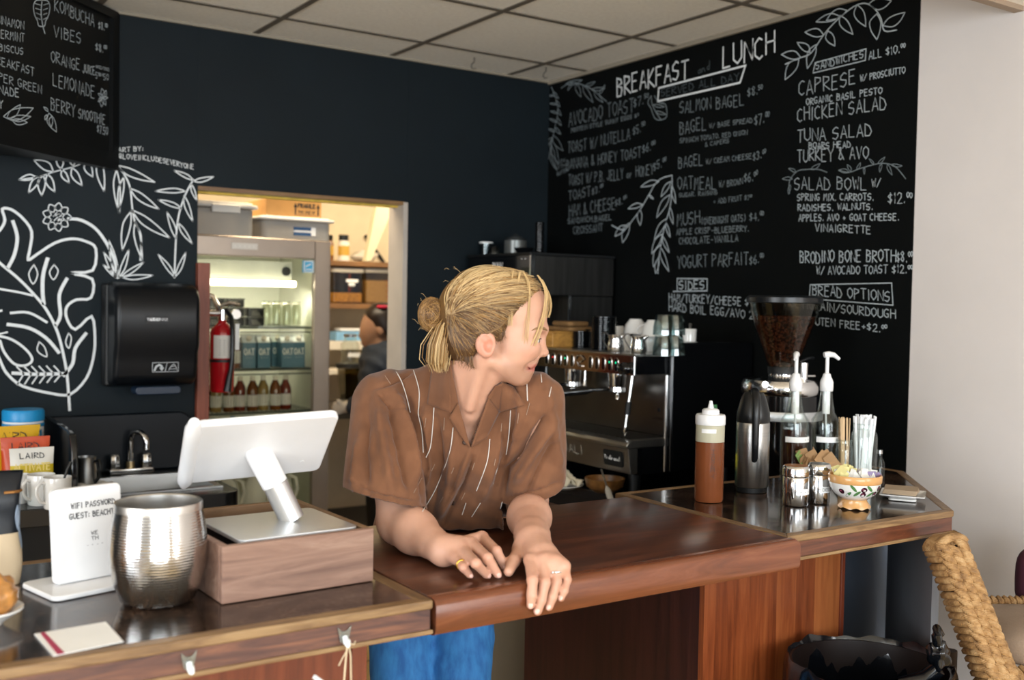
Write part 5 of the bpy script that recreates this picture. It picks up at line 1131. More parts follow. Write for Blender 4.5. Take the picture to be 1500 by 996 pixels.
# panel slopes: lettering along it (reads towards +Y seen from the front: right = -Y)
nP = Vector((-.99, 0, -.13)).normalized(); vP = Vector((-.012, 0, .089)).normalized()
b = MB(); write(b, 'LA CIMBALI', (-.0215, .56, .112), (0, -1, 0), vP, .032, width=.30, bold=.14); b.build('maker_lettering', M('pale lettering', 'b9b4aa', .4, .6), th)
MB().prism(rrect(-.052, -.028, .052, .028, .008), 0, .003, frame((-.0195, .085, .122), (0, -1, 0), vP, nP)).build('badge', BPM, th)
b = MB(); write(b, 'Programat', (-.0228, .128, .116), (0, -1, 0), vP, .015, width=.085, bold=.14); b.build('badge_lettering', PAPER, th)
b = MB(); write(b, 'LA CIMBALI', (.1535, .075, .255), (0, -1, 0), (0, 0, 1), .008, width=.06, bold=.2); b.ell((.1535, .045, .29), (.001, .008, .008), 12, 8); b.build('splash_logo', BPM, th)
# oval buttons
GRN = M('green led', '18c48a', .4, emit=1.5, emitcol='12c080'); RDL = M('red led', 'd0302a', .4, emit=1, emitcol='d0302a')
ys = [aX(px, 533, MX-.004).y-MY for px in (903, 893.5, 884, 874.5, 865, 838, 828.5, 819.5, 810.5, 801)]
for i, y in enumerate(ys):
    T_ = frame((-.0042, y, .452), (0, -1, 0), (0, 0, 1), (-1, 0, 0))
    pts = [T_ @ Vector((x, z, .0)) for x, z in rrect(-.0105, -.024, .0105, .024, .0104, 5)]
    MB().tube(pts, .0022, 6, closed=True).build('button_ring', CHROME, th, smooth=60)
    bt = MB().prism(rrect(-.0085, -.022, .0085, .022, .0084, 5), -.0005, .003, T_).build('button', GLB, th, bevel=.001)
    if i in (0, 1, 6): MB().ell(T_ @ Vector((0, .008, .0032)), (.002, .003, .003), 8, 6).build('button_led', GRN, bt)
    if i == 8: MB().ell(T_ @ Vector((0, .008, .0032)), (.002, .003, .003), 8, 6).build('button_led', RDL, bt)
yc = (ys[4]+ys[5])/2; b = MB()
b.tube([(-.006, yc+.03, .46), (-.008, yc+.02, .474), (-.008, yc-.005, .474), (-.008, yc-.02, .462), (-.008, yc-.0, .452), (-.008, yc+.018, .45), (-.008, yc+.01, .436), (-.008, yc-.01, .436)], .003, 6)
b.build('panel_emblem', CHROME, th, smooth=60)
MB().ell((-.02, aX(915, 537, MX-.02).y-MY, .444), (.022, .034, .022), 18, 12).build('steam_knob', GLB, th, smooth=80)
MB().cyl((-.02, .035, .444), (-.004, .035, .444), .012, n=12).build('knob_stem', CHROME, th, smooth=45)
# groups with portafilters
for i, px in enumerate((901, 836)):
    y = aX(px, 565, MX+.06).y-MY
    MB().lathe([(0, .421), (.036, .421), (.036, .40), (.034, .395), (.034, .372), (.031, .366), (0, .366)], 24, (.07, y, 0)).build('group_head', CHROME, th, smooth=40)
    pf = MB().lathe([(0, .3655), (.033, .3655), (.034, .350), (.028, .345), (0, .345)], 24, (.07, y, 0)).build('portafilter', CHROME, th, smooth=40)
    hy = .11 if i == 0 else .02; hx = -.13
    MB().tube([(.04, y+hy*.15, .356), (.0, y+hy*.5, .352), (-.02, y+hy*.62, .348), (hx, y+hy*1.25, .334)], [.006, .007, .013, .015], 12).build('handle', GLB, pf, smooth=60)
    MB().tube([(.055, y-.018, .322), (.057, y-.018, .338), (.07, y, .346), (.083, y+.018, .338), (.085, y+.018, .322)], .007, 8).build('spout', CHROME, pf, smooth=60)
MB().tube([(.03, aX(838, 552, MX+.03).y-MY-.08, .42), (.03, aX(838, 552, MX+.03).y-MY-.08, .385), (.028, aX(838, 552, MX+.03).y-MY-.08, .36)], [.004, .004, .008], 10).build('water_spout', CHROME, th, smooth=60)
# steam wand
y = aX(923, 560, MX+.01).y-MY
MB().tube([(.02, y, .42), (.012, y, .36), (.006, y+.003, .30), (.0, y+.006, .245)], .0062, 10).build('steam_wand', CHROME, th, smooth=60)
MB().tube([(.0075, y+.002, .325), (.004, y+.0045, .28)], .011, 12).build('wand_grip', BPM, th, smooth=45)
MB().tube([(.0, y+.006, .245), (-.001, y+.007, .22), (-.002, y+.008, .205)], [.006, .009, .003], 10).build('wand_tip', CHROME, th, smooth=50)

# --- things on the espresso machine
DZ_ = MZ+.4935
def onm(px, X_): return aX(px, 515, X_)
def creamer(px, X_, label):
    q = onm(px, X_); k = dep(q)/FPX; th = thing('milk_creamer', label, 'creamer', (X_, q.y, DZ_), math.radians(200), 'steel creamers on the espresso machine')
    r = 12*k
    MB().lathe([(0, 0), (r*.9, 0), (r*1.05, r*.25), (r*1.0, r*1.0), (r*.86, r*1.6), (r*.98, r*2.05), (r*.92, r*2.05), (r*.8, r*1.6), (r*.9, r*.3), (0, r*.1)], 24).build('body', CHROME, th, smooth=50)
    c, s = math.cos(math.radians(-90)), math.sin(math.radians(-90))
    MB().tube([(c*r*q_, s*r*q_, r*z) for q_, z in ((.9, 1.9), (1.5, 2.35), (2.05, 2.1), (1.9, 1.5), (1.05, .3))], r*.09, 6).build('handle', CHROME, th, smooth=60)
    MB().tube([(-c*r*.85, -s*r*.85, r*1.9), (-c*r*1.35, -s*r*1.35, r*2.12)], [r*.35, r*.08], 8).build('spout', CHROME, th, smooth=60)
    return th
creamer(935, MX+.075, 'steel creamer nearest the glasses on the espresso machine')
creamer(902, MX+.06, 'steel creamer between the black lids and the other creamer')
q = onm(882, MX+.10); k = dep(q)/FPX; lid_stack('cup_lid', 'black takeaway lid in the high stack behind the steel creamers', 'lids in the high stack on the machine', MX+.12, onm(884, MX+.12).y, DZ_, 19*k, 50*k, 16)
lid_stack('cup_lid', 'black takeaway lid in the low stack beside the wooden box', 'lids in the low stack on the machine', MX+.16, onm(852, MX+.16).y, DZ_, 15*k, 30*k, 9)
q = onm(817, MX+.09); th = thing('wooden_box', 'small carved pale wooden box with a scalloped lid on the espresso machine', 'box', (MX+.09, onm(812, MX+.09).y, DZ_))
PINE = wood('yellow pine', [(.25, '8a5f2c'), (.6, 'b8863f'), (.85, 'd0a35c')], (12, 1.5, 12), 5, .5)
MB().box(-.055, -.062, 0, .055, .062, 22*k).build('box_body', PINE, th, bevel=.003)
b = MB(); b.box(-.058, -.066, 22.2*k, .058, .066, 25*k)
for i in range(9): b.ell((-.058, -.056+i*.014, 22*k), (.003, .007, .006), 8, 6)
b.build('scalloped_lid', PINE, th)
q = onm(828, MX+.13); b = MB()
pts = rrect(-.07, -.085, .07, .085, .02); b.prism(pts, 0, 7*k); b.prism(rrect(-.05, -.06, .055, .07, .02), 7*k, 15*k)
o = b.build('paper_bag', M('brown paper', '7a5a34', .75, var=.25, vscale=18, bump=.4, bscale=30), None, bevel=.01); o.location = (MX+.14, q.y-.02, DZ_+25.2*k); tag(o, 'folded brown paper bag on top of the carved wooden box', 'bag')
# inverted cups
def cup(loc, r, h, label, inv=True, ha=0, name='coffee_cup'):
    th = thing(name, label, 'cup', loc, 0, 'white cups on the espresso machine')
    pr = [(0, 0), (r*.5, 0), (r*.55, h*.08), (r*.85, h*.4), (r, h*.97), (r*.96, h), (r*.9, h*.9), (r*.5, h*.12), (0, h*.1)]
    if inv: pr = [(a, h-z) for a, z in pr]
    MB().lathe(pr, 24).build('cup_body', WCER, th, smooth=50)
    c, s = math.cos(ha), math.sin(ha); f = (lambda z: h-z*h) if inv else (lambda z: z*h)
    MB().tube([(c*r*q_, s*r*q_, f(z)) for q_, z in ((.93, .8), (1.35, .85), (1.5, .6), (1.2, .35), (.8, .3))], h*.06, 6).build('handle', WCER, th, smooth=60)
    return th
q = onm(919, MX+.19); cup((MX+.165, onm(914, MX+.165).y, DZ_), 17*k, 24*k, 'upturned white cup just left behind the nearer creamer', ha=-1.2)
cup((MX+.25, onm(930, MX+.25).y, DZ_+24.2*k), 18*k, 22*k, 'upturned white cup stacked highest behind the creamers', ha=-1.0)
cup((MX+.26, onm(935, MX+.26).y, DZ_), 16*k, 24*k, 'upturned white cup carrying the highest upturned cup', ha=-1.0)
cup((MX+.30, onm(905, MX+.30).y, DZ_), 17*k, 34*k, 'white cup peeping out right of the black lid stack', ha=2.5)
cup((MX+.20, onm(956, MX+.2).y, DZ_+22*k), 17*k, 24*k, 'upturned white cup leaning up to the stacked tumblers', ha=2)
cup((MX+.21, onm(952, MX+.21).y, DZ_), 14*k, 21.8*k, 'white cup between the creamer and the stacked tumblers', ha=2, inv=False)
# stacked tumblers
FG = thin_glass('faceted glass', 'e2eaea', .22); g0 = None
def tumbler(loc):
    global g0
    if g0: return dup(g0, loc, 0)
    r, h = 15*k, 27*k; g0 = thing('glass_tumbler', 'upturned faceted glass tumbler in the cluster on the espresso machine', 'glass', loc, 0, 'glass tumblers on the espresso machine')
    MB().lathe([(r, 0), (r*.97, h*.4), (r*.78, h), (0, h), (0, h*.94), (r*.7, h*.94), (r*.9, h*.4), (r*.93, 0)], 10).build('glass_body', FG, g0, smooth=20); return g0
X_ = MX+.09
for px, xx, n in ((972, .05, 2), (987, .11, 2)):
    q = onm(px, MX+xx)
    for i in range(n): tumbler((MX+xx, q.y, DZ_+i*27.6*k))
# white mug with spoons on the raised side
q = aX(1012, 502, MX+.28); th = mug((MX+.285, q.y+.05, MZ+.536), 10*k, 18*k, 2.6, 'white mug full of small spoons on the raised right side of the espresso machine')
th.location = (MX+.285, MY+.035, DZ_); 
q = proj_y = None
MB().lathe([(0, 0), (.03, 0), (.03, .042), (0, .042)], 16).build('saucer_stack', WCER, th)
for o in kids(th):
    if not o.name.startswith('saucer'): o.location = (0, 0, .0425)
sp_ = thing('teaspoons', 'small steel spoons standing in the white mug on the espresso machine', 'spoons', (MX+.285, MY+.035, DZ_+.0425+3*k))
for i in range(3): MB().tube([(.002*i, .004*i-.004, 0), (.006*i-.005, .01*i-.012, 15*k), (.012*i-.01, .014*i-.016, 22*k)], [.0015, .0018, .005], 6).build('spoon', STEEL, sp_, smooth=60)
# plate, cloth and small brush below the machine
q = aZ(828, 716, MZ); th = PLT = thing('white_plate', 'white plate on the worktop in front of the espresso machine', 'plate', (q.x, q.y+.03, MZ+.0005))
MB().lathe([(0, 0), (.06, 0), (.085, .012), (.085, .015), (.06, .004), (0, .004)], 32).build('plate', WCER, th, smooth=50)
b = MB(); N = 18
for i in range(N):
    for j in range(12): 
        u, v = i/(N-1), j/11; b.v.append((q.x-.045+.09*u, q.y-.01+.10*v-.04*u, MZ+.024+.05*max(0, math.sin(u*3.2+.3))*math.sin(v*3.1)**2+.012*math.sin(u*14+v*9)))
b.f = [(i*12+j, (i+1)*12+j, (i+1)*12+j+1, i*12+j+1) for i in range(N-1) for j in range(11)]
tag(b.build('kitchen_towel', M('cream cloth', 'cfc6ae', .9, var=.1), smooth=80, solid=.004), 'crumpled cream cloth heaped on the white plate by the espresso machine', 'cloth')
q = aZ(868, 722, MZ); th = thing('brown_bowl', 'low brown patterned bowl beside the cloth under the espresso machine', 'bowl', (q.x+.05, q.y-.005, MZ+.0005))
MB().lathe([(0, 0), (.035, 0), (.065, .02), (.072, .05), (.068, .05), (.06, .022), (0, .006)], 28).build('bowl', M('brown glaze', '6d4a26', .3, var=.6, vscale=25), th, smooth=50)
b_ = aZ(900, 750, MZ)+Vector((0, 0, .001)); a_ = aX(881, 688, MX-.03)
th = thing('cleaning_brush', 'small pale bristled brush standing against the lower front of the espresso machine', 'brush', tuple(b_)); d_ = a_-b_
MB().tube([d_*.5, d_], .0035, 8).build('handle', STEEL, th); MB().tube([d_*.0, d_*.12, d_*.48, d_*.56], [.009, .011, .010, .005], 10).build('bristles', M('bristle', 'b9b6ae', .8, var=.3, vscale=200), th, smooth=60)
# grinder with a glass hopper of beans
q = aY(1142, 700, 2.36); k = dep(q)/FPX; th = thing('coffee_grinder', 'large coffee grinder with a glass hopper full of beans', 'grinder', (q.x, 2.36, MZ))
def gz(y): return aY(1142, y, 2.36).z-MZ
R = 58*k
MB().lathe([(0, 0), (R*1.0, 0), (R*1.0, gz(612)), (R*.98, gz(611))], 40).build('body', GLB, th, smooth=45)
MB().lathe([(R*1.005, gz(612)), (R*1.01, gz(610)), (R*1.01, gz(600)), (R*1.0, gz(599))], 40).build('steel_band', M('pale band', 'c9ccce', .3, .6), th, smooth=45)
MB().lathe([(R*.98, gz(599)), (R*.98, gz(576))], 40).build('upper_drum', GLB, th, smooth=45)
MB().lathe([(R*.98, gz(577)), (R*1.02, gz(574)), (R*1.02, gz(563)), (R*.96, gz(556)), (R*.5, gz(552)), (R*.36, gz(550)), (R*.36, gz(546)), (0, gz(546))], 40).build('top_collar', CHROME, th, smooth=40)
MB().lathe([(R*.36, gz(549)), (R*.37, gz(538)), (R*.34, gz(536))], 28).build('neck_ring', BPM, th, smooth=45)
HP = [(21, 538), (25, 525), (34, 500), (43, 475), (49, 455), (52, 443)]
MB().lathe([(r*k, gz(y)) for r, y in HP]+[((r-1.2)*k, gz(y)) for r, y in HP[::-1]], 36).build('hopper', thin_glass('hopper glass', 'e0dad2', .07), th, smooth=50)
MB().lathe([(52*k, gz(444)), (54.5*k, gz(443)), (54.5*k, gz(436)), (50*k, gz(433)), (0, gz(432.5))], 36).build('hopper_lid', BPL, th, smooth=40)
b = MB(); rb = random.Random(5)
for i in range(1500):
    t_ = rb.random()**.8; yy = 536-(536-464)*t_
    r = np.interp(yy, [443, 455, 475, 500, 525, 538], [52, 49, 43, 34, 25, 21])-3.4
    a = rb.uniform(0, 2*PI); 
    if i > 1150: r *= math.sqrt(rb.random()); yy = 464; 
    p_ = Vector((r*k*math.cos(a), r*k*math.sin(a), gz(yy))); Rm = Matrix.Rotation(rb.uniform(0, 6.3), 3, 'Z') @ Matrix.Rotation(rb.uniform(0, 6.3), 3, 'X')
    b.ell(p_, (.0052, .0038, .0032), 6, 4, Rm)
o = b.build('coffee_beans', M('coffee bean', '5a2f1b', .35, var=.3, vscale=40), th, smooth=80); o['kind'] = 'stuff'
MB().lathe([((r-5)*k, gz(y)) for r, y in [(21, 537), (25, 525), (34, 500), (43, 475), (46, 466)]]+[(0, gz(466))], 28).build('bean_core', M('bean dark', '22100a', .6), th, smooth=50)
MB().tube([(-R*.9, -.05, gz(560)), (-R*1.05, -.06, gz(560)), (-R*1.2, -.07, gz(559))], [.012, .012, .01], 10).build('side_lever', CHROME, th, smooth=45)
q2 = aY(1177, 545, 2.30); x_ = q2.x-th.location.x
b = MB(); b.cyl((x_, -.06, gz(556)), (x_, -.06, gz(530)), 7*k, n=18); b.cyl((x_, -.07, gz(549)), (x_+14*k, -.08, gz(549)), 1.6*k, n=8); b.build('adjuster', CHROME, th, smooth=40)
MB().tube([(x_-4*k, -.05, gz(529)), (x_+8*k, -.06, gz(524)), (x_+26*k, -.05, gz(524))], 2.2*k, 8).build('adjuster_arm', BPL, th, smooth=50)
MB().box(-8*k, -R-.003, gz(705), 8*k, -R*.98, gz(690)).build('spec_label', PAPER, th)

# ================================================================== THINGS ON THE COFFEE COUNTER
Z0 = ZT+.0006
def at(px, py): p = aZ(px, py, ZT); return p, dep(p)/FPX
# squeeze bottle
p, k = at(1041, 736); p += Vector((.012, .02, 0)); th = thing('squeeze_bottle', 'amber squeeze bottle with a white nozzle cap on the coffee counter', 'bottle', (p.x, p.y, Z0))
r = 21*k
MB().lathe([(0, 0), (r*.95, 0), (r, r*.15), (r, 88*k), (0, 88*k)], 32).build('honey_fill', M('honey', '8a4d2c', .25, trans=.35, ior=1.35, var=.15, sss=.0), th, smooth=45)
MB().lathe([(r*1.0, 88.2*k), (r*1.0, 112*k), (r*.95, 114*k), (0, 114*k)], 32).build('bottle_wall', M('cloudy bottle', 'c9c5ad', .35, trans=.2, ior=1.2), th, smooth=45)
MB().lathe([(r*1.03, 113*k), (r*1.05, 114*k), (r*1.05, 125*k), (r*.98, 128*k), (r*.62, 128.5*k), (r*.6, 134*k), (r*.5, 136*k), (r*.22, 137*k), (r*.1, 148*k), (0, 148*k)], 28).build('nozzle_cap', WPL, th, smooth=35)
MB().lathe([(r*1.012, 102*k), (r*1.012, 108*k)], 8, a0=math.radians(190), a1=math.radians(250)).build('white_label', PAPER, th, smooth=60)
b = MB(); st, Wd = strokes('HONEY', .2)
for pl in st: ribbon(b, [(r*1.01*math.cos(math.radians(-128+y*14)), r*1.01*math.sin(math.radians(-128+y*14)), 78*k-x/Wd*42*k) for x, y in pl], .0016, Vector((-.5, -.85, 0)))
b.build('marker_writing', M('dark marker', '4a2a1c', .6), th)
# vacuum flask
p, k = at(1105, 722); p += Vector((.015, .025, 0)); th = FL = thing('vacuum_flask', 'steel vacuum flask with a black top and long black handle', 'flask', (p.x, p.y, Z0), math.radians(-40)); r = 24.5*k
MB().lathe([(0, 0), (r*.92, 0), (r*.94, 7*k), (0, 7*k)], 36).build('foot_ring', BPM, th, smooth=45)
MB().lathe([(r*.94, 7.2*k), (r, 9*k), (r, 100*k), (r*.97, 102*k)], 40).build('steel_body', STEEL, th, smooth=45)
MB().lathe([(r*.97, 102*k), (r*1.0, 104*k), (r*.98, 116*k), (r*.78, 134*k), (r*.7, 140*k), (r*.55, 146*k), (0, 147*k)], 36).build('shoulder', BPL, th, smooth=45)
hd_ = [(.0, 143), (-.35, 148), (-1.0, 143), (-1.3, 136), (-1.33, 110), (-1.3, 75), (-1.22, 52), (-1.02, 49)]
MB().tube([(0, r*x*1.0, z*k) for x, z in hd_], [5*k, 6*k, 6.5*k, 6*k, 5.5*k, 5*k, 4.6*k, 4*k], 12).build('handle', BPL, th, smooth=60)
MB().tube([(0, r*.5, 140*k), (0, r*.9, 138*k), (0, r*1.15, 141*k)], [6*k, 5*k, 3*k], 10).build('pour_spout', BPL, th, smooth=60)
MB().ell((0, r*.05, 148*k), (8*k, 9*k, 3*k), 16, 8).build('lid_button', BPL, th, smooth=60)
# green bottle behind
p, k = at(1079, 700); th = thing('green_bottle', 'green glass bottle with a yellow label half hidden behind the flask', 'bottle', (FL.location.x-.03, FL.location.y+.12, Z0)); k = dep(th.location)/FPX; r = 12*k
MB().lathe([(0, 0), (r, 0), (r, 75*k), (r*.4, 100*k), (r*.4, 112*k), (0, 112*k)], 20).build('bottle_body', M('green bottle glass', '1d6b4a', .08, trans=.6), th, smooth=45); MB().lathe([(r*1.02, 22*k), (r*1.02, 45*k)], 16).build('label', M('yellow label', 'd8d02a', .5), th, smooth=60)
MB().lathe([(0, 118*k), (r*.45, 118*k), (r*.45, 110*k), (0, 110*k)], 14).build('cap', M('green cap', '2a6a3a', .4), th)
# syrup bottles with pumps
def syrup(px, Y_, label, liq, fill, spout_a, txt):
    q = aY(px, 700, Y_); k = dep((q.x, q.y, Z0))/FPX; th = thing('syrup_bottle', label, 'bottle', (q.x, Y_, Z0), 0, 'pump bottles of syrup on the coffee counter'); r = 20.5*k
    zt = lambda y: aY(px, y, Y_).z-Z0
    pr = [(0, .0), (r*.94, 0), (r, 4*k), (r, zt(622)), (r*.97, zt(615)), (r*.62, zt(604)), (r*.5, zt(590)), (r*.4, zt(572))]
    MB().lathe(pr+[(a*.9, z) for a, z in pr[:1:-1]]+[(0, .003)], 32).build('glass_bottle', GLASS, th, smooth=45)
    if fill: MB().lathe([(0, .004), (r*.86, .004), (r*.885, .008), (r*.885, zt(fill)), (0, zt(fill))], 28).build('syrup_fill', liq, th, smooth=45)
    MB().lathe([(r*1.012, zt(646)), (r*1.012, zt(638))], 20, a0=PI*1.02, a1=PI*1.98).build('label_strip', PAPER, th, smooth=60)
    b = MB(); st, Wd = strokes(txt, .2)
    for pl in st: ribbon(b, [(r*1.02*math.cos(math.radians(-90+(x/Wd-.1)*50)), r*1.02*math.sin(math.radians(-90+(x/Wd-.1)*50)), zt(644)+y*4*k) for x, y in pl], .0011, Vector((.2, -.97, 0)))
    b.build('label_lettering', INK, th)
    pm = MB().lathe([(r*.42, zt(573)), (r*.46, zt(572)), (r*.46, zt(560)), (r*.40, zt(556)), (r*.3, zt(552)), (r*.26, zt(548)), (r*.13, zt(546)), (r*.13, zt(522)), (0, zt(522))], 20).build('pump', WPL, th, smooth=40)
    c, s = math.cos(spout_a), math.sin(spout_a)
    MB().tube([(-c*5*k, -s*5*k, zt(520)), (c*2*k, s*2*k, zt(519)), (c*10*k, s*10*k, zt(520)), (c*18*k, s*18*k, zt(526))], [4.2*k, 4.6*k, 3.6*k, 2.4*k], 10).build('pump_head', WPL, pm, smooth=50)
    MB().lathe([(0, zt(572)), (r*.27, zt(572)), (r*.27, zt(606)), (0, zt(606))], 14).build('pump_barrel', WPL, pm, smooth=45)
    MB().cyl((0, 0, zt(606)), (.01, 0, .012), 1.4*k, n=8).build('dip_tube', M('pump tube', 'd5dadb', .3), pm)
    return th
syrup(1162, 2.045, 'pump bottle of dark brown syrup left of the clear one', M('brown syrup', '35140a', .1, coat=.4), 628, math.radians(215), '- - -')
syrup(1207, 2.02, 'pump bottle of clear syrup with its spout turned to the white wall', thin_glass('clear syrup', 'd9dedb', .08), 628, math.radians(-28), 'AGAVE')
# shakers
def shaker(px, py, label, txt, top, handle, hh=58):
    p, k = at(px, py); r = 19*k*(1 if handle else .86); p = p+Vector((.008, .012, 0)); th = thing('steel_shaker', label, 'shaker', (p.x, p.y, Z0), 0, 'steel shakers on the coffee counter')
    MB().lathe([(0, 0), (r*.95, 0), (r, 2*k), (r, (hh-17)*k), (r*.97, (hh-16)*k)], 32).build('body', CHROME, th, smooth=40)
    MB().lathe([(r*.99, (hh-15.5)*k), (r*1.03, (hh-14.5)*k), (r*1.03, (hh-4)*k), (r*.97, (hh-1)*k), (r*.9, hh*k)], 32).build('lid', CHROME, th, smooth=35)
    MB().lathe([(r*.9, hh*k), (r*.5, (hh+.8)*k), (0, (hh+1)*k)], 32).build('lid_top', top, th, smooth=60)
    MB().lathe([(r*1.012, 17*k), (r*1.012, 26*k)], 16, a0=math.radians(-130), a1=math.radians(-35)).build('label_strip', PAPER, th, smooth=60)
    b = MB(); st, Wd = strokes(txt, .2)
    for pl in st: ribbon(b, [(r*1.022*math.cos(math.radians(-120+x/Wd*75)), r*1.022*math.sin(math.radians(-120+x/Wd*75)), (19+y*5)*k) for x, y in pl], .0009, Vector((-.1, -1, 0)))
    b.build('label_lettering', M('grey print', '6d6d70', .6), th)
    if handle: MB().tube([(-r*q*.87, -r*q*.5, z*k) for q, z in ((.95, 40), (1.35, 42), (1.5, 34), (1.45, 20), (1.0, 12))], 1.6*k, 8).build('handle', CHROME, th, smooth=60)
shaker(1167, 741, 'steel shaker with a side handle and a brown dusted top', '- - - -', M('cinnamon dust', '9a6a3e', .5, .3), True)
shaker(1201, 738, 'steel shaker labelled CHOCOLATE without a handle', 'CHOCOLATE', STEEL, False)
# kraft sugar packets in a dish
p, k = at(1208, 716); p += Vector((.02, .045, 0)); th = thing('packet_dish', 'low white dish of brown sugar packets behind the steel shakers', 'dish', (p.x, p.y, Z0))
MB().lathe([(0, 0), (20*k, 0), (30*k, 16*k), (31*k, 22*k), (29*k, 22*k), (19*k, 2*k), (0, 2*k)], 28).build('dish', WCER, th, smooth=50)
KR = M('kraft packet', 'a8845c', .7, var=.1); GRP = M('green packet', '7f9a58', .6); WPK = M('white packet', 'dcdad2', .6, var=.05); YPK = M('yellow packet', 'd6cc8c', .6); PKP = M('purple packet', '8d7fa0', .6)
rp = random.Random(11)
def packets(group, label, base, spots, mats, w, h):
    src = {}
    for (x, y, z, rx, ry, rz_), mi in spots:
        key = mi
        if key not in src:
            b = MB(); N = 6
            b.prism(rrect(-w/2, -h/2, w/2, h/2, w*.06, 2), -w*.028, w*.028)
            o = b.build('sugar_packet', mats[mi], None, bevel=w*.02); tag(o, label[mi], 'packet', group); src[key] = o
        else: o = src[key].copy(); COL.objects.link(o)
        o.location = (base[0]+x, base[1]+y, base[2]+z); o.rotation_euler = (rx, ry, rz_)
sp_ = []
for i in range(26):
    u = -1+2*i/25; sp_.append((((u*23+rp.uniform(-3, 3))*k*.83, (u*-14+rp.uniform(-6, 6))*k, (32+rp.uniform(-4, 14)-6*abs(u))*k), i))
spots = [((x, y, z, rp.uniform(1.0, 1.9), rp.uniform(-.9, .9), rp.uniform(-.9, .4)), 1 if i in (0, 2) else 0) for (x, y, z), i in sp_]
packets('brown sugar packets in the dish', {0: 'brown kraft sugar packet standing in the dish behind the shakers', 1: 'green sweetener packet at the left edge of the packet dish'}, (p.x, p.y, Z0), spots, {0: KR, 1: GRP}, 17*k, 24*k)
# stirrers and straws
def jar(px, py, r_, h, label, name='mason_jar'):
    p, k = at(px, py); th = thing(name, label, 'jar', (p.x, p.y, Z0)); r = r_*k
    pr = [(0, 0), (r*.94, 0), (r, 3*k), (r, h*.74*k), (r*.93, h*.83*k), (r*.82, h*.87*k), (r*.82, h*k)]
    MB().lathe(pr+[(a*.93, z) for a, z in pr[:1:-1]]+[(0, 2*k)], 28).build('glass_jar', GLASS, th, smooth=45)
    b = MB(); b.torus((0, 0, h*.91*k), r*.83, .7*k); b.torus((0, 0, h*.99*k), r*.82, .8*k); b.build('thread_rings', GLASS, th, smooth=60)
    return th, k, p
th, k, p = jar(1264, 706, 19, 86, 'clear mason jar full of paper wrapped straws')
s0 = None
for i in range(34):
    a = rp.uniform(0, 6.28); rr_ = 11*k*math.sqrt(rp.random()); lx, ly = rp.uniform(-.05, .05), rp.uniform(-.05, .05)
    loc = (p.x+rr_*math.cos(a), p.y+rr_*math.sin(a), Z0+2.5*k)
    if s0 is None:
        b = MB(); b.box(-.0035, -.0022, 0, .0035, .0022, 97*k); s0 = b.build('wrapped_straw', M('straw paper', 'f6f8fa', .7, var=.03), None, bevel=.001); o = s0; tag(o, 'white paper wrapped straw standing in the mason jar', 'straw', 'wrapped straws in the mason jar')
    else: o = s0.copy(); COL.objects.link(o)
    o.location = loc; o.rotation_euler = (ly+math.sin(a)*-.05, lx+math.cos(a)*.05, rp.uniform(0, 3)); o.scale = (1, 1, rp.uniform(.93, 1.0))
th, k, p = jar(1235, 706, 13, 62, 'narrow clear jar of wooden stirrers beside the straw jar', 'stirrer_jar')
s1 = None
for i in range(12):
    loc = (p.x+rp.uniform(-8, 8)*k, p.y+rp.uniform(-6, 6)*k, Z0+2.5*k)
    if s1 is None:
        b = MB(); b.prism(rrect(-.003, 0, .003, 92*k, .0028, 3), -.0008, .0008, frame((0, 0, 0), (1, 0, 0), (0, 0, 1), (0, -1, 0))); s1 = b.build('wooden_stirrer', M('birch', 'd3b48c', .6, var=.08), None); o = s1; tag(o, 'thin wooden stirrer standing in the narrow jar', 'stirrer', 'wooden stirrers in the narrow jar')
    else: o = s1.copy(); COL.objects.link(o)
    o.location = loc; o.rotation_euler = (rp.uniform(-.04, .04), rp.uniform(-.07, .03), rp.uniform(-1, 1))
p, k = at(1287, 702); th = thing('glass_bottle', 'small slim clear bottle right of the straw jar', 'bottle', (p.x, p.y, Z0))
MB().lathe([(0, 0), (8*k, 0), (8*k, 24*k), (4*k, 32*k), (4*k, 38*k), (0, 38*k)], 16).build('bottle_body', GLASS, th, smooth=45); MB().lathe([(0, 43*k), (4.6*k, 43*k), (4.6*k, 37.5*k), (0, 37.5*k)], 14).build('cap', STEEL, th, smooth=40)
# olive bowl
p, k = at(1258, 748); p += Vector((.02, .03, 0)); th = thing('olive_bowl', 'white footed bowl painted with olives holding sweetener packets', 'bowl', (p.x, p.y, Z0)); r = 38.5*k
TAN = M('tan glaze', 'cf9c62', .25, coat=.3, var=.08)
t0 = []
nseg = 40
b = MB()
for i in range(nseg):
    a = 2*PI*i/nseg; sc = 1+.05*math.cos(8*a); zz = 1.6*k*(1+math.cos(8*a))
    for (rr_, z) in ((r*.60*sc, zz*.9), (r*.56, 6*k), (r*.46, 12*k), (r*.50, 15*k)): b.v.append((rr_*math.cos(a), rr_*math.sin(a), z))
b.f = [(i*4+j, ((i+1) % nseg)*4+j, ((i+1) % nseg)*4+j+1, i*4+j+1) for i in range(nseg) for j in range(3)]
b.build('scalloped_foot', TAN, th, smooth=60)
pr = [(0, 13*k), (r*.5, 14*k), (r*.78, 22*k), (r*.92, 31*k), (r*.97, 39*k)]
MB().lathe(pr+[(r*.92, 39*k), (r*.8, 26*k), (r*.5, 18*k), (0, 17*k)], 40).build('bowl_body', WCER, th, smooth=50)
MB().lathe([(r*.972, 38.5*k), (r*1.0, 40*k), (r*1.01, 49*k), (r*.98, 50.5*k), (r*.93, 49*k), (r*.92, 39*k)], 40).build('rim_band', TAN, th, smooth=40)
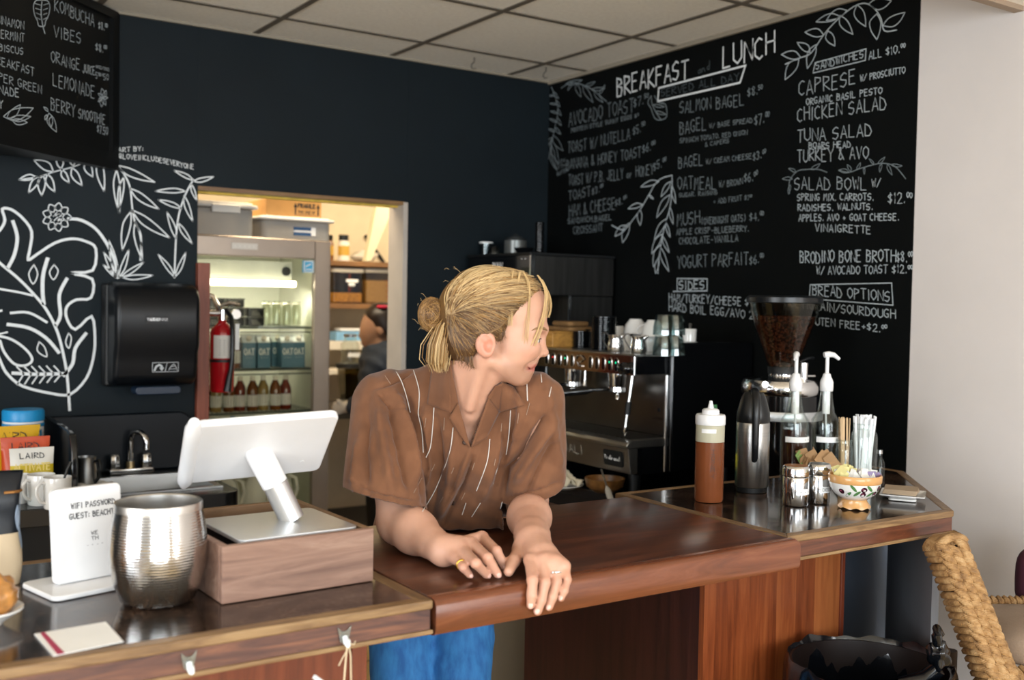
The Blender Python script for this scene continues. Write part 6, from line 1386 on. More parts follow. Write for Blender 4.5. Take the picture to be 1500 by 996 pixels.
def spot(b, a, z, ra, rz_, tilt=0):
    n = 14; pts = []
    for i in range(n):
        t = 2*PI*i/n; da, dz = ra*math.cos(t), rz_*math.sin(t); da, dz = da*math.cos(tilt)-dz*math.sin(tilt), da*math.sin(tilt)+dz*math.cos(tilt)
        zz = z+dz; rr_ = np.interp(zz, [14, 22, 31, 39], [r*.5, r*.78, r*.92, r*.97])*1.012; an = math.radians(a)+da*k/r
        pts.append((rr_*math.cos(an), rr_*math.sin(an), zz*k))
    b.add(pts, [tuple(range(n))])
hl = MB(); lf = MB(); base_a = -128
for da, z in ((8, 32), (8, 24.5), (44, 25), (54, 33), (-46, 28), (90, 28)):
    ol = MB(); spot(ol, base_a+da, z, 5, 4); ol.build('painted_olive', M('olive paint', '3a1524', .25), th); spot(hl, base_a+da-2, z+1, 2.2, 1)
for da, z, t in ((-16, 34, -.8), (-8, 26, .6), (22, 34, -.7), (28, 25, .5), (66, 27, -.5), (-30, 24, .6)): spot(lf, base_a+da, z, 7, 2.2, t)
for o_, nm, m in ((lf, 'painted_leaves', M('leaf paint', '4f7a45', .3)),): o_.build(nm, m, th)
for i in range(len(hl.v)): hl.v[i] = (hl.v[i][0]*1.004, hl.v[i][1]*1.004, hl.v[i][2])
hl.build('olive_highlights', M('olive pink', '8a4256', .3), th)
spots = []
for i in range(32):
    u = -1+2*i/31; mi = (1 if i % 4 else 0) if i < 14 else (2 if i % 4 == 3 else 0)
    spots.append((((u*26*.83+rp.uniform(-3, 3))*k, (u*-26*.55+rp.uniform(-9, 9))*k, (47+rp.uniform(0, 7)-(4 if mi != 1 else -2))*k, rp.uniform(1.1, 1.9), rp.uniform(-.7, .7), rp.uniform(-1.1, .2)), mi))
packets('sweetener packets in the olive bowl', {0: 'plain white sweetener packet in the olive bowl', 1: 'pale yellow sweetener packet at the left in the olive bowl', 2: 'purple printed packet among white ones in the olive bowl'}, (p.x, p.y, Z0), spots, {0: WPK, 1: YPK, 2: PKP}, 12*k, 19*k)
# square plate with napkins
c = [aZ(1283, 730, ZT+.012), aZ(1338, 738, ZT+.012), aZ(1352, 727, ZT+.012), aZ(1318, 706, ZT+.012)]; ce = sum(c, Vector())/4; k = dep(ce)/FPX
th = thing('square_plate', 'white square plate holding brown napkins at the counter end', 'plate', (ce.x, ce.y, Z0), math.radians(33)); w_ = 31*k
b = MB(); b.prism(rrect(-w_*.62, -w_*.62, w_*.62, w_*.62, .008), 0, 3*k); b.build('foot', WCER, th, bevel=.002)
b = MB(); rings = [(.6, 3), (1.0, 8.5), (1.0, 9.6), (.62, 4.4)]; n = 0
R4 = []
for s_, z in rings:
    pts = rrect(-w_*s_, -w_*s_, w_*s_, w_*s_, w_*.08, 3); R4.append(pts); b.v += [(x, y, z*k) for x, y in pts]; n = len(pts)
b.f = [(j*n+i, j*n+(i+1) % n, (j+1)*n+(i+1) % n, (j+1)*n+i) for j in range(3) for i in range(n)]+[tuple(range(3*n, 4*n)), tuple(range(n))[::-1]]
b.build('dish', WCER, th, smooth=35)
np_ = None; NAP = M('brown napkin', 'a08c74', .85, var=.05)
for i in range(5):
    loc = (ce.x-.004, ce.y+.003, Z0+(9.8+i*1.35)*k)
    if np_ is None:
        b = MB(); b.prism(rrect(-w_*.74, -w_*.74, w_*.74, w_*.74, .002, 2), 0, 1.3*k); np_ = b.build('paper_napkin', NAP); o = np_; tag(o, 'folded brown paper napkin in the pile on the square plate', 'napkin', 'brown napkins on the square plate')
    else: o = np_.copy(); COL.objects.link(o)
    o.location = loc; o.rotation_euler = (0, 0, math.radians(33+rp.uniform(-5, 5)))

# ================================================================== BIN AND CHAIR
p = aD(1268, 955, 2.48); th = thing('trash_bin', 'dark round waste bin lined with a black bag below the coffee counter', 'bin', (2.07, 1.555, 0)); zr = .735; R = 118*2.45/FPX
MB().lathe([(0, 0), (R*.8, 0), (R*.98, zr-.02), (R*1.0, zr-.02), (R*1.0, zr), (R*.94, zr), (R*.78, .02), (0, .02)], 48).build('bin_body', M('dark brown bin', '1c1412', .35), th, smooth=40)
LIN = M('black bin liner', '0a0c10', .16, coat=.3, bump=.35, bscale=14); b = MB(); n, m = 180, 22; rl = random.Random(4)
ph = [rl.uniform(0, 6.28) for _ in range(8)]
for i in range(n):
    a = 2*PI*i/n; w1 = sum(math.sin(a*f+ph[j])*am for j, (f, am) in enumerate(((3, .25), (5, .3), (8, .3), (13, .25), (21, .2))))
    w2 = sum(math.sin(a*f+ph[j+3])*am for j, (f, am) in enumerate(((7, .4), (12, .35), (19, .3), (31, .2))))
    for j in range(m):
        t = j/(m-1)
        if t < .5: q = t/.5; rr_ = R*(.74+.22*q)+.007*w2*math.sin(PI*q)*(1-.4*q); z = .34+(zr+.012+.010*w1-.34)*q
        else: q = (t-.5)/.5; rr_ = R*(.985+.05*math.sin(min(1, q*2)*PI/2))+.010*w2*q; z = zr+.012+.010*w1+.016*math.sin(q*PI)-(.13+.04*w1)*q**1.2
        b.v.append((rr_*math.cos(a), rr_*math.sin(a), z))
b.f = [(i*m+j, ((i+1) % n)*m+j, ((i+1) % n)*m+j+1, i*m+j+1) for i in range(n) for j in range(m-1)]+[tuple(i*m for i in range(n))]
ln = b.build('bin_liner', LIN, th, smooth=80)
tp = aD(1375, 960, 2.38)-Vector(th.location); b = MB(); b.ell((0, 0, 0), (.022, .024, .036), 20, 16)
for i, v in enumerate(b.v):
    v = Vector(v); q = 1+.28*math.sin(v.x*190+v.z*70)*math.sin(v.y*170+v.z*120); b.v[i] = tuple(Vector((v.x*q, v.y*q, v.z*q))+tp)
b.tube([tp+Vector((0, 0, -.03)), tp+Vector((-.015, .02, -.06)), tp+Vector((-.06, .06, -.07))], [.018, .022, .012], 10)
b.tube([tp+Vector((-.006, 0, .026)), tp+Vector((-.016, -.004, .05)), tp+Vector((-.004, .004, .06)), tp+Vector((.008, 0, .045))], [.011, .012, .011, .008], 9)
b.build('liner_knot', LIN, ln, smooth=80)
# rope woven stool: frame wrapped in thick rope cord
t = NT('seagrass rope'); n1 = t.noise(t.coords(), 45, 5); t.l(t.ramp(n1, [(.25, '644526'), (.5, 'a07a4c'), (.8, 'c7a678')]), t.b.inputs['Base Color']); t.set(Roughness=.7)
wv = t.n('ShaderNodeTexWave', wave_type='BANDS', bands_direction='DIAGONAL'); wv.inputs['Scale'].default_value = 95; wv.inputs['Distortion'].default_value = 1.5; t.l(t.coords(), wv.inputs['Vector']); t.bump(wv.outputs['Fac'], .5, .002); ROPE = t.m
CHD_ = 2.5
t0, t1 = aD(1386, 803, CHD_), aD(1462, 1000, CHD_-.06)
th = thing('rope_chair', 'high chair of woven tan rope with a taupe seat cushion at the right edge', 'chair', (2.62, 1.30, 0))
O = th.location
def weave(b, A, B, wdir, ddir, W, D, pitch=.021, rr=.0105):
    """plaited rope over a rail from A to B: slanting strands on the face, wraps on the flanks"""
    ax = B-A; L_ = ax.length; ax.normalize(); n = int(L_/pitch); cols = 3; cw = W/cols
    for c in range(cols):
        for i in range(n):
            s = i*pitch+((c % 2)*.5)*pitch; c0 = A+ax*s+wdir*(-W/2+cw*(c+.5))
            j = rp.uniform(-.002, .002); q = []
            for f, hgt, r in ((-1, -.006, .55), (-.5, .002, .9), (0, .0045+j*.5, 1), (.5, .002, .9), (1, -.006, .55)): q.append((c0+wdir*cw*.55*f+ax*(.019*f+j)+ddir*(D/2+hgt), rr*r))
            b.tube([v for v, r in q], [r for v, r in q], 7)
    for i in range(int(L_/.017)+1):
        c0 = A+ax*i*.017+ax*rp.uniform(-.002, .002)
        pts = [c0+wdir*(W/2)*x+ddir*(D/2)*y for x, y in ((-.8, .9), (-1.06, .75), (-1.1, 0), (-1.06, -.8), (-.8, -1.0), (.8, -1.0), (1.06, -.8), (1.1, 0), (1.06, .75), (.8, .9))]
        b.tube(pts, .0088, 6)
F_ = (t1-t0).normalized(); vw = (CAM-(t0+t1)/2); vw = (vw-F_*vw.dot(F_)).normalized(); sd_ = F_.cross(vw).normalized()
if sd_.dot(RT) < 0: sd_ = -sd_
# the rail's face turns a little to the right of the camera, so its left flank shows
fd = (vw*math.cos(.45)+sd_*math.sin(.45)).normalized(); wd_ = F_.cross(fd).normalized()
if wd_.dot(RT) < 0: wd_ = -wd_
A_, B_ = t0-O, t1+F_*.1-O
b = MB(); W_R = .064
weave(b, A_, B_, wd_, fd, W_R, .075)
top = [A_+wd_*W_R*.5*math.cos(a)-F_*.02*math.sin(a)+fd*(.034) for a in [PI*i/10 for i in range(11)]]
for j in range(6):
    off = -fd*(.013*j)
    b.tube([q+off-F_*(.004) for q in top], .011, 7)
for i in range(9): b.tube([A_+wd_*(-W_R/2+W_R*i/8)+fd*(.036)-F_*(.012), A_+wd_*(-W_R/2+W_R*i/8)-F_*(.026), A_+wd_*(-W_R/2+W_R*i/8)-fd*.034-F_*(.012)], .009, 6)
b.build('back_rail', ROPE, th, smooth=60)
b = MB(); b.tube([A_-F_*.004, B_], .028, 10, sq=1); b.build('rail_core', M('dark cane', '3a2818', .7), th)
# seat rail going right from the foot of the back rail
s0 = aD(1468, 988, CHD_-.03)-O; s1 = s0+Vector((.34, -.24, 0)); b = MB()
ax = (s1-s0).normalized(); up = Vector((0, 0, 1)); dd_ = ax.cross(up).normalized()
if dd_.dot(CAM-(s0+O)) < 0: dd_ = -dd_
n_ = 22
for i in range(n_):
    c0 = s0+ax*(i*.0175)-up*.045; b.tube([c0-dd_*.02+up*.055, c0+dd_*.012+up*.052, c0+dd_*.03+up*.03, c0+dd_*.03-up*.04, c0-dd_*.02-up*.05], .0085, 6)
b.build('seat_rail', ROPE, th, smooth=60)
# far side rail and legs
f0 = aD(1436, 882, CHD_+.28)-O; f1 = f0+Vector((.32, -.20, .0)); b = MB(); b.tube([f0, f1], .012, 8)
for i in range(24): 
    c0 = f0.lerp(f1, i/23); b.torus(c0, .013, .006, Vector((f1-f0)).to_track_quat('Z', 'Y').to_matrix().to_4x4(), 10, 5)
b.build('far_rail', ROPE, th, smooth=60)
sz = s0.z-.05
for i, (c0, c1) in enumerate(((s0+Vector((0, 0, -.06)), 0), (s1+Vector((0, 0, -.06)), 0), (s0+Vector((.22, .28, -.06)), 0), (s1+Vector((.2, .28, -.06)), 0))):
    if c0.x+O.x > XR-.05: c0.x = XR-.05-O.x
    MB().tube([c0, Vector((c0.x, c0.y, 0))], .02, 10).build('leg', M('dark cane', '3a2818', .7), th, smooth=50)
# cushion
cc = aD(1490, 935, CHD_+.08)-O; b = MB(); b.ell((0, 0, 0), (.17, .15, .05), 28, 14)
ca_ = math.atan2(ax.y, ax.x)
for i, v in enumerate(b.v):
    x, y, z = v; e = lambda q, s: math.copysign(abs(q/s)**.55*s, q)
    v2 = Vector((e(x, .17), e(y, .15), e(z, .05)*(1-.2*abs(x/.17)**3))); v2.rotate(Matrix.Rotation(ca_, 3, 'Z')); b.v[i] = tuple(v2+Vector((cc.x+.085, cc.y-.02, cc.z)))
b.build('seat_cushion', M('taupe cushion', '8d7a68', .9, var=.08, vscale=12, bump=.3, bscale=200), th, smooth=60)
# maroon cushion behind it
mc = aD(1520, 846, CHD_+.36); b = MB(); b.ell((0, 0, 0), (.075, .05, .085), 20, 14)
for i, v in enumerate(b.v): e = lambda q, w: math.copysign(abs(q/w)**.6*w, q); b.v[i] = (mc.x+e(v[0], .075), mc.y+v[1]*(1-.3*abs(v[0]/.075)), mc.z+e(v[2], .085))
tag(b.build('throw_pillow', M('maroon fabric', '3d1222', .85), smooth=60), 'dark maroon pillow leaning at the far right edge', 'pillow')

# ================================================================== PEOPLE
def rc_(a, b, r1, r2=None, k=.012, op=1): return ('c', np.array(a, float), np.array(b, float), r1, r1 if r2 is None else r2, k, op)
def el_(c, r, ax=None, k=.012, op=1):
    A = np.eye(3) if ax is None else np.array([list(v) for v in ax], float)
    return ('e', np.array(c, float), np.array(r, float), A, k, op)
def sdf_grid(prims, xs, ys, zs):
    D = np.full((len(xs), len(ys), len(zs)), .08, np.float32)
    for p in prims:
        k, op = p[-2], p[-1]; m = k+.012
        if p[0] == 'c':
            a, b, r1, r2 = p[1:5]; lo = np.minimum(a-r1, b-r2)-m; hi = np.maximum(a+r1, b+r2)+m
        else:
            c, r, A = p[1:4]; e = np.sqrt(((A*r[:, None])**2).sum(0)); lo = c-e-m; hi = c+e+m
        sl = []
        for q, l, h in ((xs, lo[0], hi[0]), (ys, lo[1], hi[1]), (zs, lo[2], hi[2])):
            i0, i1 = np.searchsorted(q, l), np.searchsorted(q, h); sl.append(slice(i0, max(i1, i0)))
        if any(s.stop <= s.start for s in sl): continue
        P = np.stack(np.meshgrid(xs[sl[0]], ys[sl[1]], zs[sl[2]], indexing='ij'), -1).astype(np.float32)
        if p[0] == 'c':
            ab = (b-a).astype(np.float32); L = float(ab @ ab)+1e-12
            t = np.clip(((P-a.astype(np.float32)) @ ab)/L, 0, 1)
            d = np.sqrt(((P-a.astype(np.float32)-t[..., None]*ab)**2).sum(-1))-(r1+(r2-r1)*t)
        else:
            q = (P-c.astype(np.float32)) @ A.T.astype(np.float32); r32 = r.astype(np.float32)
            k0 = np.sqrt(((q/r32)**2).sum(-1)); k1 = np.sqrt(((q/r32**2)**2).sum(-1))+1e-9; d = k0*(k0-1)/k1
        o = D[sl[0], sl[1], sl[2]]
        if op > 0:
            h = np.clip(.5+.5*(d-o)/k, 0, 1); D[sl[0], sl[1], sl[2]] = d*(1-h)+o*h-k*h*(1-h)
        else:
            d = -d; h = np.clip(.5-.5*(d-o)/k, 0, 1); D[sl[0], sl[1], sl[2]] = d*(1-h)+o*h+k*h*(1-h)
    return D
def surface_nets(D, xs, ys, zs):
    S = D < 0; nx, ny, nz = D.shape
    c = [S[i:nx-1+i, j:ny-1+j, k:nz-1+k] for i in (0, 1) for j in (0, 1) for k in (0, 1)]
    cnt = sum(q.astype(np.int8) for q in c); act = (cnt > 0) & (cnt < 8); idx = np.argwhere(act); n = len(idx)
    vid = np.full(act.shape, -1, np.int32); vid[act] = np.arange(n)
    I, J, K = idx.T; pos = np.zeros((n, 3)); w = np.zeros(n)
    cr = [(i, j, k) for i in (0, 1) for j in (0, 1) for k in (0, 1)]
    for a in range(8):
        for b in range(a+1, 8):
            if sum(abs(cr[a][q]-cr[b][q]) for q in range(3)) != 1: continue
            da = D[I+cr[a][0], J+cr[a][1], K+cr[a][2]]; db = D[I+cr[b][0], J+cr[b][1], K+cr[b][2]]
            m = (da < 0) != (db < 0); t = np.where(m, da/(da-db+1e-12), 0)
            pa = np.stack([xs[I+cr[a][0]], ys[J+cr[a][1]], zs[K+cr[a][2]]], -1); pb = np.stack([xs[I+cr[b][0]], ys[J+cr[b][1]], zs[K+cr[b][2]]], -1)
            pos += np.where(m[:, None], pa+(pb-pa)*t[:, None], 0); w += m
    pos /= w[:, None]; F = []
    for ax in range(3):
        lo = [slice(None)]*3; hi = [slice(None)]*3; lo[ax] = slice(0, -1); hi[ax] = slice(1, None)
        ch = S[tuple(lo)] != S[tuple(hi)]; e = np.argwhere(ch); o1, o2 = [q for q in range(3) if q != ax]
        ok = (e[:, o1] > 0) & (e[:, o2] > 0) & (e[:, o1] < D.shape[o1]-1) & (e[:, o2] < D.shape[o2]-1); e = e[ok]
        q = []
        for d1, d2 in ((1, 1), (0, 1), (0, 0), (1, 0)):
            g = e.copy(); g[:, o1] -= d1; g[:, o2] -= d2; q.append(vid[g[:, 0], g[:, 1], g[:, 2]])
        q = np.stack(q, -1); fl = S[tuple(lo)][tuple(e.T)]
        if ax == 1: fl = ~fl
        q[fl] = q[fl][:, ::-1]; F.append(q)
    return pos, np.concatenate(F)
def relax(pos, F, it=2, lam=.5):
    E = np.concatenate([F[:, [0, 1]], F[:, [1, 2]], F[:, [2, 3]], F[:, [3, 0]]])
    for _ in range(it):
        for l_ in (lam, -lam*.9):
            s = np.zeros_like(pos); c = np.zeros(len(pos))
            for a, b in ((0, 1), (1, 0)): np.add.at(s, E[:, a], pos[E[:, b]]); np.add.at(c, E[:, a], 1)
            pos = pos+l_*(s/np.maximum(c, 1)[:, None]-pos)
    return pos
def steps(*seg):
    out = []
    for a, b, h in seg: out += list(np.arange(a, b, h))
    return np.array(out+[seg[-1][1]])
def np_mesh(name, pos, F, m, parent, loc, cols=None, smooth=True):
    me = bpy.data.meshes.new(name); me.vertices.add(len(pos)); me.vertices.foreach_set('co', (pos-np.array(loc)).astype(np.float32).ravel())
    k = F.shape[1]; me.loops.add(F.size); me.loops.foreach_set('vertex_index', F.astype(np.int32).ravel()); me.polygons.add(len(F))
    me.polygons.foreach_set('loop_start', np.arange(0, F.size, k, dtype=np.int32)); me.update(calc_edges=True); me.validate()
    if cols is not None:
        at_ = me.color_attributes.new('tone', 'FLOAT_COLOR', 'POINT'); at_.data.foreach_set('color', np.concatenate([cols, np.ones((len(cols), 1))], 1).astype(np.float32).ravel())
    me.materials.append(m)
    if smooth: me.polygons.foreach_set('use_smooth', [True]*len(me.polygons))
    o = bpy.data.objects.new(name, me); COL.objects.link(o); o.parent = parent; return o
def tone_mat(name, rough=.5, sss=0, bump=0, bscale=200, spec=.5, aniso=0):
    t = NT(name); a = t.n('ShaderNodeVertexColor', layer_name='tone'); n = t.noise(t.coords(), 35, 4)
    mx = t.n('ShaderNodeMix', data_type='RGBA', blend_type='MULTIPLY'); mx.inputs[0].default_value = 1
    t.l(a.outputs[0], mx.inputs[6]); t.l(t.ramp(n, [(.3, (.93, .92, .91, 1)), (.7, (1, 1, 1, 1))]), mx.inputs[7]); t.l(mx.outputs[2], t.b.inputs['Base Color'])
    t.set(Roughness=rough); t.b.inputs['Specular IOR Level'].default_value = spec
    if sss: t.b.inputs['Subsurface Weight'].default_value = sss; t.b.inputs['Subsurface Radius'].default_value = (.010, .004, .002); t.b.inputs['Subsurface Scale'].default_value = 1
    if bump: t.bump(t.noise(t.coords(), bscale, 3), bump, .002)
    return t.m
def L3(h): return np.array(lin(h)[:3])
def hermite(e0, e1, x): t = np.clip((x-e0)/(e1-e0), 0, 1); return t*t*(3-2*t)

# ---------------------------------------------------------------- the man at the bar
MAN = thing('person', 'man with tied back blond hair in a brown shirt leaning on the bar', 'person', (1.2, 2.3, 0))
ML_ = MAN.location
def J(px, py, d): return np.array(aD(px, py, d))
HD = 2.13; HC_ = .00138
fR, uU, sV = np.array(RT), np.array(UP), -np.array(FW)
hf = fR*math.cos(.12)-sV*math.sin(.12); hs = sV*math.cos(.12)+fR*math.sin(.12); hu = uU
H0 = J(712, 505, HD)
def h(x, y, s=0.0): return H0+hf*((x-712)*HC_)+hu*((505-y)*HC_)+hs*s
AX = (hf, hu, hs)
def eh(x, y, s, rx, ry, rs, k=.012, op=1, rot=0):
    c, sn = math.cos(rot), math.sin(rot); return el_(h(x, y, s), (rx*HC_, ry*HC_, rs), (hf*c+hu*sn, hu*c-hf*sn, hs), k, op)
head = [eh(716, 453, 0, 73, 60, .072, .02), eh(763, 455, 0, 39, 44, .055, .03), eh(755, 503, 0, 39, 44, .055, .03), eh(745, 528, 0, 34, 32, .052, .025), eh(764, 552, 0, 11.5, 11, .020, .022),
        rc_(h(718, 528, .048), h(757, 553, .022), .013, .012, .018), rc_(h(718, 528, -.048), h(757, 553, -.022), .013, .012, .018)]
for s in (1, -1):
    head += [eh(764, 507, s*.042, 20, 12, .014, .028), rc_(h(796, 483, s*.010), h(781, 481, s*.040), .0085, .008, .018),
             eh(791, 497, s*.028, 13, 10, .018, .010, -1), eh(778, 497, s*.031, 12.5, 8.2, .0135, .006), rc_(h(792, 498.2, s*.018), h(784, 499.4, s*.046), .0032, .0026, .003, -1),
             eh(788.5, 518.5, s*.012, 7, 5.2, .0075, .006)]
head += [rc_(h(792, 492), h(797.6, 515), .0070, .0078, .012), eh(797, 517, 0, 6.8, 5.2, .0085, .008), eh(775, 530, 0, 9.5, 5.5, .024, .012), eh(772.5, 543, 0, 8, 5.2, .021, .010)]
for s in (1, -1):
    head += [rc_(h(783.5, 536, 0), h(777, 538, s*.019), .0024, .0022, .004, -1), rc_(h(777, 538, s*.019), h(765.5, 540.5, s*.040), .0022, .0028, .004, -1), rc_(h(786, 521, s*.020), h(769, 536, s*.041), .0022, .0036, .008, -1), rc_(h(794, 523.5, s*.007), h(790, 521, s*.008), .0026, .0026, .004, -1)]
    head += [eh(706, 503, s*.0755, 14.5, 18.5, .0085, .008, 1, -.15), eh(709, 517, s*.074, 7, 6, .007, .008), eh(710.5, 506, s*.085, 7.2, 9.5, .0125, .003, -1, -.1), eh(706, 496, s*.086, 9.5, 6.5, .0080, .003, -1, -.3)]
neckb = J(672, 596, 2.22)
head += [rc_(h(694, 518, 0), neckb, .052, .060, .018), rc_(h(712, 545, 0), J(690, 596, 2.17), .030, .034, .02), rc_(h(704, 525, .05), J(688, 597, 2.125), .011, .009, .018)]
SHL, SHR = J(562, 592, 2.25), J(784, 590, 2.19)
ELL, ELR = J(586, 764, 2.10), J(772, 736, 2.285)
WRL, WRR = np.array(aZ(650, 806, 1.103)), np.array(aZ(781, 795, 1.112))
torso = [rc_(J(672, 590, 2.25), J(580, 590, 2.27), .06, .045, .05), rc_(J(672, 590, 2.25), J(778, 588, 2.21), .06, .043, .05), el_(J(680, 640, 2.30), (.14, .125, .092), (fR, uU, sV), .04),
         rc_(J(678, 650, 2.34), J(632, 870, 2.63), .104, .088, .05), rc_(J(674, 600, 2.205), J(688, 650, 2.215), .046, .042, .03)]
HIPL, HIPR = J(589, 900, 2.52), J(677, 900, 2.55)
KNL, KNR = J(592, 1150, 2.45), J(668, 1150, 2.44); ANL, ANR = np.array([KNL[0]+.02, KNL[1]+.10, .09]), np.array([KNR[0]+.02, KNR[1]+.06, .09])
legs = [rc_(HIPL, KNL, .076, .052, .04), rc_(HIPR, KNR, .074, .052, .02), rc_(KNL, ANL, .05, .036, .02), rc_(KNR, ANR, .05, .036, .02)]
FT = np.array([-.12, -.16, 0])
for q in (ANL, ANR): legs.append(rc_(q+np.array([0, 0, -.045]), q+FT+np.array([0, 0, -.05]), .04, .032, .02))
foreL = WRL-ELL; foreR = WRR-ELR
arms = [rc_(SHL, ELL, .050, .042, .03), rc_(ELL+foreL*.0, ELL+foreL*.35, .041, .0425, .025), rc_(ELL+foreL*.35, WRL, .041, .027, .02),
        rc_(SHR, ELR, .050, .041, .03), rc_(ELR, ELR+foreR*.4, .040, .043, .025), rc_(ELR+foreR*.4, WRR, .042, .029, .02), rc_(ELR+foreR*.85, WRR, .030, .029, .02)]
zp = lambda x, y, z: np.array(aZ(x, y, z))
yp = lambda x, y, Y_: np.array(aY(x, y, Y_))
# his right hand, relaxed and curled on the bar
hand = []
kn = [zp(669, 818, 1.100), zp(678, 805, 1.112), zp(691, 796, 1.118), zp(706, 787, 1.118)]
md = [zp(679, 831, 1.096), zp(697, 825, 1.108), zp(714, 817, 1.112), zp(727, 807, 1.112)]
tp = [zp(688, 842, 1.0805), zp(713, 842, 1.0805), zp(729, 841, 1.0805), zp(739, 829, 1.084)]
rad = [.0078, .0088, .0092, .0092]
for i in range(4):
    hand += [rc_(WRL+(kn[i]-WRL)*.12, kn[i], .017, .0118, .013), rc_(kn[i], md[i], rad[i]*1.2, rad[i]*1.02, .006), rc_(md[i], tp[i], rad[i]*1.05, rad[i]*.82, .004)]
hand += [rc_(WRL, (kn[1]+kn[2])/2*.6+WRL*.4, .0275, .022, .014), rc_(WRL+(kn[3]-WRL)*.3+np.array([0, 0, -.012]), zp(705, 812, 1.088), .015, .011, .012), rc_(zp(705, 812, 1.088), zp(722, 827, 1.081), .011, .009, .006)]
# his left hand, fingers hooked over the front edge
yF = 1.4975
kn2 = [zp(777, 821, 1.1), zp(796, 820, 1.103), zp(812, 823, 1.101), zp(826, 829, 1.095)]
pp2 = [yp(780, 849, 1.503), yp(798, 853, 1.501), yp(815, 851, 1.503), yp(830, 849, 1.507)]
dp2 = [yp(779, 872, yF), yp(792.5, 879, yF), yp(809, 874, yF), yp(826, 865, yF)]
tp2 = [yp(777.5, 886, yF), yp(787.5, 895, yF), yp(804, 889, yF), yp(821.5, 876, yF)]
rad2 = [.0094, .0096, .0092, .0082]
for i in range(4):
    hand += [rc_(WRR+(kn2[i]-WRR)*.12, kn2[i], .018, .0122, .013), rc_(kn2[i], pp2[i], rad2[i]*1.22, rad2[i]*1.05, .006), rc_(pp2[i], dp2[i], rad2[i]*1.06, rad2[i]*.95, .004), rc_(dp2[i], tp2[i], rad2[i]*.96, rad2[i]*.82, .004)]
th1, th2, th3 = zp(763, 806, 1.100), zp(752, 822, 1.094), zp(745, 837, 1.084)
hand += [rc_(WRR, (kn2[1]+kn2[2])/2*.6+WRR*.4, .028, .022, .014), rc_(WRR, th1, .02, .0155, .014), rc_(th1, th2, .0145, .0115, .008), rc_(th2, th3, .0118, .0092, .005)]
xs = steps((.80, 1.50, .0031)); ys = steps((1.46, 1.94, .0031), (1.94, 2.06, .006), (2.06, 2.72, .011)); zs = steps((-.02, .99, .014), (.99, 1.15, .0026), (1.15, 1.38, .006), (1.38, 1.72, .0027))
D = sdf_grid(torso+legs+arms+head+hand, xs, ys, zs)
ib = np.maximum(np.maximum(1.5056-ys, ys-2.097)[None, :, None], np.maximum(.99-zs, zs-1.0722)[None, None, :])     # keeps him out of the bar board
D = np.maximum(D, -np.broadcast_to(ib, D.shape)); pos, F = surface_nets(D, xs, ys, zs); pos = relax(pos, F, 2, .4)
# skin tones: paler face and hands, stubble on the jaw, lips, ear and knuckle redness
base = L3('c99a82'); C_ = np.tile(base, (len(pos), 1))
rel = pos-H0; hx = rel @ hf/HC_+712; hy = 505-rel @ hu/HC_; hz = rel @ hs; inh = pos[:, 2] > 1.36
def blend(mask, col): C_[:] = C_*(1-mask[:, None])+L3(col)*mask[:, None]
stub = hermite(524, 538, hy)*hermite(575, 560, hy)*hermite(722, 738, hx)*inh; blend(stub*.5, '8f6a54')
mou = np.exp(-(((hx-785)/9)**2+((hy-527)/4)**2))*inh; blend(mou*.45, '8f6a54')
lip = np.exp(-(((hx-778)/9.5)**4+((hy-538.5)/5.5)**4+(hz/.034)**4))*inh; blend(np.clip(lip*1.15, 0, .9), 'ad5f57')
ear = np.exp(-(((hx-706)/14)**4+((hy-504)/19)**4))*(hz > .06)*inh; blend(ear*.5, 'cc7c66')
chk = np.exp(-(((hx-765)/18)**2+((hy-512)/14)**2))*inh; blend(chk*.3, 'c9826c')
for q in kn+kn2+tp+tp2+md+pp2:
    m_ = np.exp(-((np.linalg.norm(pos-q, axis=1)/.011)**2)); blend(m_*.3, 'c97f6b')
SKIN = tone_mat('skin', .48, .12, .15, 420)
skn = pos.copy(); skF = F.copy()
from mathutils.bvhtree import BVHTree
bvs = BVHTree.FromPolygons([tuple(p) for p in skn], [tuple(f) for f in skF], all_triangles=False)
def face(x, y, off=.0):
    """point of the near cheek side at profile position x, y; mirrored for the far side"""
    r_ = bvs.ray_cast(Vector(h(x, y, .2)), Vector(-hs)); return (.2-r_[3]+off) if r_[0] is not None else .02
body = np_mesh('body', pos, F, SKIN, MAN, ML_, C_)
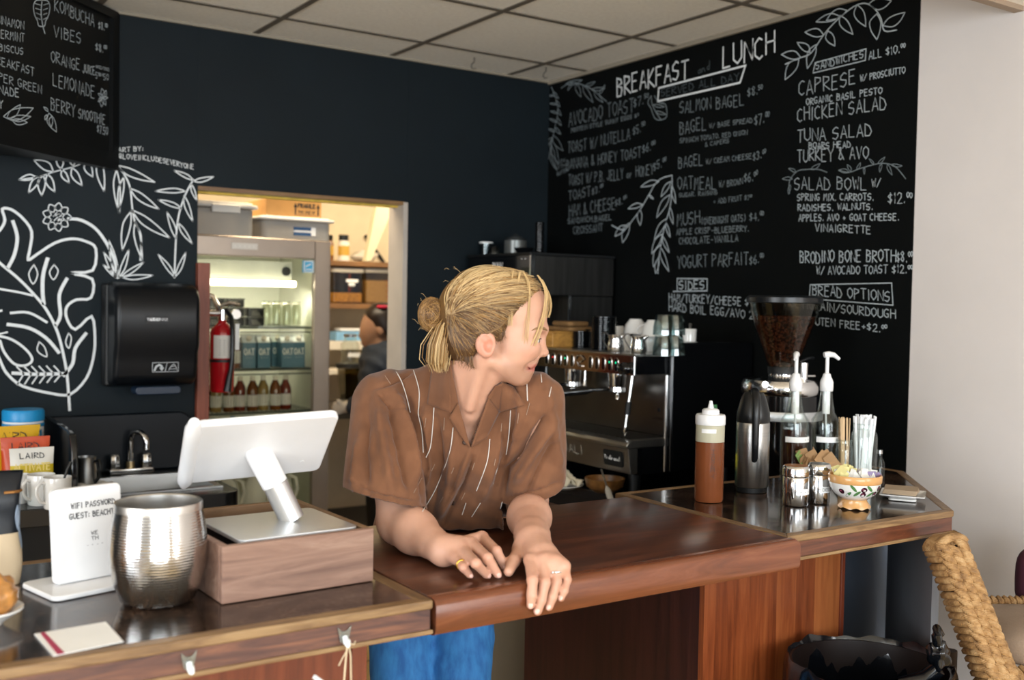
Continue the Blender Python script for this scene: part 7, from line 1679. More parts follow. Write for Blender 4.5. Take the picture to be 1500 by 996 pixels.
# nails, eye, brow, rings
NAIL = M('nail', 'e0b2a2', .25, coat=.3); camv = np.array(CAM)
for t_, d_, r_ in [(tp2[i], dp2[i], rad2[i]) for i in range(4)]+[(tp[i], md[i], rad[i]) for i in range(4)]+[(th3, th2, .0092)]:
    ax = (t_-d_); ax /= np.linalg.norm(ax); v = camv-t_; v = v+np.array([0, 0, .5]); v -= ax*(v @ ax); v /= np.linalg.norm(v); sd = np.cross(ax, v)
    b = MB(); b.ell((0, 0, 0), (r_*.62, r_*.5, r_*.18), 12, 8, Matrix((ax, sd, v)).transposed()); c_ = t_+v*(r_*.70)-ml if False else t_+v*(r_*.70)-np.array(ML_)
    b.v = [tuple(np.array(q)+c_) for q in b.v]; b.build('fingernail', NAIL, MAN, smooth=80)
HAIRB = M('brow hair', '8a6a48', .7)
for s in (1, -1):
    b = MB(); b.tube([h(x, y, s*face(x, y, .0006))-np.array(ML_) for x, y in ((799.5, 484), (795, 481.5), (788, 480.5), (780, 481.5), (774, 484.5))], [.0016, .0026, .0028, .0020, .0008], 6); b.build('eyebrow', HAIRB, MAN, smooth=60)
    b = MB(); b.tube([h(x, y, s*face(x, y, .0004))-np.array(ML_) for x, y in ((792, 496.5), (789, 496.0), (785, 497.0), (781, 499.2))], [.0009, .0014, .0014, .0007], 6); b.build('eyelashes', M('dark lashes', '3a281c', .6), MAN, smooth=60)
    b = MB(); b.ell(h(778.6, 497.6, s*.031)-np.array(ML_), .0134, 20, 14); ey = b.build('eye', M('eye white', 'cfc4bc', .2), MAN, smooth=80)
    b = MB(); dv = (hf*.93+hs*s*.25-hu*.25); dv /= np.linalg.norm(dv); b.ell(h(778.6, 497.6, s*.031)+dv*.0098-np.array(ML_), (.0058, .0058, .0042), 14, 8, Vector(dv).to_track_quat('Z', 'Y').to_matrix()); b.build('iris', M('iris', '27333a', .1), ey, smooth=80)
b = MB(); b.ell(h(777, 538, 0)-np.array(ML_), (.006, .015, .0026), 14, 8, Matrix((hf, hs, hu)).transposed()); b.build('teeth', M('teeth', 'e8dfd2', .3), MAN, smooth=80)
GOLD = M('gold ring', 'd6a64a', .2, 1)
def ring(a, b_, t, r, m, wide):
    c = a*(1-t)+b_*t-np.array(ML_); ax = (b_-a)/np.linalg.norm(b_-a); Rm = Vector(ax).to_track_quat('Z', 'Y').to_matrix().to_4x4(); q = MB(); q.torus(c, r, wide, Rm, 22, 8); q.build('finger_ring', m, MAN, smooth=80)
ring(kn[0], md[0], .72, rad[0]*1.1, GOLD, .0022); ring(kn2[2], pp2[2], .62, rad2[2]*1.2, CHROME, .0024)

# ---- shirt
bel = J(682, 735, 2.37)
HEML, HEMR = J(563, 728, 2.125), J(781, 727, 2.265)
sh = [rc_(J(672, 582, 2.26), J(584, 583, 2.275), .068, .056, .05), rc_(J(672, 582, 2.26), J(768, 582, 2.215), .066, .052, .05), el_(J(680, 640, 2.285), (.168, .145, .116), (fR, uU, sV), .05), el_(J(683, 705, 2.345), (.135, .115, .115), (fR, uU, sV), .05),
      rc_(J(670, 660, 2.36), J(632, 840, 2.53), .142, .160, .06), rc_(J(672, 600, 2.20), J(688, 668, 2.20), .058, .052, .03),
      rc_(SHL, HEML+(HEML-SHL)*.35, .068, .088, .03), rc_(SHR, HEMR+(HEMR-SHR)*.35, .062, .072, .025)]
# the hem may not reach into the bar: carve the board (kept just clear of the cloth)
xs = steps((.72, 1.56, .0045)); ys = steps((1.55, 2.8, .0048)); zs = steps((.74, 1.56, .0045))
D = sdf_grid(sh, xs, ys, zs)
bx = np.maximum(ys[None, :, None]-2.104, zs[None, None, :]-1.078)      # <0 inside the bar board and what is below it
D = np.maximum(D, -np.broadcast_to(bx, D.shape)-.0)
pos, F = surface_nets(D, xs, ys, zs); pos = relax(pos, F, 4, .5)
def toPx(P):
    d = P-camv; k = d @ np.array(FW); return 750+FPX*(d @ fR)/k, 498-FPX*(d @ uU)/k
def vnorm(pos, F):
    fn = np.cross(pos[F[:, 2]]-pos[F[:, 0]], pos[F[:, 3]]-pos[F[:, 1]]); N_ = np.zeros_like(pos)
    for i in range(4): np.add.at(N_, F[:, i], fn)
    return N_/(np.linalg.norm(N_, axis=1)[:, None]+1e-12)
nn = vnorm(pos, F)
# orientation check
if ((pos-pos.mean(0))*nn).sum() < 0: nn = -nn; F = F[:, ::-1]
px_, py_ = toPx(pos); front = np.clip((nn*(camv-pos)).sum(1)/np.linalg.norm(camv-pos, axis=1)*2, 0, 1)
def seg_d(px, py, pl):
    best = np.full(len(px), 1e9); tt = np.zeros(len(px)); L_ = len(pl)-1
    for i in range(L_):
        a, b_ = np.array(pl[i], float), np.array(pl[i+1], float); ab = b_-a; t = np.clip(((px-a[0])*ab[0]+(py-a[1])*ab[1])/(ab @ ab), 0, 1)
        d = np.hypot(px-a[0]-t*ab[0], py-a[1]-t*ab[1]); m = d < best; best[m] = d[m]; tt[m] = (i+t[m])/L_
    return best, tt
FOLDS = [([(592, 560), (606, 620), (616, 690), (620, 735)], 5, -.011), ([(578, 575), (598, 640), (612, 715)], 6, .008), ([(566, 580), (583, 650), (600, 725)], 5, -.006), ([(553, 578), (560, 650), (575, 725)], 7, .006), ([(540, 590), (535, 660), (540, 720)], 6, -.005), ([(528, 640), (522, 690), (520, 718)], 6, .005),
         ([(625, 600), (628, 660), (622, 730)], 6, .006), ([(640, 610), (646, 680), (632, 755)], 5, -.005), ([(668, 640), (660, 700), (642, 760)], 6, .005), ([(690, 655), (672, 705), (640, 765)], 3.5, .006), ([(697, 660), (680, 708), (650, 765)], 3, -.005), ([(735, 620), (722, 680), (700, 745)], 6, .005), ([(755, 610), (742, 660), (722, 725)], 5, -.006),
         ([(808, 600), (770, 650), (742, 690), (735, 735)], 5, -.010), ([(812, 615), (780, 665), (752, 715)], 6, .007), ([(815, 640), (790, 685), (765, 735)], 5, -.005), ([(760, 570), (764, 610), (750, 650)], 6, .004), ([(640, 620), (600, 600), (570, 572)], 5, .003), ([(800, 560), (806, 600), (815, 660), (822, 712)], 7, .004),
         ([(548, 570), (575, 562), (605, 545)], 2.2, -.0035), ([(552, 575), (563, 590), (600, 612)], 2.0, -.003), ([(508, 706), (560, 722), (619, 733)], 2.2, -.003), ([(738, 730), (785, 720), (824, 705)], 2.2, -.003)]
dis = np.zeros(len(pos))
for pl, w_, a_ in FOLDS:
    d, t = seg_d(px_, py_, pl); dis += 2.5*a_*np.exp(-(d/(w_*.85))**2)*np.clip(np.sin(PI*np.clip(t, .04, .96))*1.6, 0, 1)
side = 1-front
dis += side*.004*np.sin(px_*.22+py_*.05)
dis += front*.0009*(np.sin(px_*.31+py_*.13)+np.sin(px_*.12-py_*.23+1))
pos = pos+nn*(dis*np.clip(front+.3, 0, 1))[:, None]
px_, py_ = toPx(pos)
# openings: sleeve ends and neckline
vl = (HEML-SHL)/np.linalg.norm(HEML-SHL); vr = (HEMR-SHR)/np.linalg.norm(HEMR-SHR)
def hemcut(P, p0, p1, dv, dep0):
    """plane that holds the hem line seen from the camera and tilts with the arm"""
    a, b_ = J(*p0, dep0), J(*p1, dep0); u = (b_-a)/np.linalg.norm(b_-a); n = dv-u*(dv @ u); n /= np.linalg.norm(n); return (P-a) @ n
inL = (pos-camv) @ np.array(FW) < 2.30; inR = np.linalg.norm(np.cross(pos-SHR, vr), axis=1) < .12
aL = (pos-SHL) @ vl; aR = (pos-SHR) @ vr
cl, cr_v = -uU*.97-sV*.0+vl*.15, vr
sL = hemcut(pos, (507, 716), (620, 742), cl, 2.08); sR = hemcut(pos, (737, 741), (826, 714), cr_v, 2.22)
selL = inL & (aL > .10) & (px_ < 622); selR = inR & (aR > .08) & (px_ > 734)
me_ = bmesh.new(); vs_ = [me_.verts.new(p) for p in pos]
drop = np.zeros(len(pos), bool)
keepF = np.ones(len(F), bool)
def inside(poly, x, y):
    c = np.zeros(len(x), bool); n = len(poly)
    for i in range(n):
        (x0, y0), (x1, y1) = poly[i], poly[i-1]; m = ((y0 > y) != (y1 > y)) & (x < (x1-x0)*(y-y0)/(y1-y0+1e-12)+x0); c ^= m
    return c
VN = [(640, 520), (652, 545), (668, 590), (688.5, 655), (706, 612), (722, 580), (745, 560), (740, 500), (640, 500)]
fc = pos[F].mean(1); fx_, fy_ = toPx(fc)
neck_top = np.linalg.norm(np.cross(fc-h(697, 520, 0), (neckb-h(697, 520, 0))/np.linalg.norm(neckb-h(697, 520, 0))), axis=1) < .066
keepF &= ~(inside(VN, fx_, fy_) & ((fc @ np.array(FW)) < (J(680, 600, 2.26) @ np.array(FW))))
keepF &= ~(neck_top & (fc[:, 2] > J(672, 560, 2.26)[2]))
keepF &= ~((selL & (sL > 0))[F].all(1)) & ~((selR & (sR > 0))[F].all(1))
keepF &= ~((pos[:, 2] < .80)[F].all(1))
for f in F[keepF]:
    try: me_.faces.new([vs_[i] for i in f])
    except ValueError: pass
bmesh.ops.delete(me_, geom=[v for v in me_.verts if not v.link_faces], context='VERTS')
# snap the ragged sleeve edges on to the hem planes
me_.verts.ensure_lookup_table()
for v in me_.verts:
    if v.is_boundary:
        P = np.array(v.co)[None]; x, y = toPx(P)
        for (A0, dv, p0, p1, dd, lo_, hi_) in ((SHL, cl, (507, 716), (620, 742), 2.08, 0, 624), (SHR, vr, (737, 741), (826, 714), 2.22, 732, 900)):
            if lo_ < x[0] < hi_ and ((P-A0) @ dv)[0] > .08:
                a, b_ = J(*p0, dd), J(*p1, dd); u = (b_-a)/np.linalg.norm(b_-a); n = dv-u*(dv @ u); n /= np.linalg.norm(n); s_ = ((P-a) @ n)[0]
                if abs(s_) < .02: v.co = Vector(P[0]-n*s_)
for v in me_.verts: v.co = v.co-ML_
sm = bpy.data.meshes.new('shirt'); me_.to_mesh(sm); me_.free()
t = NT('brown shirt cloth'); nz = t.noise(t.coords(), 14, 4); t.l(t.ramp(nz, [(.3, '6a4630'), (.7, '7a5239')]), t.b.inputs['Base Color']); t.set(Roughness=.8); t.b.inputs['Specular IOR Level'].default_value = .2
t.b.inputs['Sheen Weight'].default_value = .15
t.bump(t.noise(t.coords((1, 1, .6)), 420, 2), .15, .001); SHIRT = t.m
sm.materials.append(SHIRT); sm.polygons.foreach_set('use_smooth', [True]*len(sm.polygons))
so = bpy.data.objects.new('shirt', sm); COL.objects.link(so); so.parent = MAN
md_ = so.modifiers.new('solid', 'SOLIDIFY'); md_.thickness = .0028; md_.offset = 0
from mathutils.bvhtree import BVHTree
bv = BVHTree.FromPolygons([tuple(p) for p in pos], [tuple(f) for f in F], all_triangles=False)
def hit(px, py, off=.0):
    d = ray(px, py); dn = d.normalized(); r_ = bv.ray_cast(CAM, dn); r2 = bvs.ray_cast(CAM, dn)
    if r_[0] is None or (r2[0] is not None and r2[3] < r_[3]): r_ = r2
    return (r_[0]-dn*off, r_[1]) if r_[0] is not None else (None, None)
# collar leaves and lapels: four sided patches laid on the shirt
def patch(name, A, B, Cc, Dd, off, nu=12, nv=12, bulge=.004):
    """A-B and D-C are opposite edges, given as pixel points or (px,py,offset)"""
    b = MB(); A, B, Cc, Dd = [np.array(q, float) for q in (A, B, Cc, Dd)]
    last = None
    ctr = {}
    for i, q in enumerate((A, B, Cc, Dd)):
        p_, n_ = hit(q[0], q[1]); ctr[i] = dep(p_) if p_ is not None else 2.17
    for i in range(nu+1):
        for j in range(nv+1):
            u, v = i/nu, j/nv; q = (A*(1-u)+B*u)*(1-v)+(Dd*(1-u)+Cc*u)*v
            p_, n_ = hit(q[0], q[1]); dl = (ctr[0]*(1-u)+ctr[1]*u)*(1-v)+(ctr[3]*(1-u)+ctr[2]*u)*v
            dd = dl if p_ is None else min(dl+.004, dep(p_)); dd -= off[0]*(1-v)+off[1]*v+bulge*math.sin(PI*u)*math.sin(PI*v)
            b.v.append(tuple(aD(q[0], q[1], dd)-ML_))
    b.f = [(i*(nv+1)+j, (i+1)*(nv+1)+j, (i+1)*(nv+1)+j+1, i*(nv+1)+j+1) for i in range(nu) for j in range(nv)]
    return b.build(name, SHIRT, MAN, smooth=60, solid=.003)
patch('collar', (661, 528), (634, 530), (626, 592), (661, 605), (.010, .010))
patch('collar', (659, 528), (654, 534), (660, 605), (672, 592), (.010, .009), 5, 12, .002)
patch('lapel', (671, 590), (658, 612), (683, 650), (689, 656), (.012, .006), 8, 12, .002)
patch('collar', (736, 560), (752, 566), (769, 593), (732, 604), (.011, .010))
patch('collar', (726, 566), (737, 560), (732, 604), (715, 582), (.010, .010), 5, 12, .002)
patch('lapel', (716, 582), (732, 602), (712, 642), (690, 655), (.010, .006), 8, 12, .002)
WT = M('white thread', 'd9d3cc', .6); WTD = M('pale thread', '9c8370', .7)
def thread(pl, wd, m, nm='stitched_line'):
    q = catmull([(x, y, 0) for x, y in pl], 6); pts = []; ns = []
    for p_ in q:
        r_, n_ = hit(p_.x, p_.y, .0032)
        if r_ is not None: pts.append(r_-ML_)
    if len(pts) > 2: b = MB(); b.tube(pts, wd, 5); b.build(nm, m, MAN, smooth=60)
for pl in ([(576.6, 539), (587, 556), (595, 579), (601, 604)], [(604.7, 539), (613.6, 570), (613.6, 593), (612.8, 607), (618, 632), (620, 663)], [(635.6, 597), (634, 624), (630.5, 654.6), (624, 670)], [(663.7, 626.5), (660, 657), (652, 683), (636, 720.6), (619, 748.7)], [(748, 601), (745.7, 635), (741.5, 666)], [(717.6, 643), (713.4, 677), (698, 719)], [(729.4, 682.7), (721.8, 709)], [(771.8, 563), (772.7, 587)], [(792, 545), (793.5, 560)], [(807.5, 567), (804.7, 581)], [(682.5, 737), (676.9, 754)], [(703.6, 737), (691, 757)], [(735.9, 735), (733, 745)]): thread(pl, .00095, WT)
for pl in ([(564, 550), (572, 562)], [(624, 612), (622, 626)], [(651, 612), (650, 630)], [(637, 680), (632, 690)], [(665, 685), (661, 694)], [(695, 678), (692, 688)], [(726, 672), (724, 682)], [(760, 605), (758, 620)], [(776, 590), (771, 608)], [(649, 728), (644, 737)], [(618, 700), (606, 722)], [(735, 620), (734, 632)], [(681, 722), (676, 732)]): thread(pl, .0007, WTD)
for (x, y), (wd, hl_) in (((613.4, 545), (0, 0)),): pass
for x, y in ((681, 648), (663.6, 737)):
    r_, n_ = hit(x, y, .005)
    if r_ is not None:
        b = MB(); b.torus((0, 0, 0), .0042, .0013, None, 16, 6); b.lathe([(0, .0008), (.0042, .0008)], 14); Rm = n_.to_track_quat('Z', 'Y').to_matrix().to_4x4()
        b.v = [tuple((Rm @ Vector(q))+r_-ML_) for q in b.v]; b.build('button', M('shirt button', '3d2a20', .3), MAN, smooth=60)
# ---- jeans and shoes
jn = [rc_(J(632, 830, 2.60), J(632, 858, 2.59), .132, .130, .05), rc_(HIPL, KNL, .083, .066, .02), rc_(HIPR, KNR, .081, .066, .004), rc_(KNL, ANL+np.array([0, 0, .0]), .064, .056, .02), rc_(KNR, ANR, .064, .056, .02)]
xs = steps((.85, 1.6, .009)); ys = steps((1.75, 2.85, .009)); zs = steps((.05, 1.02, .009))
pos, F = surface_nets(sdf_grid(jn, xs, ys, zs), xs, ys, zs); pos = relax(pos, F, 2)
nn = vnorm(pos, F); pos = pos+nn*(.003*np.sin(pos[:, 2]*75+pos[:, 0]*40)*np.sin(pos[:, 0]*60))[:, None]
t = NT('blue denim'); nz = t.noise(t.coords((1, 1, .3)), 60, 6); t.l(t.ramp(nz, [(.3, '1f5896'), (.7, '3279b6')]), t.b.inputs['Base Color']); t.set(Roughness=.85); t.bump(t.noise(t.coords(), 600, 2), .2, .001)
np_mesh('jeans', pos, F, t.m, MAN, ML_)
for q in (ANL, ANR):
    b = MB(); a = q+np.array([.02, .03, 0]); f_ = FT/np.linalg.norm(FT); rt_ = np.array([-f_[1], f_[0], 0]); b.ell((0, 0, 0), (.14, .052, .05), 20, 12)
    for i, v in enumerate(b.v):
        z = max(-.03, v[2]); p_ = q+f_*(v[0]+.06)+rt_*v[1]+np.array([0, 0, z*(1.1-.5*v[0]/.14)-q[2]+.032]); b.v[i] = tuple(p_-np.array(ML_))
    b.build('shoe', M('dark shoe', '1c1a1a', .5), MAN, smooth=60)
# ---- hair: a close cap, many combed strands, bun, tail and loose front strands
def cap_ok(x, y): return True
hp = [eh(716, 453, 0, 74.5, 61.5, .0745, .02), eh(700, 480, 0, 56, 50, .0735, .03), eh(690, 508, 0, 42, 28, .060, .03), eh(762, 452, 0, 37, 43, .056, .03)]
cuts = [eh(797, 490, 0, 52, 62, .2, .012, -1), eh(762, 520, 0, 33, 62, .2, .012, -1), eh(716, 535, 0, 26, 38, .3, .01, -1)]
c0 = h(715, 460); xs = np.arange(c0[0]-.16, c0[0]+.16, .0035); ys = np.arange(c0[1]-.16, c0[1]+.16, .0035); zs = np.arange(c0[2]-.14, c0[2]+.13, .0035)
pos, F = surface_nets(sdf_grid(hp+cuts, xs, ys, zs), xs, ys, zs); pos = relax(pos, F, 3)
rh = random.Random(21); TIE = h(652, 458, 0); CC = h(716, 458, 0); RX, RY, RS = 76*HC_, 62*HC_, .077
def onhead(x, y, s):
    """unit direction in the skull's ellipsoid space of a profile point; s is the side fraction"""
    v = np.array([(x-716)*HC_/RX, (458-y)*HC_/RY]); m = min(.985, np.hypot(*v)); v = v/(np.hypot(*v)+1e-9)*m; return np.array([v[0], v[1], s*math.sqrt(max(0, 1-m*m))])
def hpos(u, o): return CC+(hf*u[0]*RX+hu*u[1]*RY+hs*u[2]*RS)*o
SV, SF, SCOL = [], [], []
def strand(pts, r0, r1, col):
    n = len(pts); o = sum(len(q) for q in SV); q = []; k = 5
    up = None
    for i in range(n):
        t_ = pts[min(i+1, n-1)]-pts[max(i-1, 0)]; t_ = t_/(np.linalg.norm(t_)+1e-9)
        if up is None: up = np.array([.1, .2, 1.])
        up = up-t_*(up @ t_); up /= np.linalg.norm(up)+1e-9; sd = np.cross(t_, up); r = (r0+(r1-r0)*i/(n-1))*(.6 if i in (0, n-1) else 1)
        for a in range(k): q.append(pts[i]+(up*math.cos(2*PI*a/k)+sd*math.sin(2*PI*a/k))*r)
    SV.append(np.array(q)); SF.extend([(o+i*k+a, o+i*k+(a+1) % k, o+(i+1)*k+(a+1) % k, o+(i+1)*k+a) for i in range(n-1) for a in range(k)]); SCOL.append(np.tile(col, (len(q), 1)))
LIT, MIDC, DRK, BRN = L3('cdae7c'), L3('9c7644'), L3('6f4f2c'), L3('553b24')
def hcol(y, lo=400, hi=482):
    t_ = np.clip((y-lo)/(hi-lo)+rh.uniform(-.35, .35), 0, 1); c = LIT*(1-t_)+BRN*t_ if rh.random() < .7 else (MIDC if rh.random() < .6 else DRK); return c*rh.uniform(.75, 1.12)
bvc = BVHTree.FromPolygons([tuple(p) for p in pos], [tuple(f) for f in F], all_triangles=False)
def caps(x, y):
    r_ = bvc.ray_cast(Vector(h(x, y, .2)), Vector(-hs)); return max(0.0, .2-r_[3]) if r_[0] is not None else 0.0
def combed(x, y, bulge, lift, side=1, tie=None, r=(.0005, .0009)):
    """a strand lying on the head from its root to the tie; bulge lifts its middle towards the crown"""
    tx, ty = tie or (655+rh.uniform(-4, 5), 458+rh.uniform(-9, 9)); pts = []; col = hcol((y+min(y, ty))/2 if y > 440 else y); n = 13
    mx_, my_ = (x+tx)/2, (y+ty)/2; dx, dy = tx-x, ty-y; L_ = math.hypot(dx, dy)+1e-6; nx_, ny_ = dy/L_, -dx/L_
    if ny_ > 0: nx_, ny_ = -nx_, -ny_
    w1, ph_ = rh.uniform(0, .7), rh.uniform(0, 6.28)
    for i in range(n):
        t_ = i/(n-1); bb = bulge*4*t_*(1-t_); xx = x+dx*t_+nx_*bb+w1*math.sin(t_*7+ph_); yy = y+dy*t_+ny_*bb+w1*math.cos(t_*6+ph_)
        e = 1+lift*.5*math.sin(PI*min(1, t_*1.2)); cx, cy = 716+(xx-716)*e, 456+(yy-456)*e
        pts.append(h(cx, cy, side*(caps(xx, yy)+.001+lift*.06*math.sin(PI*min(1, t_*1.15+.05)))))
    strand(pts, rh.uniform(*r), .0008, col)
HL = [(803, 437), (797, 418), (785, 405), (768, 396), (748, 392), (728, 391)]          # front hairline to the crown outline
for i in range(1300):      # top, swept back from the hairline and parting
    q = rh.random()*(len(HL)-1); a = int(q); f = q-a; x = HL[a][0]*(1-f)+HL[a+1][0]*f-rh.random()*8; y = HL[a][1]*(1-f)+HL[a+1][1]*f+rh.random()**1.5*26
    combed(x, y, rh.uniform(8, 26)*(.4+.6*min(1, (460-y)/60)), rh.uniform(.02, .10), 1 if rh.random() < .8 else -1)
for i in range(500):      # crown roots further back
    x = rh.uniform(668, 735); y = 453-59*math.sqrt(max(0, 1-((x-716)/74)**2))+rh.random()**1.4*40; combed(x, y, rh.uniform(3, 12), rh.uniform(.02, .09), 1 if rh.random() < .75 else -1)
HT = [(800, 440), (776, 432), (758, 436), (750, 452), (745, 470), (737, 487), (731, 503)]   # temple hairline down to the sideburn
for i in range(1400):
    q = rh.random()*(len(HT)-1); a = int(q); f = q-a; x = HT[a][0]*(1-f)+HT[a+1][0]*f-rh.random()**1.5*36; y = HT[a][1]*(1-f)+HT[a+1][1]*f+rh.uniform(-3, 6)
    combed(x, y, rh.uniform(2, 15), rh.uniform(.015, .07), 1 if rh.random() < .88 else -1)
for i in range(1000):     # nape and behind the ear, drawn up to the tie
    q = rh.random(); x = 662+q*42+rh.uniform(-3, 3); y = np.interp(x, [655, 672, 690, 706], [505, 528, 537, 528])-rh.random()**1.6*42
    combed(x, y, rh.uniform(-4, 3), rh.uniform(.0, .05), 1 if rh.random() < .85 else -1, (655+rh.uniform(-3, 6), 464+rh.uniform(-6, 12)))
for i in range(90):       # short ends hanging at the nape and before the ear
    x = rh.uniform(668, 703) if i < 55 else rh.uniform(718, 734); y = np.interp(x, [660, 690, 706, 718, 734], [520, 533, 526, 498, 488]); s_ = caps(x, min(y, 520))+.002
    strand([h(x, y-14, s_), h(x+rh.uniform(-3, 3), y, s_+.0015), h(x+rh.uniform(-6, 6), y+rh.uniform(3, 11), s_-.002)], .0008, .0004, (BRN if rh.random() < .7 else DRK)*rh.uniform(.8, 1.3))
for i in range(60):       # wisps over the ear top
    x = rh.uniform(694, 716); strand([h(x+22, 470, caps(x+22, 470)+.003), h(x+8, 482, .079), h(x-6, 489, .081), h(x-14, 488, .074)], .0008, .0006, hcol(490))
for i in range(300):      # tail hanging below the tie
    dx = rh.gauss(0, 1); dz = rh.gauss(0, 1)*.010; w_ = rh.uniform(.75, 1.1)
    strand([h(656, 458, dz*.4+.02), h(651+dx*5, 478, dz+.018), h(645+dx*8*w_, 505, dz+.022), h(643+dx*8*w_, 528+rh.uniform(-6, 6), dz+.02), h(644+dx*6*w_, 541+rh.uniform(-12, 5), dz+.018)], (.0011), .0006, (LIT if rh.random() < .6 else MIDC)*rh.uniform(.8, 1.1))
for i in range(520):      # bun: hair wound round a small ball
    tl, tz = rh.gauss(0, .45), rh.uniform(0, 6.28); e1 = np.array([math.cos(tz), math.sin(tz), 0]); e2 = np.array([-math.sin(tz)*math.cos(tl), math.cos(tz)*math.cos(tl), math.sin(tl)]); off = np.cross(e1, e2)*rh.uniform(-.75, .75)
    k_ = math.sqrt(max(.1, 1-off @ off)); R1 = rh.uniform(1.0, 1.06); a0 = rh.uniform(0, 6.28); pts = []
    for q in range(9):
        a = a0+q*.33; v = ((e1*math.cos(a)+e2*math.sin(a))*k_+off)*R1; pts.append(h(632, 461, .004)+hf*v[0]*18.5*HC_+hu*v[1]*24*HC_+hs*v[2]*.029)
    strand(pts, .0009, .0008, (MIDC if rh.random() < .6 else DRK)*rh.uniform(.7, 1.15))
for pl, n_ in (([(764, 400, .035), (770, 420, .055), (768, 455, .060), (766, 480, .062), (763, 504, .060)], 8), ([(785, 404, .03), (795, 425, .042), (794, 455, .047), (785, 484, .055), (775, 507, .058)], 16), ([(792, 410, .02), (801, 432, .030), (802, 450, .036), (797, 466, .044)], 14), ([(758, 400, .04), (752, 425, .060), (744, 452, .0685), (741, 478, .068)], 18), ([(748, 398, .04), (741, 430, .066), (736, 470, .0705)], 14)):
    for i in range(n_):
        j_ = rh.uniform(-2.6, 2.6); pts = [np.array(h(x+j_*(.35+.35*q)+rh.uniform(-.5, .5), y, s+rh.uniform(-.001, .004))) for q, (x, y, s) in enumerate(pl)]
        pts = [np.array(v) for v in catmull([Vector(v) for v in pts], 3)]; strand(pts, .0007, .0004, LIT*rh.uniform(.8, 1.1))
for i in range(40):       # flyaways
    a = rh.uniform(0, 6.28); c = h(632+22*math.cos(a), 461-26*math.sin(a)) if i < 18 else h(rh.uniform(650, 690), rh.uniform(395, 440), rh.uniform(.0, .05)); d_ = hf*rh.uniform(-1, .2)*.016+hu*rh.uniform(-.4, 1)*.012
    strand([c, c+d_*.6+hu*.003, c+d_], .0004, .0003, LIT*.9)
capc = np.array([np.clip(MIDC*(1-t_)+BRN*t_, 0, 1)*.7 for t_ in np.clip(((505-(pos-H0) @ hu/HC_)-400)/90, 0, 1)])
bun = MB(); bun.ell((0, 0, 0), 1, 20, 14)
bp = np.array([h(632, 461, .004)+hf*v[0]*18.5*HC_+hu*v[1]*24*HC_+hs*v[2]*.029 for v in bun.v]); bF = np.array([f for f in bun.f])
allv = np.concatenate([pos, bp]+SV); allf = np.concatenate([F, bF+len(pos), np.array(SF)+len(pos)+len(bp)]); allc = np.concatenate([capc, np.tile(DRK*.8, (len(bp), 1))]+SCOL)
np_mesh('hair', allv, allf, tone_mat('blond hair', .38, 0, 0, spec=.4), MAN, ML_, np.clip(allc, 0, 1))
b = MB(); b.torus(h(653, 458, .004)-np.array(ML_), .012, .003, Matrix((hu, hs, hf)).transposed().to_4x4(), 18, 8); b.build('hair_tie', M('dark hair tie', '2a211c', .7), MAN, smooth=60)

# ---------------------------------------------------------------- the worker in the kitchen
WM = thing('person', 'dark haired kitchen worker in a dark blue shirt looking down at a table', 'person', (2.62, 5.08, 0)); WL = WM.location
wd = 5.72; wk = wd/FPX
def g(x, y, s=0.0, d=0): return J(x, y, wd+d)-np.array(FW)*s
wf, wu, ws_ = -fR, uU, sV
def we(x, y, s, rx, ry, rs, k=.02, op=1): return el_(g(x, y, s), (rx*wk, ry*wk, rs), (fR, uU, sV), k, op)
wh = [we(556, 472, 0, 24, 25, .075), we(544, 486, 0, 17, 22, .06, .03), we(540, 499, 0, 10, 10, .03), rc_(g(531, 484), g(527.5, 492), .010, .011, .01), we(536, 503, 0, 7, 3, .02, .008), we(560, 484, .07, 6, 8, .012, .01), rc_(g(560, 495), g(567, 522), .045, .052, .03),
      rc_(g(566, 535, 0, .05), g(566, 640, 0, .08), .13, .14, .06), rc_(g(552, 540, .08, 0), g(538, 585, .10), .05, .042, .03), rc_(g(538, 585, .10), g(512, 594, .10), .04, .028, .02), rc_(g(580, 540, -.1, .1), g(575, 600, -.1, .1), .05, .04, .03),
      rc_(g(575, 640, 0, .08), np.array([2.66, 5.14, .45]), .14, .10, .05), rc_(np.array([2.60, 5.12, .5]), np.array([2.60, 5.1, .06]), .075, .05, .03), rc_(np.array([2.75, 5.16, .5]), np.array([2.75, 5.14, .06]), .075, .05, .03), rc_(np.array([2.60, 5.1, .04]), np.array([2.5, 5.02, .04]), .04, .035, .02), rc_(np.array([2.75, 5.14, .04]), np.array([2.65, 5.06, .04]), .04, .035, .02)]
for i, (x, y) in enumerate(((498, 591), (497, 595), (499, 599), (503, 600))): wh.append(rc_(g(508, 595, .10), g(x, y, .11), .018, .009, .01))
wh.append(rc_(g(508, 592, .11), g(503, 588, .12), .012, .009, .008))
xs = steps((2.2, 3.0, .008)); ys = steps((4.7, 5.5, .008)); zs = steps((-.01, 1.0, .016), (1.0, 1.7, .007))
pos, F = surface_nets(sdf_grid(wh, xs, ys, zs), xs, ys, zs); pos = relax(pos, F, 2)
np_mesh('body', pos, F, tone_mat('worker skin', .5, .1), WM, WL, np.tile(L3('9a745c'), (len(pos), 1)))
hh_ = [we(560, 466, 0, 26, 24, .082), we(566, 482, 0, 22, 24, .078, .03), we(572, 458, 0, 10, 9, .04, .02), we(530, 496, 0, 17, 20, .2, .01, -1), we(552, 497, 0, 17, 17, .2, .01, -1)]
c0 = g(560, 475); xs = np.arange(c0[0]-.17, c0[0]+.17, .006); ys = np.arange(c0[1]-.17, c0[1]+.17, .006); zs = np.arange(c0[2]-.15, c0[2]+.15, .006)
pos, F = surface_nets(sdf_grid(hh_, xs, ys, zs), xs, ys, zs); pos = relax(pos, F, 2)
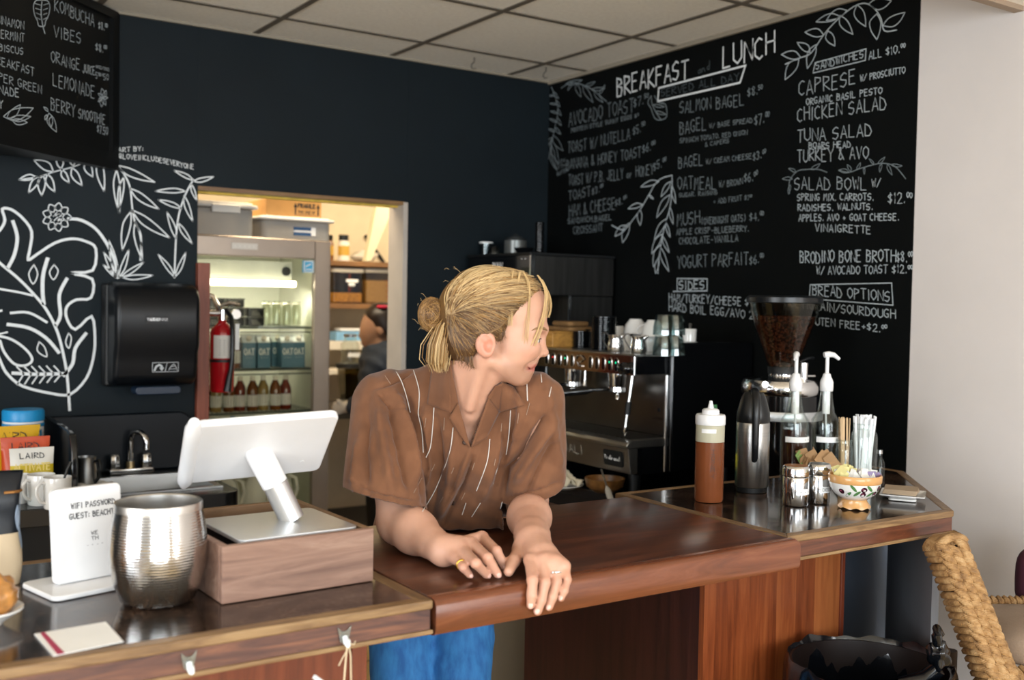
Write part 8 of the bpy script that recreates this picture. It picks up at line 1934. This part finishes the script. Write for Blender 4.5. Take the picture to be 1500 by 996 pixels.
np_mesh('hair', pos, F, M('dark brown hair', '1c110c', .4, var=.5, vscale=50, stretch=(1, 1, 6)), WM, WL)
b = MB(); b.torus(g(562, 450, .06)-np.array(WL), .022, .009, None, 14, 7); b.build('hair_tie', M('red hair tie', 'b3163a', .6), WM, smooth=60)
cl = [rc_(g(566, 530, 0, .05), g(566, 640, 0, .08), .148, .16, .06), rc_(g(560, 527, .0, 0), g(566, 534, 0, .04), .085, .12, .04), rc_(g(552, 538, .08, 0), g(538, 587, .10), .064, .056, .03), rc_(g(538, 587, .10), g(521, 593, .10), .054, .044, .02), rc_(g(580, 540, -.1, .1), g(575, 600, -.1, .1), .065, .055, .03), rc_(g(575, 640, 0, .08), np.array([2.66, 5.14, .75]), .16, .15, .05)]
xs = steps((2.2, 3.1, .008)); ys = steps((4.7, 5.6, .008)); zs = steps((.6, 1.5, .008))
pos, F = surface_nets(sdf_grid(cl, xs, ys, zs), xs, ys, zs); pos = relax(pos, F, 3); nn = vnorm(pos, F); pos = pos+nn*(.004*np.sin(pos[:, 2]*70+pos[:, 0]*60))[:, None]
np_mesh('shirt', pos, F, M('dark blue shirt', '2b3340', .8, var=.15, vscale=20), WM, WL)
tr = [rc_(np.array([2.66, 5.14, .78]), np.array([2.66, 5.14, .6]), .145, .15, .03), rc_(np.array([2.60, 5.12, .6]), np.array([2.60, 5.1, .09]), .09, .065, .03), rc_(np.array([2.75, 5.16, .6]), np.array([2.75, 5.14, .09]), .09, .065, .03)]
xs = steps((2.3, 3.0, .014)); ys = steps((4.8, 5.5, .014)); zs = steps((.02, .98, .014)); pos, F = surface_nets(sdf_grid(tr, xs, ys, zs), xs, ys, zs)
np_mesh('trousers', relax(pos, F, 2), F, M('black trousers', '16171a', .8), WM, WL)
gv = [rc_(g(513, 594, .10), g(507, 594, .10), .033, .028, .02)]
for i, (x, y) in enumerate(((496, 590), (494, 595), (496, 600), (501, 602))): gv.append(rc_(g(508, 595, .10), g(x, y, .11), .024, .0125, .01))
gv.append(rc_(g(508, 592, .11), g(501, 586, .12), .016, .012, .008))
c0 = g(505, 594, .1); xs = np.arange(c0[0]-.1, c0[0]+.1, .005); ys = np.arange(c0[1]-.1, c0[1]+.1, .005); zs = np.arange(c0[2]-.08, c0[2]+.08, .005); pos, F = surface_nets(sdf_grid(gv, xs, ys, zs), xs, ys, zs)
np_mesh('glove', relax(pos, F, 1), F, M('pale work glove', 'd3cbbf', .8), WM, WL)
